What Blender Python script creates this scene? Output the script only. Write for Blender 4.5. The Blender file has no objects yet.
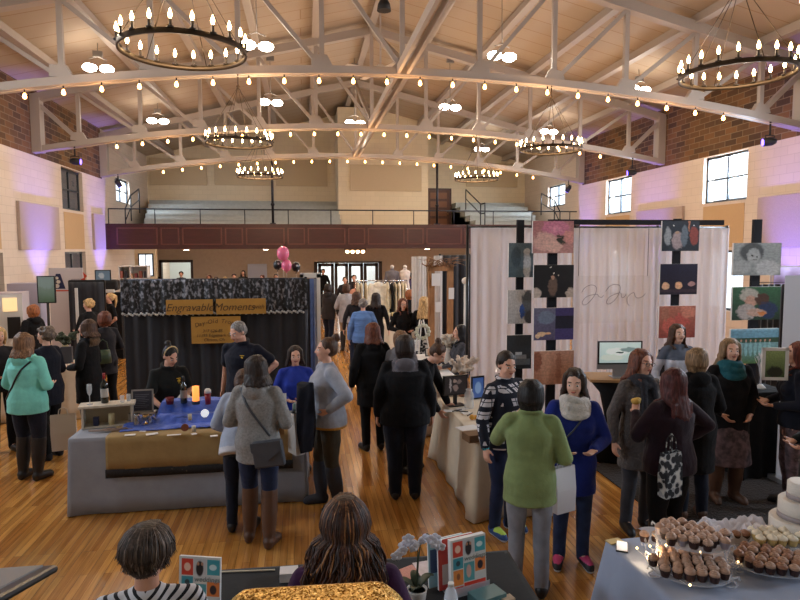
import bpy, bmesh, math, random
from mathutils import Vector, Matrix, Euler, noise
C = bpy.context.collection
SC = bpy.context.scene
random.seed(7)
PI = math.pi

# ---------------------------------------------------------------- camera
F_PX, YAW, PITCH, ROLL, CAM_Z = 623.4, 0.152, -0.082, -0.003, 2.58
_f = Vector((math.sin(YAW)*math.cos(PITCH), math.cos(YAW)*math.cos(PITCH), math.sin(PITCH)))
_r0 = Vector((math.cos(YAW), -math.sin(YAW), 0)); _u0 = _r0.cross(_f)
_r = _r0*math.cos(ROLL)+_u0*math.sin(ROLL); _u = _u0*math.cos(ROLL)-_r0*math.sin(ROLL)
CAM = Vector((0, 0, CAM_Z))
cd = bpy.data.cameras.new('camera'); cam = bpy.data.objects.new('camera', cd); C.objects.link(cam)
cd.sensor_width = 36; cd.lens = 36*F_PX/800; cd.clip_start = 0.05; cd.clip_end = 300
m = Matrix((( _r.x, _u.x, -_f.x, 0), (_r.y, _u.y, -_f.y, 0), (_r.z, _u.z, -_f.z, CAM_Z), (0, 0, 0, 1)))
cam.matrix_world = m
SC.camera = cam
# ---------------------------------------------------------------- view
SC.view_settings.view_transform = 'Standard'; SC.view_settings.look = 'None'
SC.view_settings.gamma = 1; SC.view_settings.use_curve_mapping = False
SC.view_settings.exposure = 0.0
# ---------------------------------------------------------------- world and daylight
w = bpy.data.worlds.new('sky'); SC.world = w; w.use_nodes = True
bg = w.node_tree.nodes['Background']; bg.inputs[0].default_value = (.80, .90, 1, 1); bg.inputs[1].default_value = 2.2
def area(name, loc, rot, sx, sy, power, color=(1, 1, 1), spread=PI):
    l = bpy.data.lights.new(name, 'AREA'); l.shape = 'RECTANGLE'; l.size = sx; l.size_y = sy
    l.energy = power; l.color = color; l.spread = spread
    o = bpy.data.objects.new(name, l); C.objects.link(o); o.location = loc; o.rotation_euler = rot
    return o
ROOM_C, HALF_W = 1.88, 8.6
WL, WR, BACK_Y, FRONT_Y = ROOM_C-HALF_W, ROOM_C+HALF_W, 28.9, -3.0
DAY = (.70, .84, 1)
for k, (y0, y1, z0, z1, p) in enumerate(((13.63, 15.3, 3.74, 4.95, 520), (19.0, 20.7, 3.74, 4.95, 420), (24.2, 26.0, 4.33, 5.22, 200), (8.2, 9.9, 3.74, 4.95, 720), (2.8, 4.5, 3.74, 4.95, 480), (-2.4, -.7, 3.74, 4.95, 220))):
    area('daylight_east', (WR+.6, (y0+y1)/2, (z0+z1)/2+.25), (0, PI/2-.35, 0), z1-z0, y1-y0, p, DAY)
for k, (y0, y1, z0, z1, p) in enumerate(((24.2, 26.0, 4.33, 5.22, 160), (8.2, 9.9, 3.74, 4.95, 420), (2.8, 4.5, 3.74, 4.95, 240), (-2.4, -.7, 3.74, 4.95, 180))):
    area('daylight_west', (WL-.6, (y0+y1)/2, (z0+z1)/2+.2), (0, -PI/2+.35, 0), z1-z0, y1-y0, p, DAY)

def ray(px, py): return _f + _r*((px-400)/F_PX) - _u*((py-300)/F_PX)
def at_z(px, py, z=0.0):
    d = ray(px, py); return CAM + d*((z-CAM_Z)/d.z)
def at_y(px, py, y):
    d = ray(px, py); return CAM + d*(y/d.y)
def at_x(px, py, x):
    d = ray(px, py); return CAM + d*(x/d.x)

# ---------------------------------------------------------------- materials
def lin(c):
    return tuple(((v/255)/12.92 if v/255 <= .04045 else ((v/255+.055)/1.055)**2.4) for v in c)
MATS = {}
def newmat(name):
    m = bpy.data.materials.new(name); m.use_nodes = True
    nt = m.node_tree; b = nt.nodes['Principled BSDF']
    return m, nt, b
def mat(name, rgb, rough=.6, metal=0., var=0., scale=8., bump=0., bscale=40., emit=0., trans=0., alpha=1., sheen=0., coat=0., vec='Object', stretch=(1,1,1), spec=.5):
    """plain procedural material: base colour with optional noise variation and bump; rgb is sRGB 0..255"""
    if name in MATS: return MATS[name]
    m, nt, b = newmat(name); N = nt.nodes; Lk = nt.links
    c = lin(rgb)
    b.inputs['Base Color'].default_value = (*c, 1); b.inputs['Roughness'].default_value = rough
    b.inputs['Metallic'].default_value = metal; b.inputs['Specular IOR Level'].default_value = spec
    if trans: b.inputs['Transmission Weight'].default_value = trans
    if coat: b.inputs['Coat Weight'].default_value = coat
    if sheen: b.inputs['Sheen Weight'].default_value = sheen
    if alpha < 1: b.inputs['Alpha'].default_value = alpha
    if emit:
        b.inputs['Emission Color'].default_value = (*c, 1); b.inputs['Emission Strength'].default_value = emit
    if var or bump:
        tc = N.new('ShaderNodeTexCoord'); mp = N.new('ShaderNodeMapping'); Lk.new(tc.outputs[vec], mp.inputs[0]); mp.inputs['Scale'].default_value = stretch
    if var:
        n = N.new('ShaderNodeTexNoise'); n.inputs['Scale'].default_value = scale; n.inputs['Detail'].default_value = 5; Lk.new(mp.outputs[0], n.inputs['Vector'])
        r = N.new('ShaderNodeValToRGB'); Lk.new(n.outputs[0], r.inputs[0])
        r.color_ramp.elements[0].position = .3; r.color_ramp.elements[1].position = .7
        r.color_ramp.elements[0].color = (*[v*(1-var) for v in c], 1); r.color_ramp.elements[1].color = (*[min(1, v*(1+var)) for v in c], 1)
        Lk.new(r.outputs[0], b.inputs['Base Color'])
    if bump:
        n2 = N.new('ShaderNodeTexNoise'); n2.inputs['Scale'].default_value = bscale; n2.inputs['Detail'].default_value = 4; Lk.new(mp.outputs[0], n2.inputs['Vector'])
        bp = N.new('ShaderNodeBump'); bp.inputs['Strength'].default_value = bump; bp.inputs['Distance'].default_value = .02
        Lk.new(n2.outputs[0], bp.inputs['Height']); Lk.new(bp.outputs[0], b.inputs['Normal'])
    MATS[name] = m; return m
def cloth(name, rgb, var=.18, bump=.5, bscale=14., **k):
    return mat(name, rgb, rough=.92, var=var, scale=k.pop('scale', 9), bump=bump, bscale=bscale, spec=.25, sheen=k.pop('sheen', .1), **k)
def pick(nt, vec, cols, kind='noise', scale=6., detail=3., const=False, pos=None, stretch=(1,1,1), loc=(0,0,0)):
    N, Lk = nt.nodes, nt.links
    tc = N.new('ShaderNodeTexCoord'); mp = N.new('ShaderNodeMapping'); Lk.new(tc.outputs[vec], mp.inputs[0]); mp.inputs['Scale'].default_value = stretch; mp.inputs['Location'].default_value = loc
    if kind == 'noise':
        t = N.new('ShaderNodeTexNoise'); t.inputs['Scale'].default_value = scale; t.inputs['Detail'].default_value = detail; out = t.outputs[0]
    elif kind == 'voronoi':
        t = N.new('ShaderNodeTexVoronoi'); t.inputs['Scale'].default_value = scale; out = t.outputs['Distance']
    elif kind == 'edge':
        t = N.new('ShaderNodeTexVoronoi'); t.feature = 'DISTANCE_TO_EDGE'; t.inputs['Scale'].default_value = scale; out = t.outputs['Distance']
    elif kind == 'wave':
        t = N.new('ShaderNodeTexWave'); t.inputs['Scale'].default_value = scale; t.inputs['Distortion'].default_value = detail; t.bands_direction = 'Z'; out = t.outputs['Fac']
    Lk.new(mp.outputs[0], t.inputs['Vector'])
    r = N.new('ShaderNodeValToRGB'); Lk.new(out, r.inputs[0]); cr = r.color_ramp
    if const: cr.interpolation = 'CONSTANT'
    n = len(cols)
    while len(cr.elements) < n: cr.elements.new(.5)
    for i, cc in enumerate(cols):
        cr.elements[i].position = pos[i] if pos else i/max(1, n-1); cr.elements[i].color = (*lin(cc), 1)
    return r.outputs[0]
def patt(name, cols, kind='noise', rough=.8, vec='Object', **k):
    if name in MATS: return MATS[name]
    m, nt, b = newmat(name); nt.links.new(pick(nt, vec, cols, kind, **k), b.inputs['Base Color']); b.inputs['Roughness'].default_value = rough
    MATS[name] = m; return m
def brickmat(name, c1, c2, mortar, bw, bh, axis='Y', rough=.8, bump=.4, msize=.01, var=.0):
    """masonry on a wall that runs along axis (Y or X): coordinates in metres"""
    m, nt, b = newmat(name); N, Lk = nt.nodes, nt.links
    tc = N.new('ShaderNodeTexCoord'); sp = N.new('ShaderNodeSeparateXYZ'); Lk.new(tc.outputs['Object'], sp.inputs[0])
    cb = N.new('ShaderNodeCombineXYZ'); Lk.new(sp.outputs[axis], cb.inputs['X']); Lk.new(sp.outputs['Z'], cb.inputs['Y'])
    t = N.new('ShaderNodeTexBrick'); Lk.new(cb.outputs[0], t.inputs['Vector']); t.inputs['Scale'].default_value = 1
    t.inputs['Brick Width'].default_value = bw; t.inputs['Row Height'].default_value = bh; t.inputs['Mortar Size'].default_value = msize
    t.inputs['Mortar Smooth'].default_value = .3; t.inputs['Bias'].default_value = 0
    t.inputs['Color1'].default_value = (*lin(c1), 1); t.inputs['Color2'].default_value = (*lin(c2), 1); t.inputs['Mortar'].default_value = (*lin(mortar), 1)
    col = t.outputs['Color']
    if var:
        n = N.new('ShaderNodeTexNoise'); n.inputs['Scale'].default_value = 2.2; n.inputs['Detail'].default_value = 6; Lk.new(tc.outputs['Object'], n.inputs['Vector'])
        mr = N.new('ShaderNodeMapRange'); mr.inputs[3].default_value = 1-var; mr.inputs[4].default_value = 1+var; Lk.new(n.outputs[0], mr.inputs[0])
        mx = N.new('ShaderNodeVectorMath'); mx.operation = 'SCALE'; Lk.new(col, mx.inputs[0]); Lk.new(mr.outputs[0], mx.inputs['Scale']); col = mx.outputs[0]
    Lk.new(col, b.inputs['Base Color']); b.inputs['Roughness'].default_value = rough
    bp = N.new('ShaderNodeBump'); bp.inputs['Strength'].default_value = bump; bp.inputs['Distance'].default_value = .01; bp.invert = True
    Lk.new(t.outputs['Fac'], bp.inputs['Height']); Lk.new(bp.outputs[0], b.inputs['Normal'])
    MATS[name] = m; return m
def pict(name, base, spots, base2=None, rough=.35, nscale=0., namt=0., emit=0., grad=None):
    """a printed or displayed picture on a flat panel (Generated X across, Z up): soft ellipses (cx,cz,rx,rz,rgb[,soft]) or boxes ('b',x0,z0,x1,z1,rgb)"""
    if name in MATS: return MATS[name]
    m, nt, b = newmat(name); N, Lk = nt.nodes, nt.links
    tc = N.new('ShaderNodeTexCoord'); sp = N.new('ShaderNodeSeparateXYZ'); Lk.new(tc.outputs['Generated'], sp.inputs[0])
    u, v = sp.outputs['X'], sp.outputs['Z']
    def math_(op, a, bb, clamp=False):
        n = N.new('ShaderNodeMath'); n.operation = op; n.use_clamp = clamp
        for i, q in enumerate((a, bb)):
            if q is None: continue
            if hasattr(q, 'links'): Lk.new(q, n.inputs[i])
            else: n.inputs[i].default_value = q
        return n.outputs[0]
    if nscale:
        n = N.new('ShaderNodeTexNoise'); n.inputs['Scale'].default_value = nscale; n.inputs['Detail'].default_value = 4; Lk.new(tc.outputs['Generated'], n.inputs['Vector'])
        off = math_('MULTIPLY', math_('SUBTRACT', n.outputs[0], .5), namt)
        u2 = math_('ADD', u, off); v2 = math_('SUBTRACT', v, off)
    else: u2, v2 = u, v
    rp = N.new('ShaderNodeValToRGB'); Lk.new(v2, rp.inputs[0])
    rp.color_ramp.elements[0].color = (*lin(base), 1); rp.color_ramp.elements[1].color = (*lin(base2 or base), 1)
    col = rp.outputs[0]
    for s in spots:
        if s[0] == 'b':
            _, x0, z0, x1, z1, rgb = s
            a = math_('MULTIPLY', math_('GREATER_THAN', u, x0), math_('LESS_THAN', u, x1))
            c2 = math_('MULTIPLY', math_('GREATER_THAN', v, z0), math_('LESS_THAN', v, z1)); fac = math_('MULTIPLY', a, c2)
        else:
            cx, cz, rx, rz, rgb = s[:5]; soft = s[5] if len(s) > 5 else .25
            dx = math_('DIVIDE', math_('SUBTRACT', u2, cx), rx); dz = math_('DIVIDE', math_('SUBTRACT', v2, cz), rz)
            d = math_('ADD', math_('MULTIPLY', dx, dx), math_('MULTIPLY', dz, dz))
            fac = math_('DIVIDE', math_('SUBTRACT', 1+soft, d), 2*soft, True)
        mx = N.new('ShaderNodeMix'); mx.data_type = 'RGBA'; Lk.new(fac, mx.inputs[0]); Lk.new(col, mx.inputs[6]); mx.inputs[7].default_value = (*lin(rgb), 1); col = mx.outputs[2]
    if not emit and nscale:
        n = N.new('ShaderNodeTexNoise'); n.inputs['Scale'].default_value = 16; n.inputs['Detail'].default_value = 6; Lk.new(tc.outputs['Generated'], n.inputs['Vector'])
        mr = N.new('ShaderNodeMapRange'); mr.inputs[1].default_value = .35; mr.inputs[2].default_value = .65; mr.inputs[3].default_value = .80; mr.inputs[4].default_value = 1.16; Lk.new(n.outputs[0], mr.inputs[0])
        sc = N.new('ShaderNodeVectorMath'); sc.operation = 'SCALE'; Lk.new(col, sc.inputs[0]); Lk.new(mr.outputs[0], sc.inputs['Scale']); col = sc.outputs[0]
    Lk.new(col, b.inputs['Base Color']); b.inputs['Roughness'].default_value = rough
    if emit:
        Lk.new(col, b.inputs['Emission Color']); b.inputs['Emission Strength'].default_value = emit
    MATS[name] = m; return m

# ---------------------------------------------------------------- mesh helpers
def rotz(a): return Matrix.Rotation(a, 4, 'Z')
def frame(d, ref=None):
    d = d.normalized(); ref = ref or (Vector((0, 0, 1)) if abs(d.z) < .9 else Vector((0, 1, 0)))
    x = ref.cross(d).normalized(); y = d.cross(x); return x, y
class MB:
    """collects shapes that become ONE mesh"""
    def __init__(s): s.b = bmesh.new(); s.M = Matrix()
    def _v(s, p): return s.b.verts.new(s.M @ Vector(p))
    def box(s, x0, y0, z0, x1, y1, z1, mi=0, M=None):
        vs = []
        for x in (x0, x1):
            for y in (y0, y1):
                for z in (z0, z1):
                    p = Vector((x, y, z)); p = M @ p if M else p; vs.append(s._v(p))
        for f in ((0, 1, 3, 2), (4, 6, 7, 5), (0, 4, 5, 1), (2, 3, 7, 6), (0, 2, 6, 4), (1, 5, 7, 3)):
            s.b.faces.new([vs[i] for i in f]).material_index = mi
        return s
    def beam(s, a, b, w, h, mi=0, up=None):
        a, b = Vector(a), Vector(b); d = b-a
        up = up or Vector((0, 0, 1)); x = d.normalized().cross(up)
        if x.length < 1e-4: x = Vector((1, 0, 0))
        x.normalize(); y = x.cross(d.normalized())
        vs = [s._v(p + x*i*w/2 + y*j*h/2) for p in (a, b) for i, j in ((-1, -1), (1, -1), (1, 1), (-1, 1))]
        for f in ((3, 2, 1, 0), (4, 5, 6, 7), (0, 1, 5, 4), (1, 2, 6, 5), (2, 3, 7, 6), (3, 0, 4, 7)):
            s.b.faces.new([vs[i] for i in f]).material_index = mi
        return s
    def ring(s, c, x, y, rx, ry, n): return [s._v(c + x*math.cos(2*PI*i/n)*rx + y*math.sin(2*PI*i/n)*ry) for i in range(n)]
    def skin(s, r0, r1, mi=0, sm=True):
        n = len(r0)
        for i in range(n):
            f = s.b.faces.new((r0[i], r0[(i+1) % n], r1[(i+1) % n], r1[i])); f.material_index = mi; f.smooth = sm
    def cap(s, r, flip=False, mi=0):
        f = s.b.faces.new(list(reversed(r)) if flip else r); f.material_index = mi
    def tube(s, pts, rad, n=8, mi=0, caps=True, flat=1.0, ref=None, closed=False):
        pts = [Vector(p) for p in pts]; K = len(pts)
        rad = rad if isinstance(rad, (list, tuple)) else [rad]*K
        rings = []; x = None
        for i, p in enumerate(pts):
            if closed: d = pts[(i+1) % K]-pts[i-1]
            else: d = pts[min(i+1, K-1)]-pts[max(i-1, 0)]
            d.normalize()
            if x is None: x, y = frame(d, ref)
            else:
                x = x-d*x.dot(d)
                if x.length < 1e-5: x, y = frame(d, ref)
                x.normalize(); y = d.cross(x)
            rings.append(s.ring(p, x, y, rad[i], rad[i]*flat, n))
        for i in range(K-1): s.skin(rings[i], rings[i+1], mi)
        if closed: s.skin(rings[-1], rings[0], mi)
        elif caps: s.cap(rings[0], True, mi); s.cap(rings[-1], False, mi)
        return s
    def lathe(s, c, prof, n=20, mi=0, sx=1., sy=1.):
        """prof: (radius, z) from bottom to top"""
        c = Vector(c); X, Y = Vector((1, 0, 0)), Vector((0, 1, 0)); rings = []
        for r, z in prof: rings.append(s.ring(c+Vector((0, 0, z)), X, Y, max(r, 1e-4)*sx, max(r, 1e-4)*sy, n))
        for i in range(len(rings)-1): s.skin(rings[i], rings[i+1], mi)
        s.cap(rings[0], True, mi); s.cap(rings[-1], False, mi); return s
    def ball(s, c, r, seg=14, rings=9, mi=0, M=None):
        c = Vector(c); r = r if isinstance(r, (tuple, list, Vector)) else (r, r, r)
        M = M or Matrix(); rr = []
        top = s._v(c+(M.to_3x3() @ Vector((0, 0, r[2])))); bot = s._v(c+(M.to_3x3() @ Vector((0, 0, -r[2]))))
        for i in range(1, rings):
            t = PI*i/rings
            rr.append([s._v(c+(M.to_3x3() @ Vector((r[0]*math.sin(t)*math.cos(2*PI*j/seg), r[1]*math.sin(t)*math.sin(2*PI*j/seg), -r[2]*math.cos(t))))) for j in range(seg)])
        for i in range(len(rr)-1): s.skin(rr[i], rr[i+1], mi)
        for j in range(seg):
            f = s.b.faces.new((bot, rr[0][(j+1) % seg], rr[0][j])); f.smooth = True; f.material_index = mi
            f = s.b.faces.new((top, rr[-1][j], rr[-1][(j+1) % seg])); f.smooth = True; f.material_index = mi
        return s
    def capsule(s, a, b, ra, rb, n=12, flat=1., ref=None):
        """closed tapered limb with round ends; ref = direction across which it is wide"""
        a, b = Vector(a), Vector(b); d = (b-a); L = d.length; d.normalize()
        if ref is not None:
            x = Vector(ref)-d*Vector(ref).dot(d); x.normalize(); y = d.cross(x)
        else: x, y = frame(d)
        rs = []
        for t, k in ((-.98, .2), (-.8, .6), (-.45, .89), (0, 1)): rs.append(s.ring(a+d*ra*t, x, y, ra*k, ra*k*flat, n))
        for t, k in ((0, 1), (.45, .89), (.8, .6), (.98, .2)): rs.append(s.ring(b+d*rb*t, x, y, rb*k, rb*k*flat, n))
        for i in range(len(rs)-1): s.skin(rs[i], rs[i+1])
        s.cap(rs[0], True); s.cap(rs[-1]); return s
    def chain(s, pts, rad, n=12, flat=1., ref=None):
        for i in range(len(pts)-1): s.capsule(pts[i], pts[i+1], rad[i], rad[i+1], n, flat, ref)
        return s
    def loft(s, secs, n=20):
        """secs: (center, rx, ry) stacked horizontally-oriented ellipses, closed"""
        X, Y = Vector((1, 0, 0)), Vector((0, 1, 0))
        rs = [s.ring(Vector(c), X, Y, rx, ry, n) for c, rx, ry in secs]
        for i in range(len(rs)-1): s.skin(rs[i], rs[i+1])
        s.cap(rs[0], True); s.cap(rs[-1]); return s
    def grid(s, P, mi=0, sm=True, wrap=False):
        """P[i][j] points -> surface"""
        V = [[s._v(p) for p in row] for row in P]
        for i in range(len(V)-1):
            m_ = len(V[i])
            for j in range(m_ if wrap else m_-1):
                f = s.b.faces.new((V[i][j], V[i][(j+1) % m_], V[i+1][(j+1) % m_], V[i+1][j])); f.smooth = sm; f.material_index = mi
        return s
    def mesh(s, name):
        bmesh.ops.recalc_face_normals(s.b, faces=s.b.faces)
        me = bpy.data.meshes.new(name); s.b.to_mesh(me); s.b.free(); return me
    def build(s, name, mats, parent=None, loc=(0, 0, 0), rz=0., bevel=0., solid=0., sub=0):
        return link(name, s.mesh(name), mats, parent, loc, rz, bevel, solid, sub)
def link(name, me, mats, parent=None, loc=(0, 0, 0), rz=0., bevel=0., solid=0., sub=0):
    o = bpy.data.objects.new(name, me); C.objects.link(o)
    for mm in (mats if isinstance(mats, (list, tuple)) else [mats]):
        if mm and len(me.materials) < (len(mats) if isinstance(mats, (list, tuple)) else 1): me.materials.append(mm)
    o.parent = parent; o.location = loc; o.rotation_euler = (0, 0, rz)
    if solid:
        q = o.modifiers.new('solid', 'SOLIDIFY'); q.thickness = solid; q.offset = 0
    if bevel:
        q = o.modifiers.new('bevel', 'BEVEL'); q.width = bevel; q.segments = 2; q.limit_method = 'ANGLE'
    if sub:
        q = o.modifiers.new('sub', 'SUBSURF'); q.levels = sub; q.render_levels = sub
    return o
def tag(o, label=None, cat=None, group=None, kind=None):
    if label: o['label'] = label
    if cat: o['category'] = cat
    if group: o['group'] = group
    if kind: o['kind'] = kind
    return o
def empty(name, loc, rz=0., label=None, cat=None, group=None):
    o = bpy.data.objects.new(name, None); C.objects.link(o); o.location = loc; o.rotation_euler = (0, 0, rz); o.empty_display_size = .1
    return tag(o, label, cat, group)
def struct(name, mb, mats, parent=None, **k):
    o = mb.build(name, mats, parent, **k)
    if parent is None: o['kind'] = 'structure'
    return o
def copy_tree(o, parent=None):
    c = o.copy(); C.objects.link(c); c.parent = parent
    for ch in o.children: copy_tree(ch, c)
    return c
def remesh(mb, voxel, smooth=2, name='m'):
    """union of overlapping closed shapes as one continuous skin"""
    me = mb.mesh(name); o = bpy.data.objects.new('tmp', me); C.objects.link(o)
    r = o.modifiers.new('r', 'REMESH'); r.mode = 'VOXEL'; r.voxel_size = voxel; r.use_smooth_shade = True
    if smooth:
        q = o.modifiers.new('s', 'SMOOTH'); q.iterations = smooth; q.factor = .5
    dg = bpy.context.evaluated_depsgraph_get(); dg.update()
    out = bpy.data.meshes.new_from_object(o.evaluated_get(dg), depsgraph=dg)
    bpy.data.objects.remove(o); bpy.data.meshes.remove(me); out.materials.clear()
    return out
def text(name, s, size, m_, parent, loc, rot=(PI/2, 0, 0), ext=.002, shear=0., align='CENTER'):
    cu = bpy.data.curves.new(name, 'FONT'); cu.body = s; cu.size = size; cu.extrude = ext; cu.align_x = align; cu.align_y = 'CENTER'; cu.shear = shear
    o = bpy.data.objects.new('t', cu); C.objects.link(o); dg = bpy.context.evaluated_depsgraph_get(); dg.update()
    me = bpy.data.meshes.new_from_object(o.evaluated_get(dg), depsgraph=dg); bpy.data.objects.remove(o)
    me.materials.clear(); me.materials.append(m_)
    r = bpy.data.objects.new(name, me); C.objects.link(r); r.parent = parent; r.location = loc; r.rotation_euler = rot
    return r
# ================================================================ ROOM
CREAM = brickmat('cream_painted_block', (212, 196, 180), (217, 201, 185), (198, 182, 166), .4, .2, 'Y', rough=.7, bump=.25, msize=.006)
CREAMX = brickmat('cream_painted_block_end', (228, 212, 182), (233, 217, 187), (216, 200, 170), .4, .2, 'X', rough=.75, bump=.25, msize=.006)
BRICK = brickmat('brown_brick', (64, 44, 28), (118, 82, 46), (122, 102, 78), .42, .15, 'Y', rough=.85, bump=.5, msize=.012, var=.3)
WHITE_STEEL = mat('cream_painted_steel', (172, 160, 150), rough=.5)
DECK = None
def make_floor_mat():
    m, nt, b = newmat('maple_floor'); N, Lk = nt.nodes, nt.links
    tc = N.new('ShaderNodeTexCoord'); sp = N.new('ShaderNodeSeparateXYZ'); Lk.new(tc.outputs['Object'], sp.inputs[0])
    cb = N.new('ShaderNodeCombineXYZ'); Lk.new(sp.outputs['Y'], cb.inputs['X']); Lk.new(sp.outputs['X'], cb.inputs['Y'])
    t = N.new('ShaderNodeTexBrick'); Lk.new(cb.outputs[0], t.inputs['Vector']); t.inputs['Scale'].default_value = 1
    t.inputs['Brick Width'].default_value = 1.1; t.inputs['Row Height'].default_value = .06; t.inputs['Mortar Size'].default_value = .0012; t.offset = .37; t.offset_frequency = 3
    t.inputs['Color1'].default_value = (*lin((206, 148, 76)), 1); t.inputs['Color2'].default_value = (*lin((166, 108, 48)), 1); t.inputs['Mortar'].default_value = (*lin((105, 60, 28)), 1)
    mp = N.new('ShaderNodeMapping'); Lk.new(tc.outputs['Object'], mp.inputs[0]); mp.inputs['Scale'].default_value = (22, 1.2, 1)
    n = N.new('ShaderNodeTexNoise'); n.inputs['Scale'].default_value = 1.4; n.inputs['Detail'].default_value = 7; Lk.new(mp.outputs[0], n.inputs['Vector'])
    mr = N.new('ShaderNodeMapRange'); mr.inputs[1].default_value = .3; mr.inputs[2].default_value = .7; mr.inputs[3].default_value = .66; mr.inputs[4].default_value = 1.2; Lk.new(n.outputs[0], mr.inputs[0])
    mx = N.new('ShaderNodeVectorMath'); mx.operation = 'SCALE'; Lk.new(t.outputs['Color'], mx.inputs[0]); Lk.new(mr.outputs[0], mx.inputs['Scale']); Lk.new(mx.outputs[0], b.inputs['Base Color'])
    b.inputs['Roughness'].default_value = .22; b.inputs['Coat Weight'].default_value = .35; b.inputs['Coat Roughness'].default_value = .08
    n3 = N.new('ShaderNodeTexNoise'); n3.inputs['Scale'].default_value = 3; Lk.new(tc.outputs['Object'], n3.inputs['Vector'])
    bp = N.new('ShaderNodeBump'); bp.inputs['Strength'].default_value = .12; bp.inputs['Distance'].default_value = .01; Lk.new(n3.outputs[0], bp.inputs['Height']); Lk.new(bp.outputs[0], b.inputs['Normal'])
    return m
FLOOR = make_floor_mat()
struct('floor', MB().box(WL-.3, FRONT_Y, -.1, WR+.3, BACK_Y+4, 0), FLOOR)
BRICK_Z, EAVE = 4.96, 6.48
RIDGE = 8.55
SLOPE = (RIDGE-EAVE)/HALF_W
WIN = [(-2.4, -.7, 3.74, 4.93), (2.8, 4.5, 3.74, 4.93), (8.2, 9.9, 3.74, 4.93), (13.63, 15.3, 3.74, 4.93), (19.0, 20.7, 3.74, 4.93), (24.2, 26.0, 4.33, 5.22)]
LOW = [(13.63, 15.3, 1.0, 2.52), (19.0, 20.7, 1.0, 2.52)]
def wall(side, x0, x1, holes, rec):
    """side wall of full-height strips around the window openings"""
    mb = MB(); top = MB(); ys = [FRONT_Y]
    for h in sorted(holes, key=lambda q: (q[0], q[2])):
        if h[0] not in ys: ys += [h[0], h[1]]
    ys.append(BACK_Y+4)
    for i in range(len(ys)-1):
        a, b = ys[i], ys[i+1]; hs = sorted([h for h in holes if h[0] == a], key=lambda q: q[2])
        z = 0
        for h in hs: mb.box(x0, a, z, x1, b, h[2]); z = h[3]
        if z < BRICK_Z: mb.box(x0, a, z, x1, b, BRICK_Z)
    return mb
xin = .32
hl = WIN+LOW
ml = wall('left', WL-xin, WL, hl, 0); struct('wall_left', ml, CREAM)
struct('wall_right', wall('right', WR, WR+xin, WIN+LOW, 0), CREAM)
for nm, x0, x1 in (('wall_left_brick', WL-xin, WL), ('wall_right_brick', WR, WR+xin)):
    mb = MB().box(x0, FRONT_Y, BRICK_Z, x1, 22.62, EAVE+.15)
    struct(nm, mb, BRICK)
    struct(nm.replace('brick', 'end'), MB().box(x0, 22.62, BRICK_Z, x1, 24.2, EAVE+.15).box(x0, 24.2, 5.22, x1, 26, EAVE+.15).box(x0, 26, BRICK_Z, x1, BACK_Y+4, EAVE+.15), CREAM)
# end wall: opening for the doors and the hatch
def xz_wall(x0, x1, z0, z1, y0, y1, holes):
    mb = MB(); xs = sorted({x0, x1} | {h[0] for h in holes} | {h[1] for h in holes})
    for a, b in zip(xs, xs[1:]):
        hs = [h for h in holes if h[0] <= a and h[1] >= b]; z = z0
        for h in hs:
            if h[2] > z: mb.box(a, y0, z, b, y1, h[2])
            z = h[3]
        mb.box(a, y0, z, b, y1, z1)
    return mb
HOLES = [(-6.34, -4.9, 0, 2.07), (.44, 3.58, 0, 2.0)]
TAUPE = mat('taupe_plaster', (176, 158, 140), rough=.8, var=.05)
struct('wall_back_lower', xz_wall(WL, WR, 0, 2.62, BACK_Y, BACK_Y+.2, HOLES), TAUPE)
struct('wall_back', MB().box(WL, BACK_Y, 2.62, WR, BACK_Y+.2, 8.75), CREAMX)
struct('wall_front', MB().box(WL, FRONT_Y-.2, 0, WR, FRONT_Y, 8.8), CREAMX)
# the lobby beyond the doors and the room beyond the opening
LOB = mat('lobby_paint', (190, 200, 200), rough=.8)
struct('wall_lobby', MB().box(WL, BACK_Y+4, 0, WR, BACK_Y+4.2, 3).box(WL, BACK_Y+.2, 2.9, WR, BACK_Y+4, 3.0), LOB)
area('lobby_light', (2.0, BACK_Y+2.2, 2.85), (0, 0, 0), 3, 2, 330, (.9, .95, 1))
area('lobby_light', (-5.4, BACK_Y+2.2, 2.85), (0, 0, 0), 3, 2, 90, (.95, 1, .97))
# ceiling: two slopes of painted boards
def deckmat():
    m, nt, b = newmat('ceiling_boards'); N, Lk = nt.nodes, nt.links
    tc = N.new('ShaderNodeTexCoord'); sp = N.new('ShaderNodeSeparateXYZ'); Lk.new(tc.outputs['Object'], sp.inputs[0])
    cb = N.new('ShaderNodeCombineXYZ'); Lk.new(sp.outputs['X'], cb.inputs['X']); Lk.new(sp.outputs['Y'], cb.inputs['Y'])
    t = N.new('ShaderNodeTexBrick'); Lk.new(cb.outputs[0], t.inputs['Vector']); t.inputs['Scale'].default_value = 1
    t.inputs['Brick Width'].default_value = 40.0; t.inputs['Row Height'].default_value = .62; t.inputs['Mortar Size'].default_value = .012
    t.inputs['Color1'].default_value = (*lin((178, 160, 140)), 1); t.inputs['Color2'].default_value = (*lin((172, 154, 134)), 1); t.inputs['Mortar'].default_value = (*lin((150, 122, 92)), 1)
    Lk.new(t.outputs['Color'], b.inputs['Base Color']); b.inputs['Roughness'].default_value = .7
    return m
DECK = deckmat()
for s_, nm in ((-1, 'ceiling_left'), (1, 'ceiling_right')):
    mb = MB(); y0, y1 = FRONT_Y, BACK_Y+.3; xe = ROOM_C+s_*(HALF_W+.4); ze = EAVE+.15-.4*SLOPE; zr = RIDGE+.15
    P = [(ROOM_C, zr), (xe, ze), (xe, ze+.2), (ROOM_C, zr+.2)]
    a = [mb._v((x, y0, z)) for x, z in P]; b = [mb._v((x, y1, z)) for x, z in P]
    mb.cap(a); mb.cap(b, True)
    for i in range(4): mb.b.faces.new((a[i], a[(i+1) % 4], b[(i+1) % 4], b[i]))
    struct(nm, mb, DECK)
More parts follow.
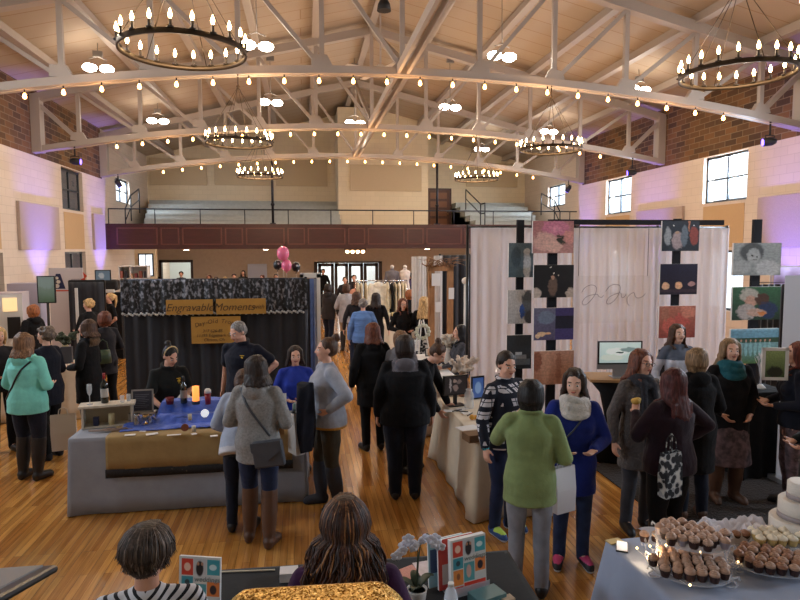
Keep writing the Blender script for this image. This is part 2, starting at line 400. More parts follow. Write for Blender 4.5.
def roof_z(x): return RIDGE-abs(x-ROOM_C)*SLOPE
PX = [0, 1.5, 3.0, 4.5, 6.0, 7.5]
k = 0
for s_ in (-1, 1):
    for d in PX:
        if s_ == 1 and d == 0: continue
        x = ROOM_C+s_*d; z = roof_z(x)
        mb = MB().box(x-.05, FRONT_Y, z-.02, x+.05, BACK_Y, z+.14).box(x-.09, FRONT_Y, z-.05, x+.09, BACK_Y, z-.02)
        k += 1
        if d in (0, 1.5, 3.0, 4.5, 6.0, 7.5): struct('trim_%d' % k, mb, WHITE_STEEL)
# ---- trusses: each one a thing of its own
def arch(x): return 5.815-.80*((x-ROOM_C)/HALF_W)**2
TR_Y = [1.25, 6.58, 11.91, 17.24, 22.57]
names_t = ['white steel roof truss nearest the camera, overhead', 'white steel roof truss just above the two large near chandeliers', 'white arched steel truss nearest in view, with the lowest hung large bulb string', 'white arched steel truss, the middle one of the three in view', 'white arched steel truss above the front of the balcony']
for ti, ty in enumerate(TR_Y):
    t = empty('roof_truss', (ROOM_C, ty, arch(ROOM_C)), 0, names_t[ti], 'truss', 'arched roof trusses')
    Z0 = arch(ROOM_C)
    L_ = lambda x, z: (x-ROOM_C, 0, z-Z0)
    bc = MB(); xs = [WL+ (WR-WL)*i/24 for i in range(25)]
    for a, b in zip(xs, xs[1:]):
        for yy in (-.075, .075):
            A, B = Vector(L_(a, arch(a)+.075)), Vector(L_(b, arch(b)+.075)); A.y = B.y = yy; bc.beam(A, B, .05, .14)
        A, B = Vector(L_(a, arch(a)+.01)), Vector(L_(b, arch(b)+.01)); bc.beam(A, B, .24, .02)
    bc.build('bottom_chord', WHITE_STEEL, t)
    tcb = MB()
    for s_ in (-1, 1):
        tcb.beam(L_(ROOM_C, RIDGE-.12), L_(ROOM_C+s_*HALF_W, EAVE-.12), .2, .2)
    tcb.build('top_chord', WHITE_STEEL, t)
    for d in [0, 1.5, 3, 4.5, 6, 7.5]:
        for s_ in ((1,) if d == 0 else (-1, 1)):
            x = ROOM_C+s_*d
            MB().beam(L_(x, arch(x)+.1), L_(x, roof_z(x)-.1), .09, .09).build('vertical', WHITE_STEEL, t)
            if d > 0:
                xi = ROOM_C+s_*(d-1.5)
                MB().beam(L_(x, roof_z(x)-.2), L_(xi, arch(xi)+.12), .075, .075).build('diagonal', WHITE_STEEL, t)
            # gusset plate
            g = MB(); hw, hh = .2, .2 if d else .12
            pts = [(x-hw, arch(x)+.15), (x+hw, arch(x)+.15), (x+(.09 if s_ < 0 else hw*.9)+0, arch(x)+.15+hh), (x-(.09 if s_ > 0 else hw*.9), arch(x)+.15+hh)]
            if s_ > 0: pts = [(x-hw, arch(x)+.15), (x+hw, arch(x)+.15), (x+hw*.8, arch(x)+.1+hh), (x-.08, arch(x)+.15+hh)]
            f0 = [g._v(Vector(L_(*p))+Vector((0, -.062, 0))) for p in pts]; f1 = [g._v(Vector(L_(*p))+Vector((0, .062, 0))) for p in pts]
            g.cap(f0); g.cap(f1, True)
            for i in range(4): g.b.faces.new((f0[i], f0[(i+1) % 4], f1[(i+1) % 4], f1[i]))
            if ti: g.build('gusset_plate', WHITE_STEEL, t)
    for s_ in (-1, 1):
        xw = ROOM_C+s_*(HALF_W-.12)
        MB().box(xw-ROOM_C-.11, -.14, arch(xw)-Z0, xw-ROOM_C+.11, .14, EAVE-.1-Z0).build('end_post', WHITE_STEEL, t)
        xi = ROOM_C+s_*7.5
        MB().beam(L_(xw, EAVE-.2), L_(xi, arch(xi)+.15), .10, .10).build('diagonal', WHITE_STEEL, t)
# centre bracing running the length of the hall at the bottom chords, one beam per bay
for i in range(len(TR_Y)-1):
    y0, y1 = TR_Y[i]+.12, TR_Y[i+1]-.12
    b = MB()
    for dx in (-.09, .09): b.box(dx-.03, y0-y0, -.08, dx+.03, y1-y0, .08)
    tag(b.build('bracing_beam', WHITE_STEEL, loc=(ROOM_C, y0, arch(ROOM_C)+.1)), ['cream bottom bracing beam nearest overhead', 'cream centre bracing beam running towards the nearest truss in view', 'cream centre bracing beam between the first and second visible trusses', 'cream centre bracing beam reaching the truss above the balcony'][i], 'beam', 'centre bracing beams')
    b = MB().beam((0, 0, .1), (0, y1-y0, RIDGE-arch(ROOM_C)-.35), .1, .12)
    tag(b.build('sway_brace', WHITE_STEEL, loc=(ROOM_C-.02, y0, arch(ROOM_C)+.22)), ['sloping cream sway brace nearest overhead', 'sloping cream sway brace in front of the nearest visible truss', 'sloping cream sway brace behind the nearest visible truss', 'sloping cream sway brace behind the middle truss'][i], 'brace', 'centre sway braces')
# ---- windows
FR = mat('dark_window_frame', (52, 62, 72), rough=.4)
def glassmat():
    m, nt, b = newmat('window_glass'); N, Lk = nt.nodes, nt.links
    tr = N.new('ShaderNodeBsdfTransparent'); gl = N.new('ShaderNodeBsdfGlossy'); gl.inputs['Roughness'].default_value = .03
    mx = N.new('ShaderNodeMixShader'); mx.inputs[0].default_value = .06; Lk.new(tr.outputs[0], mx.inputs[1]); Lk.new(gl.outputs[0], mx.inputs[2]); Lk.new(mx.outputs[0], N['Material Output'].inputs[0]); return m
GLASS = glassmat()
BLIND = mat('grey_blind', (92, 92, 98), rough=.9)
TAN = mat('tan_acoustic_fabric', (196, 164, 124), rough=.95, var=.06, scale=60)
wn = 0
for side, X, dx in (('left', WL, -1), ('right', WR, 1)):
    for (y0, y1, z0, z1) in WIN+LOW:
        wn += 1; w_ = MB(); xa, xb = sorted((X+dx*.10, X+dx*.15))
        w_.box(xa, y0, z0, xb, y0+.06, z1).box(xa, y1-.06, z0, xb, y1, z1).box(xa, y0, z0, xb, y1, z0+.06).box(xa, y0, z1-.06, xb, y1, z1)
        ym = (y0+y1)/2; w_.box(xa, ym-.025, z0, xb, ym+.025, z1)
        if z0 > 2: w_.box(xa, y0, (z0+z1)/2-.02, xb, y1, (z0+z1)/2+.02)
        wo = w_.build('window_%d' % wn, FR); wo['kind'] = 'structure'
        p = MB().box(X+dx*.12, y0+.05, z0+.05, X+dx*.128, y1-.05, z1-.05).build('pane', GLASS, wo)
        if side == 'left' and z0 < 4 and y0 > 12:
            MB().box(*sorted((X+dx*.15, X+dx*.17))[:1], y0+.02, z0, sorted((X+dx*.15, X+dx*.17))[1], y1-.02, z1-.02).build('blind', BLIND, wo)
        if z0 == 3.74 and y0 > 12:
            s_ = MB().box(*sorted((X-dx*.01, X+dx*.02))[:1], y0+.05, 2.6, sorted((X-dx*.01, X+dx*.02))[1], y1-.05, 3.66)
            struct('trim_%d' % (40+wn), s_, TAN)
# ---- acoustic panels on the walls (removable, things)
PAN = mat('grey_beige_acoustic_panel', (178, 160, 148), rough=.95, var=.12, scale=90)
lp = [('left', 16.07, 18.5, 'large beige acoustic panel on the left wall, washed with violet light'), ('left', 21.4, 22.5, 'narrow beige acoustic panel on the left wall beside the balcony'),
      ('right', 16.07, 18.5, 'beige acoustic panel on the right wall between the two tall windows'), ('right', 10.7, 13.15, 'large beige acoustic panel on the right wall, nearest the camera, violet lit')]
for side, y0, y1, lb in lp:
    xa, xb = (WL+.004, WL+.084) if side == 'left' else (WR-.084, WR-.004)
    tag(MB().box(xa, y0, 2.58, xb, y1, 3.74).build('acoustic_panel', PAN, bevel=.01), lb, 'panel', 'fabric acoustic panels')
PAN2 = mat('tan_back_panel', (204, 184, 152), rough=.95, var=.07, scale=60)
for x0, x1, z0, z1, y, lb in ((-6.6, -4.2, 5.4, 6.55, BACK_Y, 'tan panel high on the back wall, leftmost of the row'), (-3.86, -1.42, 5.42, 6.6, BACK_Y, 'tan panel high on the back wall, second from the left'), (-1.2, 1.1, 5.42, 6.6, BACK_Y, 'tan panel high on the back wall just left of the projecting bay'), (1.95, 5.0, 5.02, 6.1, 26.5, 'wide tan panel on the projecting centre bay'), (7.6, 10.1, 5.48, 6.6, BACK_Y, 'tan panel high on the back wall above the right seating steps')):
    tag(MB().box(x0, y-.07, z0, x1, y, z1).build('wall_panel', PAN2, bevel=.01), lb, 'panel', 'tan panels on the back wall')
# ---- balcony
MAHOG = mat('dark_red_wood', (66, 30, 27), rough=.35, var=.2, scale=3, stretch=(1, 1, 8), coat=.2)
MOLD = mat('red_wood_moulding', (104, 62, 54), rough=.35)
RAILM = mat('dark_rail', (40, 40, 48), rough=.4, metal=.6)
BF = 22.78
struct('balcony_floor', MB().box(WL, BF+.12, 2.62, WR, BACK_Y, 2.75), TAUPE)
tb = MB().box(WL, BF, 2.6, WR, BF+.12, 3.455); tb.box(WL, BF-.03, 3.40, WR, BF+.15, 3.47).box(WL, BF-.03, 2.59, WR, BF+.15, 2.66)
fo = struct('trim_1', tb, MAHOG)
fo.name = 'balcony_front'
x = WL+.35; i = 0
while x < WR-.5:
    wd = 1.35 if i % 2 == 0 else .62
    if x+wd < WR-.1:
        q = MB()
        for (a, b_, c_, d_) in ((x, 2.74, x+wd, 2.78), (x, 3.3, x+wd, 3.34), (x, 2.74, x+.045, 3.34), (x+wd-.045, 2.74, x+wd, 3.34)): q.box(a, BF-.022, b_, c_, BF, d_)
        q.build('panel_moulding', MOLD, fo)
    x += wd+.1; i += 1
def balc_rail():
    r = MB(); z1 = 3.98
    r.tube([(WL+.1, BF+.06, z1), (WR-.1, BF+.06, z1)], .022); 
    x = WL+.1
    while x < WR: r.tube([(x, BF+.06, 3.45), (x, BF+.06, z1)], .018, 6); x += 1.52
    return tag(r.build('balcony_railing', RAILM), 'thin dark metal railing along the top of the balcony front', 'railing')
balc_rail()
STEP = mat('grey_blue_painted_step', (168, 172, 168), rough=.6, var=.08)
def bleach(x0, x1, sgn, nm, lab):
    b = MB(); zs = 2.75; n = 6; ys = 23.9; dy = (BACK_Y-ys)/n
    for i in range(n):
        z = 3.5+i*.235
        xa, xb = (x0+max(0, n-1-i)*0.14, x1) if sgn < 0 else (x0, x1-max(0, n-1-i)*.14)
        b.box(xa, ys+i*dy, 2.75, xb, BACK_Y, z)
        b.box(xa, ys+i*dy-.03, z-.05, xb, ys+i*dy+.1, z+.001)
    o = b.build(nm, STEP); o['kind'] = 'structure'; return o
bleach(WL+.25, 1.46, -1, 'seating_steps_left', ''); bleach(6.9, WR-.3, 1, 'seating_steps_right', '')
struct('wall_bay', MB().box(1.46, 26.5, 2.75, 5.29, BACK_Y, 8.45), CREAMX)
struct('wall_bay_step', MB().box(1.46, 23.9, 2.75, 6.9, 26.5, 3.35), CREAMX)
# balcony door
DOORW = patt('walnut_door', [(70, 36, 22), (104, 58, 34)], 'noise', scale=3, stretch=(6, 6, 1), rough=.4)
def door_block(name, x0, x1, z0, z1, y):
    d = MB().box(x0, y-.05, z0, x1, y, z1).build(name, DOORW); d['kind'] = 'structure'
    fm = MB().box(x0-.09, y-.07, z0, x0, y, z1+.09).box(x1, y-.07, z0, x1+.09, y, z1+.09).box(x0, y-.07, z1, x1, y, z1+.09); fm.build('door_frame', MAHOG, d)
    q = MB(); h = (z1-z0)/6
    for i in range(5): q.box(x0+.12, y-.065, z0+.1+i*h*1.15, x1-.12, y-.05, z0+.1+i*h*1.15+h*.8)
    q.build('door_panel', mat('door_panel_wood', (134, 84, 50), rough=.4), d)
    MB().ball((x1-.08, y-.09, z0+1), .03).build('door_knob', mat('brass', (190, 150, 80), rough=.3, metal=1), d)
door_block('door_1', 5.75, 6.78, 3.2, 5.3, BACK_Y)
# stair rails on the balcony
def stair_rail(pts_top, lab, drop=.9):
    r = MB(); r.tube(pts_top, .025, 6); mid = [Vector(p)-Vector((0, 0, drop*.45)) for p in pts_top]; r.tube(mid, .02, 6)
    for p in pts_top: r.tube([p, Vector(p)-Vector((0, 0, drop))], .022, 6)
    return tag(r.build('stair_rail', RAILM), lab, 'railing')
a = at_y(457, 183, 25.2); b = at_y(470, 200, 23.6)
stair_rail([(6.9, 26.3, 5.1), (6.9, 24.0, 4.32), (6.9, 23.4, 4.32)], 'sloping dark stair rail beside the balcony door', .85)
stair_rail([(-6.1, 24.9, 4.85), (-6.1, 23.7, 4.5), (-6.1, 22.95, 3.98)], 'dark stair rail at the left end of the balcony by the window')
stair_rail([(9.75, 24.9, 4.85), (9.75, 23.5, 4.45), (9.75, 22.95, 3.98)], 'dark stair rail at the right end of the balcony by the window')
# two slim posts from the balcony up to the truss
for xx, lb in ((-1.08, 'slim dark post on the balcony below the far left chandelier'), (4.9, 'slim dark post on the balcony below the far right chandelier')):
    p = MB().tube([(0, 0, 0), (0, 0, arch(xx)-3.45)], .045, 10).box(-.1, -.1, 0, .1, .1, .04)
    p.ball((0, 0, .7), .07)
    o = p.build('steel_post', RAILM, loc=(xx, 22.84, 3.47)); tag(o, lb, 'post', 'slim balcony posts')
# entrance doors below the balcony
DGL = mat('door_glass', (225, 235, 245), rough=.1)
GL2 = GLASS
d = MB(); x0, x1, z1 = .44, 3.58, 2.0
d.box(x0, BACK_Y-.06, 0, x0+.16, BACK_Y+.1, z1).box(x1-.16, BACK_Y-.06, 0, x1, BACK_Y+.1, z1).box(x0, BACK_Y-.06, z1-.07, x1, BACK_Y+.1, z1)
dd = d.build('door_2', mat('dark_brown_door_frame', (46, 28, 24), rough=.4)); dd['kind'] = 'structure'
DF = MATS['dark_brown_door_frame']
for a, b in ((.62, 1.35), (1.37, 2.0), (2.02, 2.7), (2.72, 3.4)):
    q = MB().box(a, BACK_Y-.03, 0, a+.14, BACK_Y+.03, z1-.08).box(b-.14, BACK_Y-.03, 0, b, BACK_Y+.03, z1-.08).box(a, BACK_Y-.03, z1-.22, b, BACK_Y+.03, z1-.08).box(a, BACK_Y-.03, 0, b, BACK_Y+.03, .3)
    o = q.build('door_leaf', DF, dd); MB().box(a+.13, BACK_Y-.005, .3, b-.13, BACK_Y+.005, z1-.2).build('door_glass', GLASS, o)
q = MB().box(-6.34, BACK_Y-.05, 0, -6.24, BACK_Y+.22, 2.07).box(-5.0, BACK_Y-.05, 0, -4.9, BACK_Y+.22, 2.07).box(-6.34, BACK_Y-.05, 2.0, -4.9, BACK_Y+.22, 2.12)
o = q.build('door_3', DF); o['kind'] = 'structure'
# low wall returns under the balcony
struct('wall_under_balcony', MB().box(WL, 26.4, 0, -5.9, 26.6, 2.6), CREAMX)
q = MB().box(-6.58, 26.34, 1.5, -6.0, 26.4, 2.42); wo = q.build('window_30', FR); wo['kind'] = 'structure'
MB().box(-6.53, 26.33, 1.55, -6.31, 26.345, 2.37).box(-6.27, 26.33, 1.55, -6.05, 26.345, 2.37).build('pane', mat('bright_pane', (220, 232, 245), rough=.2, emit=1.5), wo)
# stage the photograph is taken from
struct('stage_platform', MB().box(WL, FRONT_Y, 0, WR, 1.2, .95), mat('stage_black', (22, 22, 24), rough=.6))
# ================================================================ LIGHT FITTINGS
IRON = mat('dark_iron', (78, 64, 50), rough=.45, metal=.7)
BULB = mat('warm_bulb', (255, 214, 150), emit=30)
SBULB = mat('string_bulb', (255, 178, 98), emit=24)
LED = mat('white_lamp', (255, 244, 226), emit=30)
SOCK = mat('candle_sleeve', (54, 42, 34), rough=.5)
WIRE = mat('black_cable', (24, 22, 22), rough=.6)
def plight(name, loc, power, col, rad=.3, parent=None):
    l = bpy.data.lights.new(name, 'POINT'); l.energy = power; l.color = col; l.shadow_soft_size = rad
    o = bpy.data.objects.new(name, l); C.objects.link(o); o.location = loc; o.parent = parent; return o
WARM = (1, .76, .50)
bulb_me = MB().lathe((0, 0, 0), [(.009, 0), (.015, .016), (.019, .036), (.012, .062), (.003, .088)], 10).mesh('candle_bulb'); bulb_me.materials.append(BULB)
def chandelier(x, y, z, top, lab, power):
    R = .60; t = empty('ring_chandelier', (x, y, z), 0, lab, 'chandelier', 'candle ring chandeliers')
    r = MB(); P = [[Vector((math.cos(a)*q, math.sin(a)*q, zz)) for a in [2*PI*i/64 for i in range(64)]] for q, zz in ((R, -.025), (R, .025), (R-.02, .025), (R-.02, -.025), (R, -.025))]
    r.grid(P, wrap=True).build('ring', IRON, t)
    rd = MB()
    for i in range(6):
        a = 2*PI*i/6+.3; rd.tube([(math.cos(a)*(R-.01), math.sin(a)*(R-.01), .03), (0, 0, (top-z)*.82)], .0045, 5)
    rd.tube([(0, 0, (top-z)*.82), (0, 0, top-z)], .012, 6).ball((0, 0, (top-z)*.82), .03, 8, 6)
    rd.build('hanging_rod', IRON, t)
    for i in range(20):
        a = 2*PI*i/20; px, py = math.cos(a)*(R-.01), math.sin(a)*(R-.01)
        s = MB().tube([(px, py, .02), (px, py, .1)], .013, 8).lathe((px, py, .02), [(.028, 0), (.034, .012)], 10).build('candle_sleeve', SOCK, t)
        b = bpy.data.objects.new('bulb', bulb_me); C.objects.link(b); b.parent = s; b.location = (px, py, .1)
    plight('chandelier_glow', (0, 0, .22), power, WARM, .35, t)
cl = ['large near ring chandelier hanging at the upper left', 'large near ring chandelier hanging at the upper right', 'middle ring chandelier on the left, under the nearest visible truss', 'middle ring chandelier on the right, under the nearest visible truss', 'small far ring chandelier on the left, above the balcony railing', 'small far ring chandelier on the right, above the balcony stair']
i = 0
for y in (6.58, 11.91, 17.24):
    for x in (-1.13, 4.80):
        chandelier(x, y-.1, 4.50, arch(x), cl[i], 66 if y < 15 else 130); i += 1
# strings of bulbs under the bottom chords
sb = MB().lathe((0, 0, 0), [(.004, -.1), (.028, -.085), (.034, -.06), (.026, -.03), (.013, 0)], 10).mesh('pear_bulb'); sb.materials.append(SBULB)
for ti, lb in ((2, 'string of warm bulbs under the nearest visible truss'), (3, 'string of warm bulbs under the middle truss'), (4, 'string of warm bulbs under the truss above the balcony')):
    y = TR_Y[ti]-.16; t = empty('string_light', (ROOM_C, y, 5.6), 0, lb, 'string light', 'strings of bulbs under the trusses')
    xs = [ROOM_C-6.56+i*13.12/21 for i in range(22)]
    w_ = MB(); pts = []
    for a, b in zip([xs[0]-1.8]+xs, xs+[xs[-1]+1.8]):
        for k in range(4):
            u_ = k/4; x = a+(b-a)*u_; pts.append((x-ROOM_C, 0, arch(x)-5.6-.035-.03*math.sin(PI*u_)))
    w_.tube(pts, .007, 5, caps=True).build('cable', mat('pale_cable', (210, 190, 160), rough=.6), t)
    for x in xs:
        z = arch(x)-5.6-.04
        s = MB().tube([(x-ROOM_C, 0, z), (x-ROOM_C, 0, z-.06)], .012, 6).build('socket', WIRE, t)
        b = bpy.data.objects.new('bulb', sb); C.objects.link(b); b.parent = s; b.location = (x-ROOM_C, 0, z-.06)
    for k in range(5):
        plight('string_glow', (-5.3+k*2.65, -.12, arch(ROOM_C-5.3+k*2.65)-5.6-.28), 13, (1, .56, .26), .25, t)
# twin high-bay lamps hung from the roof
WHL = mat('white_lamp_housing', (120, 112, 104), rough=.4)
hb = [(-4.36, 14.75, 6.6), (-4.37, 20.41, 6.6), (-.84, 12.72, 6.6), (-.82, 17.46, 6.6), (1.64, 19.88, 6.6), (4.09, 17.36, 6.6), (4.08, 12.7, 6.6), (8.3, 14.8, 6.6), (8.25, 20.46, 6.6), (7.05, 24.4, 6.6), (-4.3, 9.2, 6.6), (8.2, 9.2, 6.6)]
hl_ = ['at the upper left of the photo, beyond the near left chandelier', 'left, above the left wall window', 'just right of the near left chandelier', 'left of centre, behind the nearest visible truss', 'centre, small, behind the middle truss', 'right of centre, behind the nearest visible truss', 'right of centre, in front of the nearest visible truss', 'at the right, seen as one bright disc', 'right, above the middle right chandelier', 'small, far, above the right seating steps']
for i, (x, y, z) in enumerate(hb):
    t = empty('twin_ceiling_lamp', (x, y, z), .2, 'twin white ceiling lamp '+(hl_[i] if i < len(hl_) else ['over the left aisle near the camera', 'over the right aisle near the camera', 'overhead left of the near ridge', 'overhead right of the near ridge', 'directly over the left of the foreground', 'directly over the right of the foreground'][i-10]), 'lamp', 'twin high ceiling lamps')
    h = MB(); 
    for s_ in (-1, 1): h.lathe((s_*.17, 0, -.03), [(.125, -.05), (.12, -.01), (.04, .03)], 14)
    h.tube([(-.17, 0, .1), (0, 0, .16), (.17, 0, .1)], .012, 6).tube([(0, 0, .16), (0, .03, roof_z(x)-z)], .01, 6)
    h.box(-.1, -.04, roof_z(x)-z-.3, .1, .04, roof_z(x)-z-.18)
    h.build('housing', WHL, t)
    for s_ in (-1, 1): MB().ball((s_*.17, 0, -.09), (.15, .15, .085), 16, 8).build('lens', LED, t)
    l = bpy.data.lights.new('lamp_light', 'AREA'); l.shape = 'DISK'; l.size = .5; l.energy = 46; l.color = (1, .92, .80)
    o = bpy.data.objects.new('lamp_light', l); C.objects.link(o); o.location = (0, 0, -.14); o.parent = t
# ceiling fan by the ridge
f = empty('ceiling_fan', (1.75, 14.2, 6.55), .4, 'white ceiling fan hanging near the ridge', 'fan')
MB().tube([(0, 0, .1), (0, 0, roof_z(1.75)-6.55)], .02, 8).build('rod', WHITE_STEEL, f)
MB().lathe((0, 0, 0), [(.08, -.12), (.15, -.08), (.16, .04), (.06, .12)], 18).build('motor', mat('fan_white', (225, 215, 205), rough=.4), f)
for k in range(4):
    M = rotz(k*PI/2); q = MB(); q.M = M; q.box(.14, -.02, -.01, .3, .02, .01).box(.28, -.07, -.008, .85, .07, .008); q.build('blade', mat('fan_white', (225, 215, 205)), f)
# dark projector-like spot under the ridge at the top of the picture
p = at_z(384, 4, 7.0)
f = empty('ridge_spotlight', (p.x, p.y, p.z), 0, 'dark spotlight hanging below the roof ridge at the top centre', 'spotlight')
MB().lathe((0, 0, 0), [(.13, -.12), (.11, 0), (.05, .1)], 14).build('can', WIRE, f)
MB().tube([(0, 0, .08), (0, 0, roof_z(p.x)-p.z-.05)], .012, 6).build('cable', WIRE, f)
# black par cans clamped to the ends of the trusses; violet ones wash the side walls
VIO = (.17, .15, 1.0)
def parcan(x, y, z, tx, ty, tz, lab, power, on=True):
    t = empty('par_can', (x, y, z), 0, lab, 'stage light', 'black stage lights clamped under the trusses')
    d = (Vector((tx, ty, tz))-Vector((x, y, z))).normalized(); q = d.to_track_quat('-Z', 'Y').to_matrix().to_4x4()
    c = MB(); c.M = q; c.lathe((0, 0, 0), [(.085, -.13), (.085, .05), (.05, .12)], 14); c.build('can', WIRE, t)
    MB().tube([(-.1, 0, 0), (-.1, 0, .13), (.1, 0, .13), (.1, 0, 0)], .012, 6).tube([(0, 0, .13), (0, 0, arch(x)-z+.01)], .02, 6).build('yoke', WIRE, t)
    ln = MB(); ln.M = q; ln.lathe((0, 0, 0), [(.07, -.137), (.07, -.131)], 14); ln.build('lens', mat('violet_lens', (110, 90, 255), emit=6), t)
    if on:
        l = bpy.data.lights.new('violet_wash', 'SPOT'); l.energy = power; l.color = VIO; l.spot_size = R_(34); l.spot_blend = 1; l.shadow_soft_size = .08
        o = bpy.data.objects.new('violet_wash', l); C.objects.link(o); o.location = tuple(d*.2); o.rotation_euler = d.to_track_quat('-Z', 'Y').to_euler(); o.parent = t
R_ = math.radians
zz = 4.82
parcan(WL+1.0, 17.16, zz, WR, 17.3, 3.6, 'black stage light at the left end of the middle truss', 0, False)
parcan(WL+.55, 22.5, zz, WL+2, 24, 2, 'violet stage light at the left end of the truss above the balcony', 0, False)
parcan(WR-.9, 11.84, zz-.05, WL, 17, 3.2, 'black stage light under the right end of the nearest visible truss', 0, False)
parcan(WR-1.0, 17.16, zz-.05, WL, 22, 3.2, 'black stage light under the right end of the middle truss', 0, False)
parcan(WR-.6, 22.5, zz, WR-2, 24, 2, 'violet stage light at the right end of the truss above the balcony', 0, False)
# violet uplights standing on the floor against the side walls
def uplight(x, y, lab, power):
    s = -1 if x < ROOM_C else 1
    t = empty('floor_uplight', (x, y, 0), 0, lab, 'uplight', 'violet uplights on the floor along the walls')
    MB().lathe((0, 0, 0), [(.1, .03), (.1, .2), (.085, .22)], 14).build('can', WIRE, t)
    MB().box(-.12, -.05, 0, .12, .05, .03).build('base', WIRE, t)
    MB().lathe((0, 0, 0), [(.075, .221), (.075, .226)], 14).build('lens', mat('violet_lens', (110, 90, 255), emit=6), t)
    l = bpy.data.lights.new('violet_wash', 'SPOT'); l.energy = power; l.color = VIO; l.spot_size = R_(42); l.spot_blend = 1; l.shadow_soft_size = .06
    o = bpy.data.objects.new('violet_wash', l); C.objects.link(o); o.location = (0, 0, .3); o.parent = t
    d = Vector((s*1.25, 0, 3.3)).normalized(); o.rotation_euler = d.to_track_quat('-Z', 'Y').to_euler()
for y, lb in ((17.2, 'violet uplight below the large left acoustic panel'), (22.1, 'violet uplight at the left wall beneath the balcony end')): uplight(WL+1.3, y, lb, 1500)
for y, lb in ((17.6, 'violet uplight below the panel between the right wall windows'), (12.0, 'violet uplight below the near right acoustic panel'), (22.3, 'violet uplight at the far end of the right wall')): uplight(WR-1.3, y, lb, 1500)
# ================================================================ PEOPLE
SKINS = {'fair': (214, 162, 138), 'light': (200, 146, 120), 'tan': (168, 112, 84), 'pale': (222, 176, 154)}
def skinmat(k):
    return mat('skin_'+k, SKINS[k], rough=.5, var=.06, scale=14, bump=.1, bscale=60)
LIP = mat('lips', (160, 84, 78), rough=.45)
EYEW = mat('eye_white', (225, 222, 216), rough=.25)
IRIS = mat('iris_dark', (44, 32, 26), rough=.15)
def hairmat(name, rgb, streak=None):
    if name in MATS: return MATS[name]
    m, nt, b = newmat(name); N, Lk = nt.nodes, nt.links
    tc = N.new('ShaderNodeTexCoord'); mp = N.new('ShaderNodeMapping'); Lk.new(tc.outputs['Object'], mp.inputs[0]); mp.inputs['Scale'].default_value = (60, 60, 7)
    n = N.new('ShaderNodeTexNoise'); n.inputs['Scale'].default_value = 1.6; n.inputs['Detail'].default_value = 5; Lk.new(mp.outputs[0], n.inputs['Vector'])
    r = N.new('ShaderNodeValToRGB'); Lk.new(n.outputs[0], r.inputs[0]); c = lin(rgb); s = lin(streak) if streak else tuple(min(1, v*1.9+.01) for v in c)
    r.color_ramp.elements[0].position = .35; r.color_ramp.elements[0].color = (*[v*.55 for v in c], 1)
    r.color_ramp.elements[1].position = .72; r.color_ramp.elements[1].color = (*s, 1)
    e = r.color_ramp.elements.new(.52); e.color = (*c, 1)
    Lk.new(r.outputs[0], b.inputs['Base Color']); b.inputs['Roughness'].default_value = .55; b.inputs['Specular IOR Level'].default_value = .35
    bp = N.new('ShaderNodeBump'); bp.inputs['Strength'].default_value = .8; bp.inputs['Distance'].default_value = .006
    Lk.new(n.outputs[0], bp.inputs['Height']); Lk.new(bp.outputs[0], b.inputs['Normal'])
    MATS[name] = m; return m
HAIR = {'brown': hairmat('hair_brown', (74, 50, 36)), 'darkbrown': hairmat('hair_dark_brown', (42, 30, 25)), 'black': hairmat('hair_black', (22, 19, 20)),
        'lightbrown': hairmat('hair_light_brown', (118, 86, 60)), 'blonde': hairmat('hair_blonde', (196, 158, 106)), 'darkblond': hairmat('hair_dark_blond', (128, 102, 74)),
        'grey': hairmat('hair_grey', (120, 116, 114), (190, 186, 182)), 'greybrown': hairmat('hair_grey_brown', (92, 76, 66), (150, 134, 120)), 'auburn': hairmat('hair_auburn', (92, 38, 26)),
        'darkred': hairmat('hair_dark_red', (70, 26, 24)), 'ginger': hairmat('hair_ginger', (150, 88, 48)), 'redbrown': hairmat('hair_red_brown', (96, 50, 32))}
ARMS = {  # elbow, wrist for the arm on +x (mirrored for the other), 1.70 m figure
    'down': ((.255, .03, 1.13), (.275, -.03, .89)), 'front': ((.25, .0, 1.14), (.10, -.22, 1.10)), 'low': ((.25, .02, 1.13), (.12, -.16, .96)),
    'up': ((.24, -.10, 1.17), (.10, -.24, 1.33)), 'mouth': ((.24, -.14, 1.22), (.07, -.24, 1.42)), 'hip': ((.36, .10, 1.20), (.22, -.05, 1.04)),
    'table': ((.25, -.12, 1.15), (.16, -.34, 1.06)), 'reach': ((.24, -.20, 1.22), (.18, -.44, 1.12)), 'back': ((.27, .12, 1.15), (.12, .17, .95)), 'out': ((.29, -.04, 1.15), (.34, -.22, 1.03)),
    'pocket': ((.29, .08, 1.16), (.22, -.06, .97)), 'folded': ((.25, -.06, 1.16), (-.04, -.19, 1.17))}
def rot_about(p, ax, ang): return Matrix.Translation(Vector(p)) @ Matrix.Rotation(ang, 4, ax) @ Matrix.Translation(-Vector(p))
def arm_pts(spec, s, W):
    e, w_ = ARMS[spec] if isinstance(spec, str) else spec
    sh = Vector((s*(W-.008), 0, 1.382)); e = Vector((e[0]*s, e[1], e[2])); w_ = Vector((w_[0]*s, w_[1], w_[2]))
    e2 = sh+(e-sh).normalized()*.285; w2 = e2+(w_-e).normalized()*.245
    return sh, e2, w2
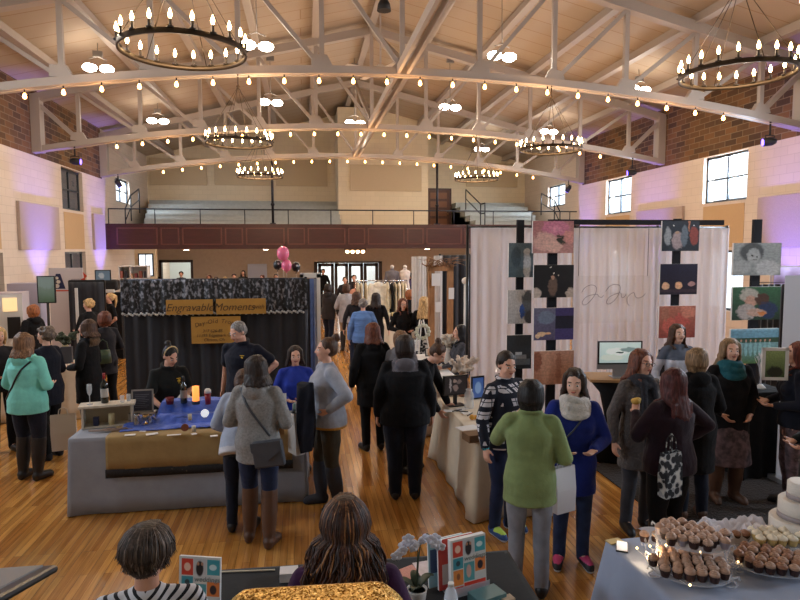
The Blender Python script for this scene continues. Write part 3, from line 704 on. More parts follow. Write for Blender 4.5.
def person(x, y, rot, label, cat='person', h=1.66, build=1., male=False, skin='fair', hair=('long', 'brown', .28), top=None, bottom=None, shoes=None,
           arms=('down', 'down'), head=(0, 0, 0), lean=0., side=0., stance=.0, drop=0., glasses=False, vox=.011, group=None, extra=None, face=True, neckopen=0., z0=0., headscale=1.):
    """rot 0 faces the camera end of the hall (-Y), positive turns towards +X"""
    root = empty('person', (x, y, z0), rot, label, cat, group)
    S = h/1.70; B = 1+(build-1)*.62
    W = (.185 if male else .165)*(.6+.4*B)
    base = Matrix.Scale(S, 4)
    DR = Matrix.Translation((0, 0, -drop))
    UP = base @ DR @ rot_about((0, .0, .95), 'X', lean) @ rot_about((0, 0, .95), 'Y', side)     # lean > 0 bows forward
    HD = UP @ rot_about((0, .01, 1.47), 'Z', head[0]) @ rot_about((0, .0, 1.48), 'X', head[1]) @ rot_about((0, 0, 1.48), 'Y', head[2])
    LO = base
    rnd = random.Random(hash((round(x*100), round(y*100))))
    pel = Vector((0, 0, .93-drop))
    # leg joints
    legs = []
    for s in (-1, 1):
        hip = Vector((s*.09*B**.5, 0, .93-drop)); st = .10+.02*s*0
        if drop > .2:
            kn = Vector((s*.12, -.40, .50)); an = Vector((s*.12, -.40, .09))
        else:
            dy = s*stance; kn = Vector((s*(.095)*B**.4, -.02-dy*.5-drop*.6, .50-drop*.3)); an = Vector((s*(.10+abs(stance)*.1), .02-dy, .085))
        toe = an+Vector((s*.03, -.15, -.045))
        legs.append((s, hip, kn, an, toe))
    armp = [(s, *arm_pts(sp, s, W)) for s, sp in zip((-1, 1), arms)]
    # ---------------- body (skin): one continuous surface
    b = MB(); b.M = UP
    b.loft([((0, .0, .86), .05*B, .05), ((0, .0, .90), .14*B, .095*B), ((0, 0, 1.0), .142*B, .10*B), ((0, 0, 1.12), .12*B, .088*B), ((0, 0, 1.25), .138*B, .098*B), ((0, .005, 1.35), .15*B, .095), ((0, .01, 1.41), .11, .07), ((0, .015, 1.45), .05, .05)], 18)
    b.capsule((0, .02, 1.40), (0, .0, 1.52), .056 if male else .049, .05 if male else .045)
    for s, sh, el, wr in armp:
        b.chain([sh, el, wr], [.046, .037, .025], 10)
        d = (wr-el).normalized()
        # palm and five fingers
        sidev = Vector((s, 0, 0))-d*Vector((s, 0, 0)).dot(d)
        if sidev.length < .2: sidev = Vector((0, 0, 1))-d*d.z
        sidev.normalize(); nrm = d.cross(sidev)*s       # palm faces -nrm side
        thumb_dir = -(nrm if abs(nrm.y) > 2 else Vector((0, -1, 0))-d*Vector((0, -1, 0)).dot(d))
        acr = (Vector((0, -1, 0))-d*Vector((0, -1, 0)).dot(d))
        if acr.length < .3: acr = Vector((0, 0, 1))-d*d.z
        acr.normalize(); inn = d.cross(acr); 
        if inn.x*s > 0: inn = -inn                        # towards the body / palm side
        pc = wr+d*.045
        b.capsule(wr, wr+d*.02, .025, .027, 10, .75, acr); b.capsule(wr+d*.03, wr+d*.07, .036, .037, 10, .42, acr)
        for k, (off, ln) in enumerate(((.030, .068), (.010, .076), (-.010, .070), (-.029, .055))):
            a0 = wr+d*.075+acr*off; a1 = a0+(d+inn*.25).normalized()*ln*.5; a2 = a1+(d+inn*1.0).normalized()*ln*.5
            b.chain([a0-d*.02, a0, a1, a2], [.0095, .0095, .009, .008], 6)
        t0 = wr+d*.02+acr*.026; t1 = t0+(d*.6+acr*.8+inn*.3).normalized()*.035; t2 = t1+(d+acr*.25+inn*.5).normalized()*.03
        b.chain([t0, t1, t2], [.013, .011, .0095], 6)
    b.M = HD; hs = headscale
    hc = Vector((0, -.005, 1.60))
    b.ball((0, .012, 1.615), (.073*hs, .092*hs, .085*hs), 18, 12)          # cranium
    b.ball((0, -.030, 1.575), (.060*hs, .062*hs, .088*hs), 16, 10)         # face
    b.ball((0, -.048, 1.510), (.036*hs, .036*hs, .028*hs), 12, 8)          # chin
    b.capsule((0, -.088, 1.607), (0, -.104, 1.572), .008, .0135, 8)        # nose
    for s in (-1, 1):
        b.ball((s*.012, -.092, 1.570), (.009, .010, .008), 8, 6)
        b.ball((s*.033, -.070, 1.563), (.022, .018, .022), 10, 7)          # cheek
        b.capsule((s*.014, -.084, 1.617), (s*.046, -.073, 1.617), .0085, .007, 8)   # brow ridge
        b.ball((s*.074*hs, .008, 1.588), (.011, .02, .03), 10, 8)             # ear
    b.ball((0, -.088, 1.539), (.023, .011, .0085), 12, 7)                     # lips
    b.M = LO
    for s, hip, kn, an, toe in legs:
        b.chain([hip, kn, an], [.088*B, .055*B**.6, .038], 12)
        b.capsule(an, an+Vector((s*.02, -.11, -.04)), .035, .03, 8)
    b.M = Matrix()
    near = vox <= .0095
    me = remesh(b, min(vox, .0085) if near else vox, 2)
    # materials by place on the head
    me.materials.append(skinmat(skin)); me.materials.append(LIP); me.materials.append(HAIR[hair[1]] if hair else skinmat(skin))
    inv = HD.inverted()
    if face and vox < .013:
        for p in me.polygons:
            c = inv @ p.center
            if c.z > 1.5 and c.y < -.06:
                if abs(c.x) < .024 and abs(c.z-1.539) < .0085 and c.y < -.088: p.material_index = 1
                elif .016 < abs(c.x) < .048 and abs(c.z-(1.622-.05*abs(abs(c.x)-.03))) < .0045: p.material_index = 2
    link('body', me, [], root)
    if face and vox < .013:
        for s in (-1, 1):
            e = MB(); e.M = HD; e.ball((s*.031, -.0805, 1.596), (.014, .008, .0075), 12, 8)
            e.ball((s*.031, -.0865, 1.596), (.0062, .0035, .0066), 10, 7, 1); e.build('eye', [EYEW, IRIS], root)
    # ---------------- hair
    if hair: make_hair(hair, HD, UP, root, rnd, vox, male)
    if glasses:
        g = MB(); g.M = HD
        for s in (-1, 1):
            g.tube([(s*.032+.023*math.cos(a), -.1, 1.594+.017*math.sin(a)) for a in [2*PI*i/14 for i in range(14)]], .0022, 5, closed=True)
            g.tube([(s*.054, -.098, 1.6), (s*.079, -.05, 1.6), (s*.08, .01, 1.595)], .0022, 5)
        g.tube([(-.01, -.102, 1.598), (.01, -.102, 1.598)], .0022, 5); g.build('glasses', mat('glasses_frame', (30, 26, 28), rough=.3), root)
    # ---------------- trousers or skirt
    bt = dict(bottom or dict(mat=cloth('jeans_navy', (32, 40, 60))))
    if shoes and shoes['kind'] == 'boot': bt['cuff'] = .042; bt['calf'] = .052
    q = MB(); q.M = LO; ez = bt.get('ease', 1.)
    if bt.get('kind') == 'skirt':
        hem = bt.get('hem', .35)
        secs = [((0, 0, 1.02-drop), .135*B, .10*B), ((0, 0, .93-drop), .165*B, .13*B), ((0, -.0, .7-drop), .19*B, .165*B), ((0, 0, hem), .22*B, .20*B), ((0, 0, hem-.004), .19*B, .17*B)]
        if drop > .2: secs = [((0, -.05*i, .98-drop-.03*i), .17*B, .14*B+.03*i) for i in range(4)]
        q.loft(secs, 24)
    else:
        q.loft([((0, .0, .84-drop), .10*B, .08*B), ((0, .0, .92-drop), .168*B, .125*B), ((0, 0, 1.0-drop), .158*B, .118*B), ((0, 0, 1.06-drop), .14*B, .10*B)], 20)
        for s, hip, kn, an, toe in legs:
            q.chain([hip, hip*.5+kn*.5+Vector((s*.004, .008, 0)), kn, kn*.45+an*.55+Vector((0, .012, 0)), an+Vector((0, .005, bt.get('len', -.02)))], [.088*B*ez, .083*B*ez, .066*B**.7*ez, .060*B**.5*ez*bt.get('calf', .06)/.06, bt.get('cuff', .054)*ez], 14)
        for s in (-1, 1): q.ball((s*.07*B, .06, .90-drop), (.088*B, .08*B, .10))
    q.M = Matrix(); me = remesh(q, max(vox, .011), 3); wrinkle(me, .004, 9, rnd); link('skirt' if bt.get('kind') == 'skirt' else 'trousers', me, [bt['mat']], root)
    # ---------------- shoes
    sh_ = shoes or dict(kind='shoe', mat=mat('black_leather', (26, 24, 26), rough=.45))
    for s, hip, kn, an, toe in legs:
        q = MB(); q.M = LO; fx = s*.035
        q.capsule(an+Vector((0, .02, -.022)), an+Vector((fx, -.13, -.040)), .052, .043, 12, .95)
        q.capsule(an+Vector((0, .03, -.05)), an+Vector((fx, -.15, -.055)), .04, .036, 12)
        if sh_['kind'] == 'boot':
            tp = min(sh_.get('h', .36), .42); k2 = an+(kn-an).normalized()*tp
            q.chain([an, an*.5+k2*.5, k2], [.052, .070*B**.5, .072*B**.5], 14)
        else: q.capsule(an+Vector((0, .012, -.02)), an+Vector((0, .01, .02)), .045, .043, 12)
        q.M = Matrix(); me = remesh(q, max(vox, .010), 2)
        for v in me.vertices: v.co.z = max(v.co.z, .004)
        mats = [sh_['mat']]
        if 'sole' in sh_:
            mats += [sh_['sole'], sh_['lace']]; me.materials.append(mats[0]); me.materials.append(mats[1]); me.materials.append(mats[2])
            for p in me.polygons:
                c = p.center/S
                if c.z < .025: p.material_index = 1
                elif c.z > .07 and c.y < an.y-.04: p.material_index = 2
            link('shoe', me, [], root)
        else: link('boot' if sh_['kind'] == 'boot' else 'shoe', me, mats, root)
    # ---------------- top
    tp = top or dict(mat=cloth('black_coat', (28, 27, 30)))
    lo = tp.get('loose', 0.)*.6; hem = tp.get('hem', .86); fl = tp.get('flare', 1.)
    q = MB(); q.M = UP
    secs = []
    if hem < .80: secs += [((0, 0, hem-.004), (.15*B+lo)*fl*.9, (.12*B+lo)*fl*.9), ((0, 0, hem), (.178*B+lo)*fl, (.145*B+lo)*fl), ((0, 0, (hem+.9)/2), (.176*B+lo)*(.5+.5*fl), (.14*B+lo)*(.5+.5*fl))]
    else: secs += [((0, 0, hem-.004), .16*B, .12*B), ((0, .01, hem), .19*B+lo, .145*B+lo)]
    secs += [((0, .008, max(.94, hem+.04)), .186*B+lo, .142*B+lo), ((0, 0, 1.10), (.150 if not male else .165)*B+lo, .118*B+lo), ((0, -.01 if not male else 0, 1.24), .168*B+lo, .134*B+lo), ((0, 0, 1.31), .172*B+lo, .124*B+lo), ((0, .005, 1.375), W*.90, .098+lo), ((0, .012, 1.415), W*.62, .08+lo*.5), ((0, .014, 1.445), .072, .066), ((0, .015, 1.465), .056, .056), ((0, .015, 1.467), .04, .04)]
    if neckopen: secs = secs[:-1]
    q.loft(secs, 24)
    if not male and hem < 1.1:
        for s in (-1, 1): q.ball((s*.075, -.085*B, 1.235), (.075, .06, .075), 12, 8)
    short = tp.get('sleeve') == 'short'
    for s, sh, el, wr in armp:
        if short: q.chain([sh, sh*.35+el*.65], [.060+lo*.4, .062+lo*.4], 14)
        else: q.chain([sh, sh*.5+el*.5, el, el*.5+wr*.5, el*.06+wr*.94], [.056+lo*.5, .058+lo*.5, .052+lo*.5, .046+lo*.5, .037+lo*.4], 14)
        q.capsule((s*.05, .01, 1.425), sh, .036, .054+lo*.4, 12)
    if tp.get('hood'):
        q.ball((0, .10, 1.415), (.105, .06, .075), 16, 10); q.chain([(-.085, .05, 1.45), (-.06, -.05, 1.43), (0, -.08, 1.39)], [.035, .028, .022], 10); q.chain([(.085, .05, 1.45), (.06, -.05, 1.43), (0, -.08, 1.39)], [.035, .028, .022], 10)
    if tp.get('collar'):
        q.tube([(.075*math.cos(a), .015+.07*math.sin(a), 1.465+.012*math.sin(a)) for a in [2*PI*i/16 for i in range(16)]], .02, 8, closed=True)
    if tp.get('hem') and hem < .8: pass
    q.M = Matrix(); me = remesh(q, max(vox, .010), 3); wrinkle(me, tp.get('fold', .006), 7, rnd)
    tm = tp['mat']; mats = [tm]
    if tp.get('second'):   # a second colour for a named zone
        me.materials.append(tm); me.materials.append(tp['second'][1]); iu = UP.inverted()
        for p in me.polygons:
            if tp['second'][0](iu @ p.center): p.material_index = 1
        mats = []
    link(tp.get('name', 'jacket'), me, mats, root)
    if tp.get('cuff'):
        q = MB(); q.M = UP
        s, sh, el, wr = armp[0]; d = (wr-el).normalized(); q.capsule(wr-d*.075, wr-d*.01, .040, .038, 12); q.build('cuff', tp['cuff'], root)
    if extra: extra(root, UP, HD, LO, S)
    root['armpts'] = 0; del root['armpts']
    PW[root.name] = [UP @ wr+((UP @ wr)-(UP @ el)).normalized()*.08*S for s, sh, el, wr in armp]
    return root
PW = {}
def hand(root, i):
    """world position of the palm of arm i"""
    return Matrix.Translation(root.location) @ rotz(root.rotation_euler.z) @ PW[root.name][i]
def wrinkle(me, amp, sc, rnd):
    o = Vector((rnd.random()*9, rnd.random()*9, rnd.random()*9))
    cos = []
    for v in me.vertices:
        n = noise.noise((v.co*sc)+o)+.5*noise.noise(Vector((v.co.x*sc*2.2, v.co.y*sc*2.2, v.co.z*sc*3))+o)
        cos.append(v.co+v.normal*amp*n)
    for v, c in zip(me.vertices, cos): v.co = c
def head_surf(a, z, off=0., full=False):
    """point on the scalp ellipsoid at angle a (0 = front, PI = back) and height z"""
    cx, cy, cz = 0, .016, 1.612; t = max(0, 1-((z-cz)/.10)**2)**.5
    if full and z < cz: t = .985
    return Vector((math.sin(a)*(.083+off)*t, cy-math.cos(a)*(.103+off)*t, z))
def make_hair(spec, HD, UP, root, rnd, vox, male=False):
    style, col, L = spec[0], spec[1], spec[2]
    q = MB(); q.M = HD
    # cap over crown and back
    q.ball((0, .026, 1.630), (.083, .094, .087), 18, 12)
    if style in ('short', 'curly', 'pixie'):
        q.ball((0, .05, 1.595), (.078, .072, .075), 16, 10)
        for s in (-1, 1): q.capsule((s*.072, .0, 1.63), (s*.073, .005, 1.585), .016, .01, 8)
        if style != 'short' or not male:
            k = 60 if style == 'curly' else 34
            for i in range(k):
                a = rnd.uniform(.35*PI if i % 3 else .22*PI, 1.65*PI); z = rnd.uniform(1.55, 1.70)
                if math.cos(a) > .2 and z < 1.64: z = 1.67
                p = head_surf(a, z, .006); q.ball(p, rnd.uniform(.018, .028) if style == 'curly' else rnd.uniform(.014, .02), 8, 6)
    else:
        if style == 'bun':
            q.ball((0, .045, 1.60), (.078, .075, .08), 16, 10)
            q.ball((0, .10, 1.715), (.04, .04, .036), 12, 8); q.ball((.015, .115, 1.70), (.03, .03, .028), 10, 7)
        n = 34 if style in ('wavy', 'long') else 26
        if style == 'bun': n = 0
        if style == 'pony':
            q.ball((0, .045, 1.60), (.078, .075, .08), 16, 10); n = 0
            q.chain([(0, .10, 1.66), (0, .15, 1.62), (0, .15, 1.50), (0, .13, 1.66-L)], [.03, .034, .03, .012], 10)
        for i in range(n):
            a = PI+(i/(n-1)*2-1)*PI*.66
            frontness = abs(a-PI)/(PI*.66)
            ln = L*(1-.12*frontness*rnd.random())*rnd.uniform(.9, 1.05)
            pts = []; rr = []
            for z in (1.70, 1.655, 1.60, 1.55): pts.append(head_surf(a if z < 1.69 else (a*.6+PI*.4), z, .004, True)); rr.append(.017)
            p = pts[-1].copy(); zend = 1.64-ln; K = 5
            for k_ in range(1, K+1):
                z = 1.55+(zend-1.55)*k_/K
                if zend >= 1.55: break
                sh = min(1., k_/K)
                rad = .088+.03*sh if style != 'bob' else .088-.014*sh
                back = .02+.035*sh*(style != 'bob')
                if style == 'bob': zend = min(zend, 1.475)
                wv = (.010 if style == 'wavy' else .003)*math.sin(k_*2.1+i)
                pp = Vector((math.sin(a)*(rad+wv), back-math.cos(a)*(rad*.92+wv), z))
                if z < 1.44 and pp.y > .0: pp.y = max(pp.y, .105+.02*rnd.random())
                if z < 1.44 and pp.y <= .0: pp.y = min(pp.y, -.10); pp.x = pp.x*.8
                pts.append(pp); rr.append(.019*(1-.45*sh) if style != 'bob' else .018*(1-.6*sh))
            q.chain(pts, rr, 8)
    if L > .1 and style in ('long', 'wavy'): pass
    q.M = Matrix(); me = remesh(q, max(.008, min(vox, .012)), 2)
    o = Vector((rnd.random()*9,)*3)
    for v in me.vertices: v.co += v.normal*.004*noise.noise(Vector((v.co.x*38, v.co.y*38, v.co.z*7))+o)
    link('hair', me, [HAIR[col]], root)
def strap_on(root, M, side=1, m_=None, B=1., lo=.02):
    """a cross-body strap lying over the clothes"""
    pts = []
    for i in range(28):
        a = 2*PI*i/28; z = 1.21+.22*math.cos(a); 
        X = -side*.115*B*math.cos(a)*1.05; t = max(0., 1-min(1, (z-1.2)**2*7))
        yv = math.sin(a)*(.155*B+lo)
        pts.append(M @ Vector((X+(-side*.0), -yv, z+.02)))
    return pts
# ================================================================ THE CROWD
BLK = cloth('black_cloth', (17, 16, 18), sheen=.02); BLK2 = cloth('black_wool', (20, 19, 22), sheen=.02); NAVYC = cloth('navy_coat', (20, 22, 33), sheen=.03); JEAN = cloth('blue_jeans', (36, 48, 78), var=.3); DJEAN = cloth('dark_jeans', (26, 30, 44))
CHAR = cloth('charcoal_cloth', (36, 34, 38)); LEA = mat('black_leather', (26, 24, 26), rough=.45); BRL = mat('brown_leather', (86, 58, 42), rough=.5, var=.15)
GREYL = cloth('light_grey_sweat', (150, 154, 166)); HEATH = cloth('heather_fleece', (136, 134, 132), var=.22, scale=60)
def hp(px, py, h):
    """floor spot of a standing person whose head top is seen at px, py"""
    p = at_z(px, py, h); return p.x, p.y
BOOT = lambda m_, h=.36: dict(kind='boot', mat=m_, h=h)
g_l, g_m, g_r = 'visitors at the left booths', 'visitors in the centre aisle', 'visitors at the photography booth'
# ---- left side
TEAL = cloth('teal_jacket', (124, 206, 194), var=.12)
x, y = hp(17, 332, 1.66)
teal = person(x+.13, y-.12, PI-.35, 'woman in a teal hooded jacket, navy jeans and tall black boots, seen from behind', h=1.66, build=1.3, hair=('long', 'lightbrown', .20), top=dict(mat=TEAL, hem=.80, hood=1, loose=.02), bottom=dict(mat=DJEAN), shoes=BOOT(LEA, .4), arms=('front', 'low'), vox=.0095)
x, y = hp(45, 327, 1.64)
curly = person(x, y, -1.9, 'woman with curly grey-brown hair and glasses in a long dark navy coat', h=1.64, build=1.12, hair=('curly', 'greybrown', 0), glasses=True, top=dict(mat=NAVYC, hem=.72, loose=.015, name='coat'), bottom=dict(mat=BLK), arms=('front', 'down'), vox=.0095, shoes=dict(kind='shoe', mat=CHAR))
x, y = hp(81, 322, 1.66)
person(x, y+.2, -1.7, 'woman with brown hair in a black puffer coat with a fur-trimmed hood', h=1.66, build=1.05, hair=('long', 'brown', .16), top=dict(mat=BLK, hem=.6, hood=1, loose=.02, name='coat', second=(lambda c: c.z > 1.36 and c.y > .08, cloth('fur_trim', (92, 70, 52), bump=1, bscale=60))), bottom=dict(mat=BLK), arms=('front', 'front'), vox=.010)
x, y = hp(90, 314, 1.64)
p4 = person(x+.1, y+.3, -2.4, 'woman with red-brown bobbed hair in a dark coat carrying a green handbag', h=1.64, hair=('bob', 'redbrown', .15), top=dict(mat=CHAR, hem=.72, name='coat'), bottom=dict(mat=BLK), arms=('front', 'low'))
x, y = hp(88, 299, 1.66)
person(x, y, -2.1, 'woman with short pale blonde hair in black, behind the red-haired woman', h=1.66, hair=('short', 'blonde', 0), top=dict(mat=BLK), bottom=dict(mat=BLK), arms=('front', 'front'))
p = at_z(112, 366)
person(p.x, p.y, -.9, 'blonde woman in a black short-sleeved top and black trousers beside the dark curtain', h=1.62, hair=('pony', 'blonde', .3), top=dict(mat=BLK, sleeve='short'), bottom=dict(mat=BLK), arms=('down', 'low'), skin='light', vox=.0105)
x, y = hp(32, 305, 1.62)
person(x, y, -2.0, 'woman with short ginger hair in a black hooded jacket by the white cabinet', h=1.62, hair=('bob', 'ginger', .12), top=dict(mat=BLK, hood=1, loose=.02), bottom=dict(mat=BLK), arms=('front', 'front'))
x, y = hp(-2, 328, 1.6)
person(x, y, .6, 'woman with pinkish blond hair cut off by the left edge of the photo', h=1.6, hair=('bob', 'blonde', .12), top=dict(mat=CHAR), bottom=dict(mat=BLK), arms=('front', 'front'))
# ---- engraving booth staff and customers
NPOLO = cloth('navy_polo', (18, 21, 36)); DPOLO = cloth('black_polo', (20, 22, 22))
GOLD = mat('gold_thread', (206, 168, 40), rough=.5)
def logo(root, UP, HD, LO, S):
    q = MB(); q.M = UP
    q.ball((.075, -.139, 1.305), (.018, .008, .018), 10, 6); q.beam((.075, -.139, 1.29), (.075, -.137, 1.268), .008, .006); q.box(.055, -.141, 1.262, .095, -.130, 1.268)
    q.box(.05, -.137, 1.33, .10, -.124, 1.336); q.build('embroidered_logo', GOLD, root)
def headband(root, HD):
    q = MB(); q.M = HD
    q.tube([(.088*math.cos(a), .0+.012*math.sin(a), 1.625+.096*math.sin(a)) for a in [PI*i/16 for i in range(17)]], .008, 6); q.build('headband', mat('gold_band', (206, 176, 128), rough=.4), root)
def ex_w(r, U, H, Lo, S): logo(r, U, H, Lo, S); headband(r, H)
staff_w = person(-1.58, 7.4, .55, 'woman with dark hair and a headband in a black polo behind the blue cloth', h=1.62, build=1.2, drop=.14, hair=('bun', 'black', .0), top=dict(mat=DPOLO, sleeve='short', collar=1, loose=.01, name='polo_shirt'), bottom=dict(mat=BLK), arms=('table', 'front'), head=(.2, .32, 0), lean=.12, vox=.0095, extra=ex_w)
staff_m = person(-.74, 7.65, -.45, 'grey-haired man in a navy polo with a yellow logo, looking down at the table', h=1.75, build=1.3, male=True, drop=.03, hair=('short', 'grey', 0), top=dict(mat=NPOLO, sleeve='short', collar=1, loose=.02, name='polo_shirt'), bottom=dict(mat=BLK), arms=('down', 'hip'), head=(-.35, .35, 0), lean=.08, vox=.0095, extra=logo)
ROY = cloth('royal_blue_sweater', (34, 54, 150))
staff_b = person(-.12, 7.25, .1, 'smiling woman with dark shoulder-length hair in a royal blue sweater behind the table', h=1.56, build=1.1, drop=.12, hair=('long', 'darkbrown', .2), top=dict(mat=ROY, loose=.01, name='sweater'), bottom=dict(mat=BLK), arms=('front', 'front'), head=(.0, .1, 0), vox=.0095)
c1 = person(-.42, 5.42, PI-.25, 'woman in a heather grey hooded fleece and knee-high brown boots, seen from behind', h=1.66, build=1.08, hair=('long', 'darkbrown', .19), top=dict(mat=HEATH, hood=1, hem=.78, loose=.025, name='fleece'), bottom=dict(mat=cloth('navy_jeans', (30, 40, 68), var=.25)), shoes=BOOT(BRL, .42), arms=('front', 'front'), head=(.7, .1, 0), vox=.0085, stance=.05)
PALEB = cloth('pale_blue_jacket', (158, 168, 188))
person(-.60, 5.72, PI-.05, 'person in a pale blue-grey jacket and dark jeans half hidden behind the fleece', h=1.52, build=1.05, hair=('bob', 'brown', .12), top=dict(mat=PALEB, hem=.80, loose=.02, second=(lambda c: c.z < .86, cloth('white_hem', (190, 190, 196)))), bottom=dict(mat=DJEAN), arms=('front', 'front'), vox=.0095, head=(0, .5, 0), lean=.5)
OLIVE = cloth('olive_trousers', (66, 60, 48)); MUST = cloth('mustard_hem', (180, 128, 50))
c2 = person(.20, 6.12, -1.35, 'woman with a high bun in a light grey sweatshirt and olive trousers', h=1.70, build=1.28, hair=('bun', 'brown', 0), top=dict(mat=GREYL, hem=.84, loose=.03, name='sweatshirt', second=(lambda c: c.z < .865, MUST)), bottom=dict(mat=OLIVE), shoes=BOOT(mat('grey_suede', (52, 52, 60), rough=.8), .34), arms=('front', 'hip'), head=(-.1, .0, 0), vox=.0085, stance=-.06)
# ---- centre aisle
MG = cloth('dark_grey_jacket', (48, 44, 44)); GREYC = cloth('pale_grey_coat', (160, 156, 158)); TANP = cloth('tan_trousers', (150, 126, 98)); PUFF = cloth('sky_blue_puffer', (98, 136, 198), bump=.8, bscale=20, stretch=(.3, .3, 2))
p = at_z(333, 348); person(p.x-.1, p.y, PI-.5, 'person with dark hair in a charcoal hooded jacket walking away down the aisle', h=1.68, hair=('bob', 'darkbrown', .12), top=dict(mat=MG, hem=.78, hood=1, loose=.03), bottom=dict(mat=DJEAN), stance=.12, vox=.013)
p = at_z(347, 351); person(p.x, p.y, PI-.1, 'woman in a pale grey coat with a crossbody strap, tan trousers and black boots', h=1.70, build=1.05, hair=('bob', 'brown', .12), top=dict(mat=GREYC, hem=.74, loose=.03, name='coat'), bottom=dict(mat=TANP), shoes=BOOT(LEA, .42), arms=('front', 'front'), vox=.013)
x, y = hp(362, 292, 1.66); person(x-.12, y, PI, 'woman with wavy brown hair in a dark jacket behind the blue puffer jacket', h=1.66, hair=('wavy', 'brown', .22), top=dict(mat=CHAR), vox=.013)
x, y = hp(363, 300, 1.6); bluep = person(x, y, PI-.1, 'person with short grey hair in a sky blue puffer jacket and black trousers', h=1.62, build=1.15, hair=('short', 'grey', 0), top=dict(mat=PUFF, hem=.82, loose=.03), bottom=dict(mat=BLK), vox=.012)
x, y = hp(376, 293, 1.64); person(x, y, PI-.3, 'woman with long dark hair in a black coat right of the blue puffer jacket', h=1.64, hair=('long', 'darkbrown', .26), top=dict(mat=BLK, hem=.6, name='coat'), bottom=dict(mat=BLK), vox=.013)
x, y = hp(378, 325, 1.64); p7 = person(x-.05, y+.2, PI+.2, 'woman with red-brown hair in a long black coat carrying a dark bag', h=1.64, build=1.15, hair=('long', 'redbrown', .2), top=dict(mat=BLK, hem=.62, loose=.03, name='coat', hood=1), bottom=dict(mat=BLK), vox=.0105)
bigb = person(1.0, 6.22, PI-.12, 'large person in black with a grey hood, the tallest figure in the centre aisle', h=1.70, build=1.45, hair=('bob', 'darkbrown', .16), top=dict(mat=cloth('black_hoodie', (15, 15, 19), sheen=.02), hem=.80, hood=1, loose=.03, name='hoodie', second=(lambda c: c.z > 1.35 and c.y > .02 and abs(c.x) < .13, cloth('grey_hood', (96, 92, 98)))), bottom=dict(mat=cloth('dark_navy_trousers', (18, 21, 34)), ease=1.15), arms=('down', 'down'), vox=.0095)
x, y = hp(401, 331, 1.55); cap_p = person(x, y, PI-.5, 'person with light brown hair in a grey flat cap and grey hood', h=1.55, hair=('bob', 'lightbrown', .14), top=dict(mat=cloth('grey_hoodie', (120, 118, 122)), hood=1), arms=('front', 'front'), vox=.0105)
x, y = hp(403, 299, 1.62); person(x, y, .1, 'woman with glasses and long auburn hair in black, facing the camera', h=1.62, hair=('long', 'redbrown', .3), glasses=True, top=dict(mat=BLK), arms=('front', 'front'), vox=.0115)
x, y = hp(409, 290, 1.64); person(x, y, PI+.4, 'woman with ginger-blonde hair in black behind the woman with glasses', h=1.64, hair=('bob', 'ginger', .14), top=dict(mat=BLK), vox=.013)
FLOR = patt('floral_skirt', [(24, 24, 28), (30, 30, 34), (150, 150, 150), (190, 186, 178)], 'voronoi', scale=22, const=True, pos=[0, .3, .55, .7][::1], rough=.9)
x, y = hp(424, 297, 1.66); person(x, y, PI-.3, 'woman with long straight blonde hair in a black top and floral skirt', h=1.66, hair=('long', 'blonde', .36), top=dict(mat=BLK, hem=.92), bottom=dict(kind='skirt', mat=FLOR, hem=.4), arms=('front', 'front'), vox=.0115)
PATB = patt('dark_patterned_blouse', [(26, 26, 30), (60, 60, 66), (96, 96, 100)], 'noise', scale=40, rough=.9)
x, y = hp(453, 325, 1.42); person(x+.1, y, -1.5, 'woman with long black hair in a patterned blouse leaning on the cream table', h=1.6, drop=.2, hair=('long', 'black', .34), top=dict(mat=PATB), arms=('table', 'table'), vox=.0105)
bend = person(1.16, 7.0, 1.05, 'woman in black with a hair bun, bending over the table to the right', h=1.62, build=1.0, hair=('bun', 'brown', 0), top=dict(mat=BLK, hem=.85, loose=.02), bottom=dict(mat=BLK), arms=('reach', 'reach'), lean=.62, head=(0, .1, 0), vox=.0095)
# ---- right: visitors in front of the photo display
PLAID = None
def plaidmat():
    m, nt, b = newmat('black_white_plaid_fleece'); N, Lk = nt.nodes, nt.links
    tc = N.new('ShaderNodeTexCoord'); sp = N.new('ShaderNodeSeparateXYZ'); Lk.new(tc.outputs['Object'], sp.inputs[0])
    def band(src, per, w_, off=0.):
        a = N.new('ShaderNodeMath'); a.operation = 'ADD'; Lk.new(src, a.inputs[0]); a.inputs[1].default_value = off+10*per
        mo = N.new('ShaderNodeMath'); mo.operation = 'MODULO'; Lk.new(a.outputs[0], mo.inputs[0]); mo.inputs[1].default_value = per
        lt = N.new('ShaderNodeMath'); lt.operation = 'LESS_THAN'; Lk.new(mo.outputs[0], lt.inputs[0]); lt.inputs[1].default_value = w_; return lt.outputs[0]
    ax = N.new('ShaderNodeMath'); ax.operation = 'ADD'; Lk.new(sp.outputs['X'], ax.inputs[0]); Lk.new(sp.outputs['Y'], ax.inputs[1])
    u_ = band(ax.outputs[0], .10, .060); v_ = band(sp.outputs['Z'], .11, .066); u2 = band(ax.outputs[0], .10, .008, .07); v2 = band(sp.outputs['Z'], .11, .008, .075)
    mu = N.new('ShaderNodeMath'); mu.operation = 'MULTIPLY'; Lk.new(u_, mu.inputs[0]); Lk.new(v_, mu.inputs[1])
    mx = N.new('ShaderNodeMath'); mx.operation = 'MAXIMUM'; Lk.new(u2, mx.inputs[0]); Lk.new(v2, mx.inputs[1])
    s = N.new('ShaderNodeMath'); s.operation = 'SUBTRACT'; s.use_clamp = True; Lk.new(mu.outputs[0], s.inputs[0]); Lk.new(mx.outputs[0], s.inputs[1])
    mm = N.new('ShaderNodeMix'); mm.data_type = 'RGBA'; Lk.new(s.outputs[0], mm.inputs[0]); mm.inputs[6].default_value = (*lin((22, 26, 40)), 1); mm.inputs[7].default_value = (*lin((205, 200, 204)), 1)
    Lk.new(mm.outputs[2], b.inputs['Base Color']); b.inputs['Roughness'].default_value = .95; return m
PLAID = plaidmat()
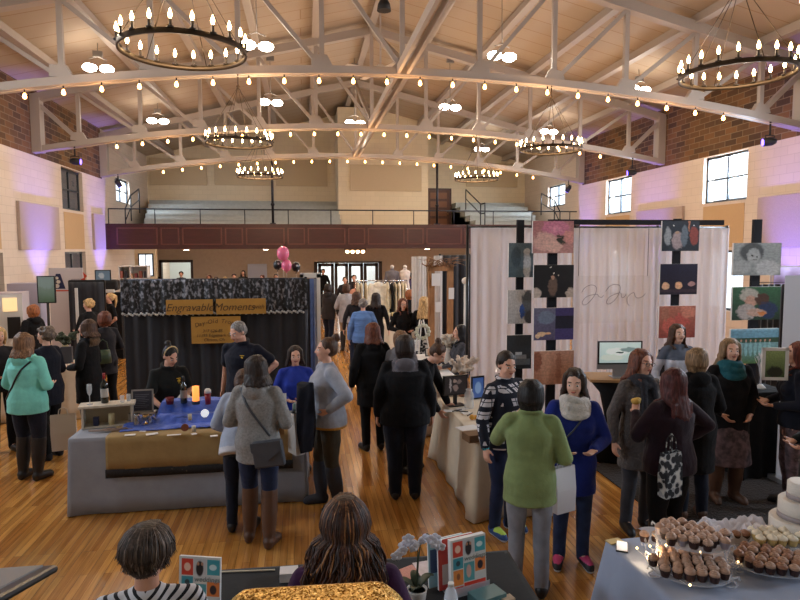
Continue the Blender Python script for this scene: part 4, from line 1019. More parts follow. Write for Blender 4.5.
BLUSH = dict(kind='shoe', mat=mat('blue_trainer', (34, 72, 128), rough=.6), sole=mat('white_sole', (200, 205, 210), rough=.6), lace=mat('lime_laces', (180, 214, 90), rough=.6))
def blue_cuff(root, U, H, Lo, S):
    pass
plaid = person(1.76, 5.28, .5, 'young man in a black and white plaid fleece, jeans and blue trainers', h=1.66, build=1.12, male=True, hair=('short', 'darkbrown', 0), top=dict(mat=PLAID, hem=.84, loose=.02, collar=1, name='fleece', cuff=mat('turquoise_cuff', (60, 190, 214), rough=.7)), bottom=dict(mat=cloth('indigo_jeans', (28, 38, 66), var=.25)), shoes=BLUSH, arms=('down', 'front'), head=(-.3, .2, 0), vox=.0085)
def cuff(root, i, m_, name='cuff'):
    pass
GRN = cloth('moss_green_jacket', (122, 138, 90), var=.12)
GSW = cloth('grey_sweatpants', (134, 136, 144))
BSH = dict(kind='shoe', mat=mat('black_leather', (26, 24, 26), rough=.45))
green = person(1.62, 4.28, PI-.35, 'woman with a dark bob in a moss green jacket and grey sweatpants, seen from behind', h=1.62, build=1.0, hair=('bob', 'black', .15), top=dict(mat=GRN, hem=.76, loose=.035, collar=1, flare=1.05), bottom=dict(mat=GSW), shoes=BSH, arms=('front', 'mouth'), head=(-.1, .05, 0), vox=.0085)
BLUEC = cloth('cobalt_wool_coat', (20, 36, 112)); WSC = cloth('white_knit', (206, 202, 198), bump=1, bscale=50)
PNK = dict(kind='shoe', mat=mat('black_trainer', (30, 28, 32), rough=.6), sole=MATS['white_sole'], lace=mat('pink_laces', (206, 70, 120), rough=.6))
def scarf(mat_, n=3, r=.035, hang=0.):
    def f(root, U, H, Lo, S):
        q = MB(); q.M = U
        for k in range(n):
            rr = .085+.012*k; z = 1.465-.03*k
            q.tube([((rr+.008*math.sin(5*a))*math.cos(a), .0+(rr+.01)*math.sin(a)-.012*k, z+.012*math.sin(2*a+k)-(.03*k if math.sin(a) < -.3 else 0)) for a in [2*PI*i/20 for i in range(20)]], r, 8, closed=True)
        if hang:
            for s in (-1, 1): q.chain([(s*.05, -.12, 1.42), (s*.06, -.16, 1.25), (s*.06, -.15, 1.42-hang)], [.035, .032, .028], 8, .6)
        me = remesh(q, .011, 2); link('scarf', me, [mat_], root)
    return f
blue = person(2.12, 4.64, -.25, 'woman with long brown hair in a cobalt blue coat and chunky white scarf', h=1.61, build=.98, hair=('long', 'darkbrown', .22), top=dict(mat=BLUEC, hem=.66, loose=.025, name='coat', flare=1.02), bottom=dict(mat=JEAN), shoes=PNK, arms=('front', 'front'), head=(-.25, .1, 0), vox=.0085, extra=scarf(WSC, 3, .032), skin='pale')
CARD = cloth('grey_knit_cardigan', (92, 86, 84), var=.3, bump=1, bscale=45); FSC = cloth('dark_scarf', (48, 48, 54), bump=1)
card = person(2.98, 5.15, .1, 'woman with long auburn hair and glasses in a grey knit cardigan and dark scarf', h=1.66, build=1.05, hair=('long', 'redbrown', .3), glasses=True, top=dict(mat=CARD, hem=.62, loose=.02, name='cardigan', second=(lambda c: abs(c.x) < .05 and c.y < -.05, FSC)), bottom=dict(mat=cloth('grey_leggings', (60, 62, 70))), arms=('down', 'front'), head=(.15, .05, .08), vox=.009, extra=scarf(FSC, 2, .03, .42))
MAR = cloth('maroon_sweater', (34, 17, 27))
mar = person(2.88, 4.52, PI+.35, 'woman with long dark red hair in a maroon sweater and black trousers, seen from behind', h=1.62, build=1.35, hair=('long', 'darkred', .34), top=dict(mat=MAR, hem=.84, loose=.03, name='sweater'), bottom=dict(mat=BLK, ease=1.05), shoes=BOOT(LEA, .3), arms=('hip', 'up'), vox=.0085)
GWJ = cloth('grey_white_pullover', (88, 96, 112))
x, y = hp(682, 325, 1.64); girl = person(x-.05, y, -.1, 'young woman with long brown hair in a grey and white pullover, facing the camera', h=1.64, build=.98, hair=('long', 'brown', .3), top=dict(mat=GWJ, name='pullover', second=(lambda c: c.z < 1.27, cloth('white_knit_2', (200, 200, 210)))), bottom=dict(mat=DJEAN), vox=.0095, skin='pale', head=(.05, .0, 0))
lc = person(3.62, 5.3, PI-.1, 'woman with dark blond hair in a long black coat, seen from behind', h=1.64, build=1.15, hair=('bob', 'darkblond', .12), top=dict(mat=BLK, hem=.5, hood=1, loose=.03, name='coat'), bottom=dict(mat=DJEAN), shoes=dict(kind='shoe', mat=BRL), arms=('front', 'front'), vox=.009)
TLS = cloth('teal_scarf', (34, 92, 104), bump=1)
FLO2 = patt('floral_dress', [(40, 34, 40), (120, 96, 100), (60, 50, 54), (160, 140, 140)], 'noise', scale=16, rough=.9)
teals = person(4.22, 5.62, -.15, 'woman with wavy blonde hair in a black coat, teal scarf and floral skirt', h=1.66, build=1.15, hair=('wavy', 'darkblond', .24), top=dict(mat=BLK2, hem=.72, loose=.02, name='coat'), bottom=dict(kind='skirt', mat=FLO2, hem=.42), shoes=BOOT(BRL, .34), arms=('low', 'low'), head=(-.1, 0, 0), vox=.009, extra=scarf(TLS, 3, .034), skin='fair')
rd = person(4.72, 5.35, -2.0, 'woman with long auburn hair in dark clothes at the right edge, holding a white frame', h=1.66, hair=('long', 'auburn', .32), top=dict(mat=NAVYC), bottom=dict(mat=FLO2), arms=('front', 'front'), vox=.0095)
DGR = cloth('dark_green_coat', (18, 24, 25))
person(4.15, 4.35, -1.9, 'woman with red hair in a long dark green coat, cut off by the right edge', h=1.56, build=1.35, hair=('long', 'auburn', .28), top=dict(mat=DGR, hem=.5, loose=.03, name='coat'), bottom=dict(mat=BLK), arms=('front', 'front'), vox=.0095)
# ---- far people
far = [((323, 267), 1.72, 'black', 'short', 'man in black standing at the entrance doors', .1, BLK), ((345, 277), 1.65, 'brown', 'short', 'person in a dark top just inside the entrance doors', 0, CHAR), ((354, 275), 1.66, 'darkbrown', 'short', 'man with a bare head near the door glass', 0, CHAR), ((356, 282), 1.5, 'brown', 'bob', 'person in pink beside the garment rack', .2, cloth('pink_top', (196, 140, 120))),
       ((155, 270), 1.72, 'darkbrown', 'short', 'man in a white cap behind the display shelves', .6, BLK), ((181, 268), 1.66, 'black', 'short', 'dark-haired person seen through the left opening', 0, CHAR), ((209, 275), 1.6, 'redbrown', 'bob', 'person whose red-brown hair shows above the damask curtain', 0, CHAR), ((216, 277), 1.55, 'brown', 'bob', 'person just right of the red-haired one above the damask curtain', 0, CHAR),
       ((225, 277), 1.55, 'blonde', 'bob', 'blond person half seen above the damask curtain', .4, cloth('cream_top', (190, 170, 140))), ((234, 274), 1.62, 'black', 'short', 'dark-haired person above the curtain beside the blond one', 0, BLK), ((243, 270), 1.68, 'black', 'long', 'tallest dark-haired woman above the damask curtain', 0, BLK), ((262, 275), 1.6, 'redbrown', 'short', 'bare-faced man above the curtain left of the balloons', -.5, CHAR), ((276, 274), 1.62, 'black', 'short', 'dark-haired person directly behind the balloons', 0, BLK),
       ((392, 274), 1.62, 'black', 'short', 'dark-haired person behind the garment rack', 0, BLK), ((404, 275), 1.6, 'black', 'short', 'person behind the right end of the garment rack', 0, NAVYC), ((410, 273), 1.62, 'black', 'long', 'woman with long black hair beside the white column drape', -1.0, cloth('violet_check_shirt', (90, 80, 120)))]
for (hx, hy), h, hc, st, lb, ro, cm in far:
    x, y = hp(hx, hy, h); y = min(y, 27.6) 
    if y > 27: pp = at_y(hx, hy, 27.0); x, y = pp.x, 27.0
    person(x, y, ro, lb, h=h, hair=(st, hc, .14 if st == 'bob' else .25), top=dict(mat=cm), bottom=dict(mat=BLK), vox=.018, face=False, group='people far back in the hall')
# ---- foreground pair seen from behind
STR = None
def stripemat():
    m, nt, b = newmat('black_white_stripes'); N, Lk = nt.nodes, nt.links
    tc = N.new('ShaderNodeTexCoord'); sp = N.new('ShaderNodeSeparateXYZ'); Lk.new(tc.outputs['Object'], sp.inputs[0])
    mo = N.new('ShaderNodeMath'); mo.operation = 'MODULO'; ab = N.new('ShaderNodeMath'); ab.operation = 'ABSOLUTE'; Lk.new(sp.outputs['X'], ab.inputs[0]); ma = N.new('ShaderNodeMath'); ma.operation = 'MULTIPLY_ADD'; Lk.new(ab.outputs[0], ma.inputs[0]); ma.inputs[1].default_value = -.75; Lk.new(sp.outputs['Z'], ma.inputs[2]); Lk.new(ma.outputs[0], mo.inputs[0]); mo.inputs[1].default_value = .034
    lt = N.new('ShaderNodeMath'); lt.operation = 'LESS_THAN'; Lk.new(mo.outputs[0], lt.inputs[0]); lt.inputs[1].default_value = .013
    mm = N.new('ShaderNodeMix'); mm.data_type = 'RGBA'; Lk.new(lt.outputs[0], mm.inputs[0]); mm.inputs[6].default_value = (*lin((206, 206, 212)), 1); mm.inputs[7].default_value = (*lin((22, 22, 30)), 1)
    Lk.new(mm.outputs[2], b.inputs['Base Color']); b.inputs['Roughness'].default_value = .9; return m
q1 = at_y(145, 523, 2.3); q2 = at_y(345, 494, 2.25)
f1 = person(q1.x, 2.3, PI+.12, 'woman with short brown hair in a black and white striped top, foreground, seen from behind', h=q1.z-.012, build=1.08, hair=None, top=dict(mat=stripemat(), neckopen=1, name='striped_top', fold=.003), bottom=dict(mat=BLK), arms=('front', 'front'), head=(-.35, .12, 0), vox=.0085, skin='light')
PUR = cloth('purple_sweater', (58, 26, 62))
f2 = person(q2.x, 2.25, PI-.1, 'woman with long wavy highlighted brown hair in a purple sweater, foreground, seen from behind', h=q2.z-.018, build=1.05, hair=None, top=dict(mat=PUR, name='sweater'), bottom=dict(mat=BLK), arms=('front', 'front'), head=(0, .1, 0), vox=.0085)
def strands(root, S, headrot, kind, cols, seed):
    rnd = random.Random(seed); base = Matrix.Scale(S, 4) @ rot_about((0, .01, 1.47), 'Z', headrot[0]) @ rot_about((0, 0, 1.48), 'X', headrot[1])
    q = MB(); q.M = base
    q.ball((0, .024, 1.626), (.080, .091, .085), 20, 14); q.ball((0, .04, 1.585), (.074, .072, .078), 18, 12)
    h = q.build('hair', [cols[0]], root)
    q = MB(); q.M = base
    nst = 620 if kind == 'wavy' else 900
    for i in range(nst):
        u_ = rnd.random(); mi = 0 if u_ < .45 else 1 if u_ < .86 else 2
        part = Vector((rnd.uniform(-.022, .022), rnd.uniform(-.055, .035), 1.700)); tw = rnd.uniform(-.35, .35)
        if kind == 'wavy':
            a = PI+rnd.uniform(-.70, .70)*PI; L = rnd.uniform(.30, .46); ph = rnd.uniform(0, 6.3); amp = rnd.uniform(.007, .019); fr = rnd.uniform(34, 50); vol = rnd.uniform(.0, .034)
            pts = [part]
            for z in (1.70, 1.67, 1.64, 1.60, 1.56): pts.append(head_surf(a+tw*(z-1.56)*3, z, .002+vol*.6*(1.72-z)*6))
            zend = 1.66-L; n = 13
            for k in range(1, n+1):
                z = 1.56+(zend-1.56)*k/n; s_ = k/n; rad = .086+vol+.034*math.sin(min(1, s_*1.2)*PI*.6)
                w1 = amp*min(1, s_*3)*math.sin(fr*(1.56-z)+ph); w2 = amp*min(1, s_*3)*math.cos(fr*(1.56-z)+ph)
                pp = Vector((math.sin(a)*(rad+w1)+w2*math.cos(a)*.8, .03-math.cos(a)*(rad+w1)+w2*.5, z))
                if z < 1.46 and math.cos(a) < 0: pp.y = max(pp.y, .10+vol)
                if z < 1.46 and pp.y < 0: pp.y -= .03
                pts.append(pp)
            r0 = rnd.uniform(.0026, .0052); q.tube(pts, [r0]*(len(pts)-3)+[r0*.8, r0*.5, r0*.2], 4, mi, caps=False, flat=.6)
        else:
            a = rnd.uniform(.18*PI, 1.82*PI); back = -math.cos(a); low = rnd.uniform(1.49, 1.56) if back > .1 else rnd.uniform(1.53, 1.58) if back > -.45 else 1.66
            if rnd.random() < .35: low += .05
            pts = [part]; vol = rnd.uniform(-.002, .012)
            for z in [1.70, 1.675, 1.64, 1.60, 1.56, 1.53, 1.505]:
                if z < low: break
                o_ = vol+.006*math.sin((1.72-z)*14)
                if z < 1.57: o_ -= (1.57-z)*.55
                pts.append(head_surf(a+tw*(z-1.6)*2.5, z, .003+o_))
            pts.append(pts[-1]+Vector((rnd.uniform(-.012, .012), rnd.uniform(-.008, .006), -.018)))
            r0 = rnd.uniform(.0022, .0042); q.tube(pts, [r0*.7]+[r0]*(len(pts)-2)+[r0*.2], 4, mi, caps=False, flat=.6)
    q.build('hair_strands', cols, root)
strands(f1, (q1.z-.012)/1.7, (-.35, .12), 'short', [hairmat('hair_f1_dark', (58, 46, 38)), hairmat('hair_f1_mid', (80, 64, 54)), hairmat('hair_f1_light', (112, 96, 84))], 3)
strands(f2, (q2.z-.018)/1.7, (0, .1), 'wavy', [hairmat('hair_f2_dark', (50, 28, 18)), hairmat('hair_f2_mid', (78, 44, 26)), hairmat('hair_f2_light', (150, 104, 64))], 5)
# ================================================================ FURNITURE AND GOODS
from mathutils.bvhtree import BVHTree
def child(root, nm):
    for c in root.children:
        if c.name.split('.')[0] == nm: return c
def strap(root, part, p0, p1, side, m_, w_=.012, n=22, off=.006):
    """strap laid over a garment between two points of the root's own space; side +1 back, -1 front"""
    g = child(root, part); bv = BVHTree.FromPolygons([v.co for v in g.data.vertices], [p.vertices[:] for p in g.data.polygons])
    pts = []
    for i in range(n+1):
        p = Vector(p0).lerp(Vector(p1), i/n); o = Vector((p.x, side*.8, p.z)); h = bv.ray_cast(o, Vector((0, -side, 0)))
        if h[0]: pts.append(h[0]+Vector((0, side*off, 0)))
    q = MB(); 
    if len(pts) > 2: q.tube(pts, w_, 6, flat=.35, ref=Vector((0, 1, 0))); q.build('strap', m_, root) if False else None
    me = q.mesh('strap'); return me
def wavy_cloth(x0, x1, z0, z1, amp=.035, pitch=.12, seed=1, top_amp=None, thick=True):
    rnd = random.Random(seed); n = max(16, int((x1-x0)/.015)); rows = 10; P = []
    ph = [rnd.uniform(0, 6) for _ in range(6)]
    for r in range(rows+1):
        t = r/rows; z = z1+(z0-z1)*t; row = []
        for i in range(n+1):
            x = x0+(x1-x0)*i/n; k = 2*PI*x/pitch
            y = amp*(.75+.25*t)*(math.sin(k+1.2*math.sin(x*3.1+ph[0]))*.7+.3*math.sin(k*.53+ph[1]+t*.6))+.02*t*math.sin(x*2+ph[2])
            row.append((x, y, z))
        P.append(row)
    return MB().grid(P)
def curtain(name, x0, x1, z0, z1, loc, rz, m_, lab, cat='curtain', group=None, amp=.03, pitch=.11, seed=1, parent=None):
    o = wavy_cloth(x0, x1, z0, z1, amp, pitch, seed).build(name, m_, parent, loc, rz, solid=.003)
    return tag(o, lab, cat, group) if lab else o
def tablecloth(x0, y0, x1, y1, z, zb, flare=.03, wave=.018, seed=1, pitch=.22, rad=.03):
    """cloth over a table in local coordinates"""
    rnd = random.Random(seed); W_, D_ = x1-x0, y1-y0; per = 2*(W_+D_); n = int(per/.03); pts = []
    for i in range(n):
        s = per*i/n
        if s < W_: p, nn = (x0+s, y0), (0, -1)
        elif s < W_+D_: p, nn = (x1, y0+s-W_), (1, 0)
        elif s < 2*W_+D_: p, nn = (x1-(s-W_-D_), y1), (0, 1)
        else: p, nn = (x0, y1-(s-2*W_-D_)), (-1, 0)
        pts.append((Vector((*p, 0)), Vector((*nn, 0)), s))
    cx, cy = (x0+x1)/2, (y0+y1)/2; ph = rnd.uniform(0, 6); P = []
    P.append([Vector((cx+(p.x-cx)*.97, cy+(p.y-cy)*.97, z)) for p, nn, s in pts])
    for t in (0, .05, .2, .4, .6, .8, 1):
        row = []
        for p, nn, s in pts:
            cs = min(min(abs(p.x-x0), abs(p.x-x1))+min(abs(p.y-y0), abs(p.y-y1)), .12); dirv = nn if cs > .1 else (nn+(Vector((1 if p.x > cx else -1, 1 if p.y > cy else -1, 0))*.9*(1-cs/.12)))
            a = .004+flare*t+wave*t*math.sin(2*PI*s/pitch+ph+.8*math.sin(s*2.3))
            q = p+dirv*a; q.z = z+(zb-z)*t-(.0 if t else 0); row.append(q)
        P.append(row)
    m = MB(); m.grid(P, wrap=True); f = m.b.faces.new([m._v(p) for p in P[0]]); bmesh.ops.remove_doubles(m.b, verts=m.b.verts, dist=.0005); return m
def table_under(x0, y0, x1, y1, z, loc, rz, lab):
    t = empty('folding_table', loc, rz, lab, 'table', 'folding tables under cloths'); M_ = mat('table_plastic', (190, 186, 180), rough=.5)
    MB().box(x0+.01, y0+.01, z-.045, x1-.01, y1-.01, z-.008).build('tabletop', M_, t)
    for a in (x0+.12, x1-.12):
        for b in (y0+.12, y1-.12): MB().tube([(a, b, 0), (a, b, z-.045)], .014, 8).build('leg', RAILM, t)
    return t
def cloth_table(x0, y0, x1, y1, z, loc, rz, m_, lab, tlab, zb=.01, **k):
    table_under(x0, y0, x1, y1, z-.006, loc, rz, tlab)
    return tag(tablecloth(x0, y0, x1, y1, z, zb, **k).build('tablecloth', m_, None, loc, rz, solid=.003), lab, 'tablecloth')
PROPB = {}
def bottle(loc, h, r, body, capm, lab, label_m=None, neck=.3, name='wine_bottle', cat='bottle'):
    t = empty(name, loc, 0, lab, cat)
    MB().lathe((0, 0, 0), [(r*.9, 0), (r, .01), (r, h*.58), (r*.9, h*.66), (r*neck*1.1, h*.76), (r*neck, h*.8), (r*neck, h*.93)], 18).build('body', body, t)
    MB().lathe((0, 0, 0), [(r*neck*1.12, h*.8), (r*neck*1.15, h), (r*neck*.9, h*1.003)], 14).build('cap', capm, t)
    if label_m: MB().lathe((0, 0, 0), [(r*1.01, h*.2), (r*1.02, h*.21), (r*1.02, h*.48), (r*1.01, h*.49)], 18).build('label_sticker', label_m, t)
    return t
GLC = mat('clear_glass', (235, 240, 245), rough=.03, trans=.95, spec=.6)
DKG = mat('dark_green_glass', (18, 24, 20), rough=.08, coat=.5)
WHT = mat('white_paint', (214, 210, 204), rough=.5); WPAP = mat('white_paper', (226, 224, 222), rough=.7); BLKP = mat('black_plastic', (22, 22, 24), rough=.35); CHR = mat('chrome', (200, 202, 208), rough=.2, metal=1)
def flatbox(name, loc, sx, sy, sz, m_, lab, cat, rz=0, rx=0, group=None, bevel=.002, parent=None):
    o = MB().box(-sx/2, -sy/2, 0, sx/2, sy/2, sz).build(name, m_, parent, loc, rz, bevel=bevel); o.rotation_euler[0] = rx
    return tag(o, lab, cat, group) if lab else o
# ---------------------------------------------------------------- engraving booth
CG = cloth('grey_blue_tablecloth', (148, 152, 162), var=.06, bump=.15, bscale=4)
eng_c = cloth_table(-2.27, 6.30, -.02, 7.02, .76, (0, 0, 0), 0, CG, 'long grey-blue cloth to the floor under the engraving booth display', 'folding table hidden under the grey-blue cloth of the engraving booth', flare=.02, wave=.006, seed=3, pitch=.5)
GOLDC = cloth('tan_gold_runner', (158, 132, 88), var=.08, bump=.2)
DAM = patt('black_damask', [(18, 17, 20), (22, 22, 25), (92, 94, 104), (150, 150, 158)], 'noise', scale=17, detail=2.5, rough=.7, pos=[0, .49, .56, .70], stretch=(1.5, 1.5, .9))
rn = empty('table_runner', (0, 0, 0), 0, 'tan gold runner with a black patterned border over the grey-blue cloth', 'runner')
P = [[(x, y, z) for x in [-1.93+i*1.78/60 for i in range(61)]] for y, z in ((6.96, .768), (6.6, .768), (6.30, .768), (6.268, .755), (6.262, .7), (6.255, .55), (6.25, .45))]
MB().grid(P).build('runner_cloth', GOLDC, rn, solid=.003)
P = [[(x, 6.248+.004*math.sin(x*14)-dz*.01, .455-dz) for x in [-1.935+i*1.79/60 for i in range(61)]] for dz in (0, .04, .085)]
MB().grid(P).build('border', patt('border_scroll', [(22, 20, 22), (30, 28, 30), (120, 104, 84)], 'edge', scale=26, const=True, pos=[0, .1, .45]), rn, solid=.003)
BLUC = mat('blue_display_cloth', (44, 84, 186), rough=.5, bump=1.0, bscale=14, var=.2, scale=6, sheen=.2)
def blue_h(x, y):
    s = .012
    if y > 6.62 and -1.56 < x < -.50: s = .085
    if y > 6.80 and -1.56 < x < -.50: s = .185
    return s
P = []
for j in range(31):
    y = 6.42+j*.58/30; row = []
    for i in range(61):
        x = -1.85+i*1.41/60; z = .77+sum(blue_h(x+dx, y+dy) for dx in (-.02, 0, .02) for dy in (-.015, .015))/6
        z += .014*(noise.noise(Vector((x*11, y*11, 1)))+.6*noise.noise(Vector((x*23, y*23, 5))))+.004
        if (y-6.42)*1.6+.1*noise.noise(Vector((x*4, 2, 0))) < (-1.35-x)*.5: z = min(z, .779+.006*noise.noise(Vector((x*30, y*30, 0))))
        row.append((x+.02*noise.noise(Vector((x*3, y*5, 9))), y+.03*noise.noise(Vector((x*5, 1, y))), z))
    P.append(row)
tag(MB().grid(P).build('display_cloth', BLUC, solid=.003), 'shiny royal blue cloth spread over stepped risers on the engraving table', 'cloth')
RIS = cloth('riser_box', (60, 60, 70))
tag(MB().box(-1.54, 6.83, .77, -.53, 7.0, .93).box(-1.54, 6.65, .77, -.53, 6.83, .84).build('display_riser', RIS), 'stepped riser box under the shiny blue cloth', 'riser')
WD = mat('white_washed_wood', (196, 186, 170), rough=.6, var=.1, scale=5, stretch=(8, 1, 1))
def on(px, py, z): p = at_z(px, py, z); return (p.x, p.y, z)
sp = (-2.03, 6.72, .768)
s = empty('shelf_unit', sp, .18, 'small whitewashed wooden display shelf at the left end of the engraving table', 'shelf')
for a in (-.24, .22): MB().box(a, -.09, 0, a+.02, .09, .21).build('side_panel', WD, s)
MB().box(-.265, -.10, .21, .265, .10, .232).build('top', WD, s); MB().box(-.22, .075, 0, .22, .088, .21).build('back_panel', mat('shelf_back', (166, 150, 124), rough=.7), s); MB().box(-.22, -.085, 0, .22, .075, .015).build('bottom', WD, s)
zt = .768+.234
bottle((-2.06, 6.73, zt), .31, .037, DKG, mat('red_foil', (150, 26, 34), rough=.4), 'dark wine bottle with red foil and a pale label on the small wooden shelf', mat('pale_label', (180, 176, 170), rough=.7))
def wineglass(loc, lab, h=.21):
    MB().lathe((0, 0, 0), [(.03, 0), (.028, .004), (.004, .01), (.004, h*.42), (.02, h*.55), (.026, h*.75), (.023, h), (.021, h), (.024, h*.75), (.018, h*.57), (.002, h*.46)], 18)
    m = MB().lathe((0, 0, 0), [(.03, 0), (.028, .004), (.004, .01), (.004, h*.42), (.02, h*.55), (.026, h*.75), (.023, h)], 18)
    return tag(m.build('champagne_flute', mat('thin_glass', (220, 226, 232), rough=.05, alpha=.42), loc=loc), lab, 'glass')
wineglass((-2.19, 6.68, zt), 'tall stemmed glass left of the wine bottle on the small shelf')
for k, (dx, dy) in enumerate(((.14, -.02), (.19, .03))):
    tag(MB().lathe((0, 0, 0), [(.018, 0), (.02, .005), (.022, .07)], 12).build('shot_glass', MATS['thin_glass'], loc=(-2.03+dx, 6.75+dy, zt)), ['small clear glass nearest the wine bottle', 'small clear glass at the right end of the wooden shelf top'][k], 'glass')
flatbox('black_box', (-2.13, 6.66, .785), .05, .04, .09, mat('navy_box', (26, 30, 58), rough=.3), 'small dark blue box standing inside the wooden shelf', 'box')
tag(MB().lathe((0, 0, 0), [(.03, 0), (.03, .11)], 14).build('pillar_candle', mat('cream_wax', (200, 184, 140), rough=.5), loc=(-1.99, 6.69, .785)), 'cream pillar candle inside the wooden shelf', 'candle')
# silver pitcher, white object and flask beside the shelf
for k, (dx, h, r, lb) in enumerate(((-1.72, .13, .035, 'polished silver tankard right of the wooden shelf'), (-1.60, .10, .028, 'small polished silver cup right of the silver tankard'))):
    t = empty('silver_cup', (dx, 6.60+.05*k, .775), 0, lb, 'cup'); MB().lathe((0, 0, 0), [(r, 0), (r*.9, .02), (r*.95, h*.6), (r*.8, h*.85), (r, h)], 16).build('bowl', CHR, t)
    MB().tube([(r*.9, 0, h*.8), (r*1.6, 0, h*.7), (r*1.6, 0, h*.35), (r*.9, 0, h*.2)], .004, 6).build('handle', CHR, t)
# framed price list on a little crate
f = empty('picture_frame', (-1.72, 6.84, .86), .05, 'silver framed dark price list standing on a low wooden crate', 'frame'); f.rotation_euler = (-.12, 0, .05)
MB().box(-.11, -.008, 0, -.095, .008, .24).box(.095, -.008, 0, .11, .008, .24).box(-.11, -.008, 0, .11, .008, .015).box(-.11, -.008, .225, .11, .008, .24).build('frame_border', mat('pewter', (150, 146, 142), rough=.4, metal=.4), f)
MB().box(-.095, -.003, .015, .095, .005, .225).build('print', pict('price_list', (40, 42, 56), [('b', .1, .8-.09*i, .85-.1*(i % 3), .82-.09*i, (110, 112, 124)) for i in range(8)]), f)
o = MB().box(-.14, -.06, 0, .14, .06, .012).box(-.14, -.06, .075, .14, .06, .09).box(-.14, -.06, 0, -.125, .06, .09).box(.125, -.06, 0, .14, .06, .09).build('wooden_crate', WD, loc=(-1.72, 6.86, .768), rz=.05); tag(o, 'low open wooden crate holding the silver framed price list', 'crate')
tag(MB().lathe((0, 0, 0), [(.025, 0), (.02, .006), (.006, .02), (.006, .04), (.028, .06), (.034, .09), (.032, .1)], 16).build('gold_goblet', mat('polished_brass', (210, 180, 120), rough=.25, metal=1), loc=on(146, 424, .80)), 'small polished brass goblet on the blue cloth below the framed price list', 'goblet')
bottle(tuple(on(184, 403, .95)), .29, .036, DKG, BLKP, 'black wine bottle on the top step of the blue cloth', mat('grey_label', (120, 116, 112), rough=.7))
cp = on(196, 404, .95); t = empty('candle_lantern', cp, 0, 'lit orange candle in a glass cylinder on the top blue step', 'candle')
MB().lathe((0, 0, 0), [(.036, 0), (.036, .19)], 18).build('candle', mat('glowing_wax', (255, 150, 70), emit=1.3), t)
MB().lathe((0, 0, 0), [(.042, 0), (.042, .035), (.042, .036)], 18).build('holder', mat('candle_holder', (60, 66, 80), rough=.3), t)
for (px, py, r, h, rgb, nm, lb, cat) in ((170, 404, .045, .07, (96, 20, 30), 'red_bowl', 'small dark red bowl left of the black wine bottle', 'bowl'), (208, 404, .034, .12, (130, 26, 40), 'red_tumbler', 'red tumbler with a white lid right of the lit candle', 'cup')):
    t = empty(nm, on(px, py, .95), 0, lb, cat); MB().lathe((0, 0, 0), [(r*.8, 0), (r, h)], 16).build('body', mat(nm, rgb, rough=.3), t)
    if nm == 'red_tumbler': MB().lathe((0, 0, 0), [(r*1.05, h), (r*1.0, h+.03), (r*.6, h+.045)], 16).build('lid', WHT, t)
p = on(205, 418, .865); t = empty('crystal_plaque', p, 0, 'round sparkling white crystal plaque on the middle blue step', 'plaque')
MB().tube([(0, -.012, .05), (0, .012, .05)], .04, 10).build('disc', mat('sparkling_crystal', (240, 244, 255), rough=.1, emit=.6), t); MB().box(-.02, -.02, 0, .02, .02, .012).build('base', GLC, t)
for k, (px, py, z, lb) in enumerate(((190, 420, .862, 'small cream votive candle on the middle blue step'), (194, 432, .81, 'small cream votive candle on the front of the blue cloth'))):
    tag(MB().lathe((0, 0, 0), [(.019, 0), (.02, .06), (.015, .062)], 14).build('votive_candle', mat('votive_wax', (200, 190, 170), rough=.4), loc=on(px, py, z)), lb, 'candle', 'votive candles on the blue cloth')
tag(MB().tube([(0, -.008, .035), (0, .008, .035)], .036, 18).build('copper_medallion', mat('copper', (140, 90, 74), rough=.4, metal=.5), loc=on(185, 431, .81)), 'round copper-coloured medallion leaning on the blue cloth', 'medallion')
for k, (px, py, w_, d, r) in enumerate(((130, 435, .10, .05, .1), (152, 434, .11, .06, .35), (174, 435, .13, .035, .1), (194, 434, .05, .05, .5), (143, 431, .06, .05, -.2), (214, 436, .07, .05, .2))):
    flatbox('card', on(px, py, .771), w_, d, .003, WPAP, ['white card at the left front of the tan runner', 'larger tilted white card on the tan runner', 'long narrow white card at the middle of the tan runner', 'small square white card right of the long one on the runner', 'white card on the edge of the blue cloth', 'white card near the right of the runner'][k], 'card', r, group='white cards on the tan runner', bevel=0)
q = MB(); rnd = random.Random(4)
for i in range(26): 
    a = rnd.uniform(-.2, .5); L = rnd.uniform(.12, .3); x = rnd.uniform(-.1, .05); q.tube([(x, 0, .006+.004*(i % 4)), (x+L*math.cos(a), L*math.sin(a)*.5, .01+.004*(i % 5))], .004, 5)
tag(q.build('dried_grass_bundle', patt('dried_stems', [(110, 84, 60), (160, 140, 130), (96, 70, 52)], 'noise', scale=30), loc=(-2.05, 6.46, .772)), 'bundle of dry brown stems lying in front of the wooden shelf', 'dried stems')
# stools behind the table
for x, y, lb in ((-1.18, 7.5, 'black stool behind the woman with the headband'), (-.12, 7.35, 'black stool behind the woman in the royal blue sweater')): pass
# bottle, tote and jacket at the customer with the bun
bottle(on(295, 437, .77)[:2]+(.77,), .33, .04, DKG, mat('mint_foil', (150, 190, 180), rough=.4), 'tall dark bottle with a pale mint foil top at the right end of the table', mat('floral_label', (110, 84, 90)), name='wine_bottle')
flatbox('open_box', on(275, 434, .77), .16, .12, .14, mat('cardboard', (150, 116, 78), rough=.8), 'small open cardboard box at the right end of the engraving table', 'box', .2)
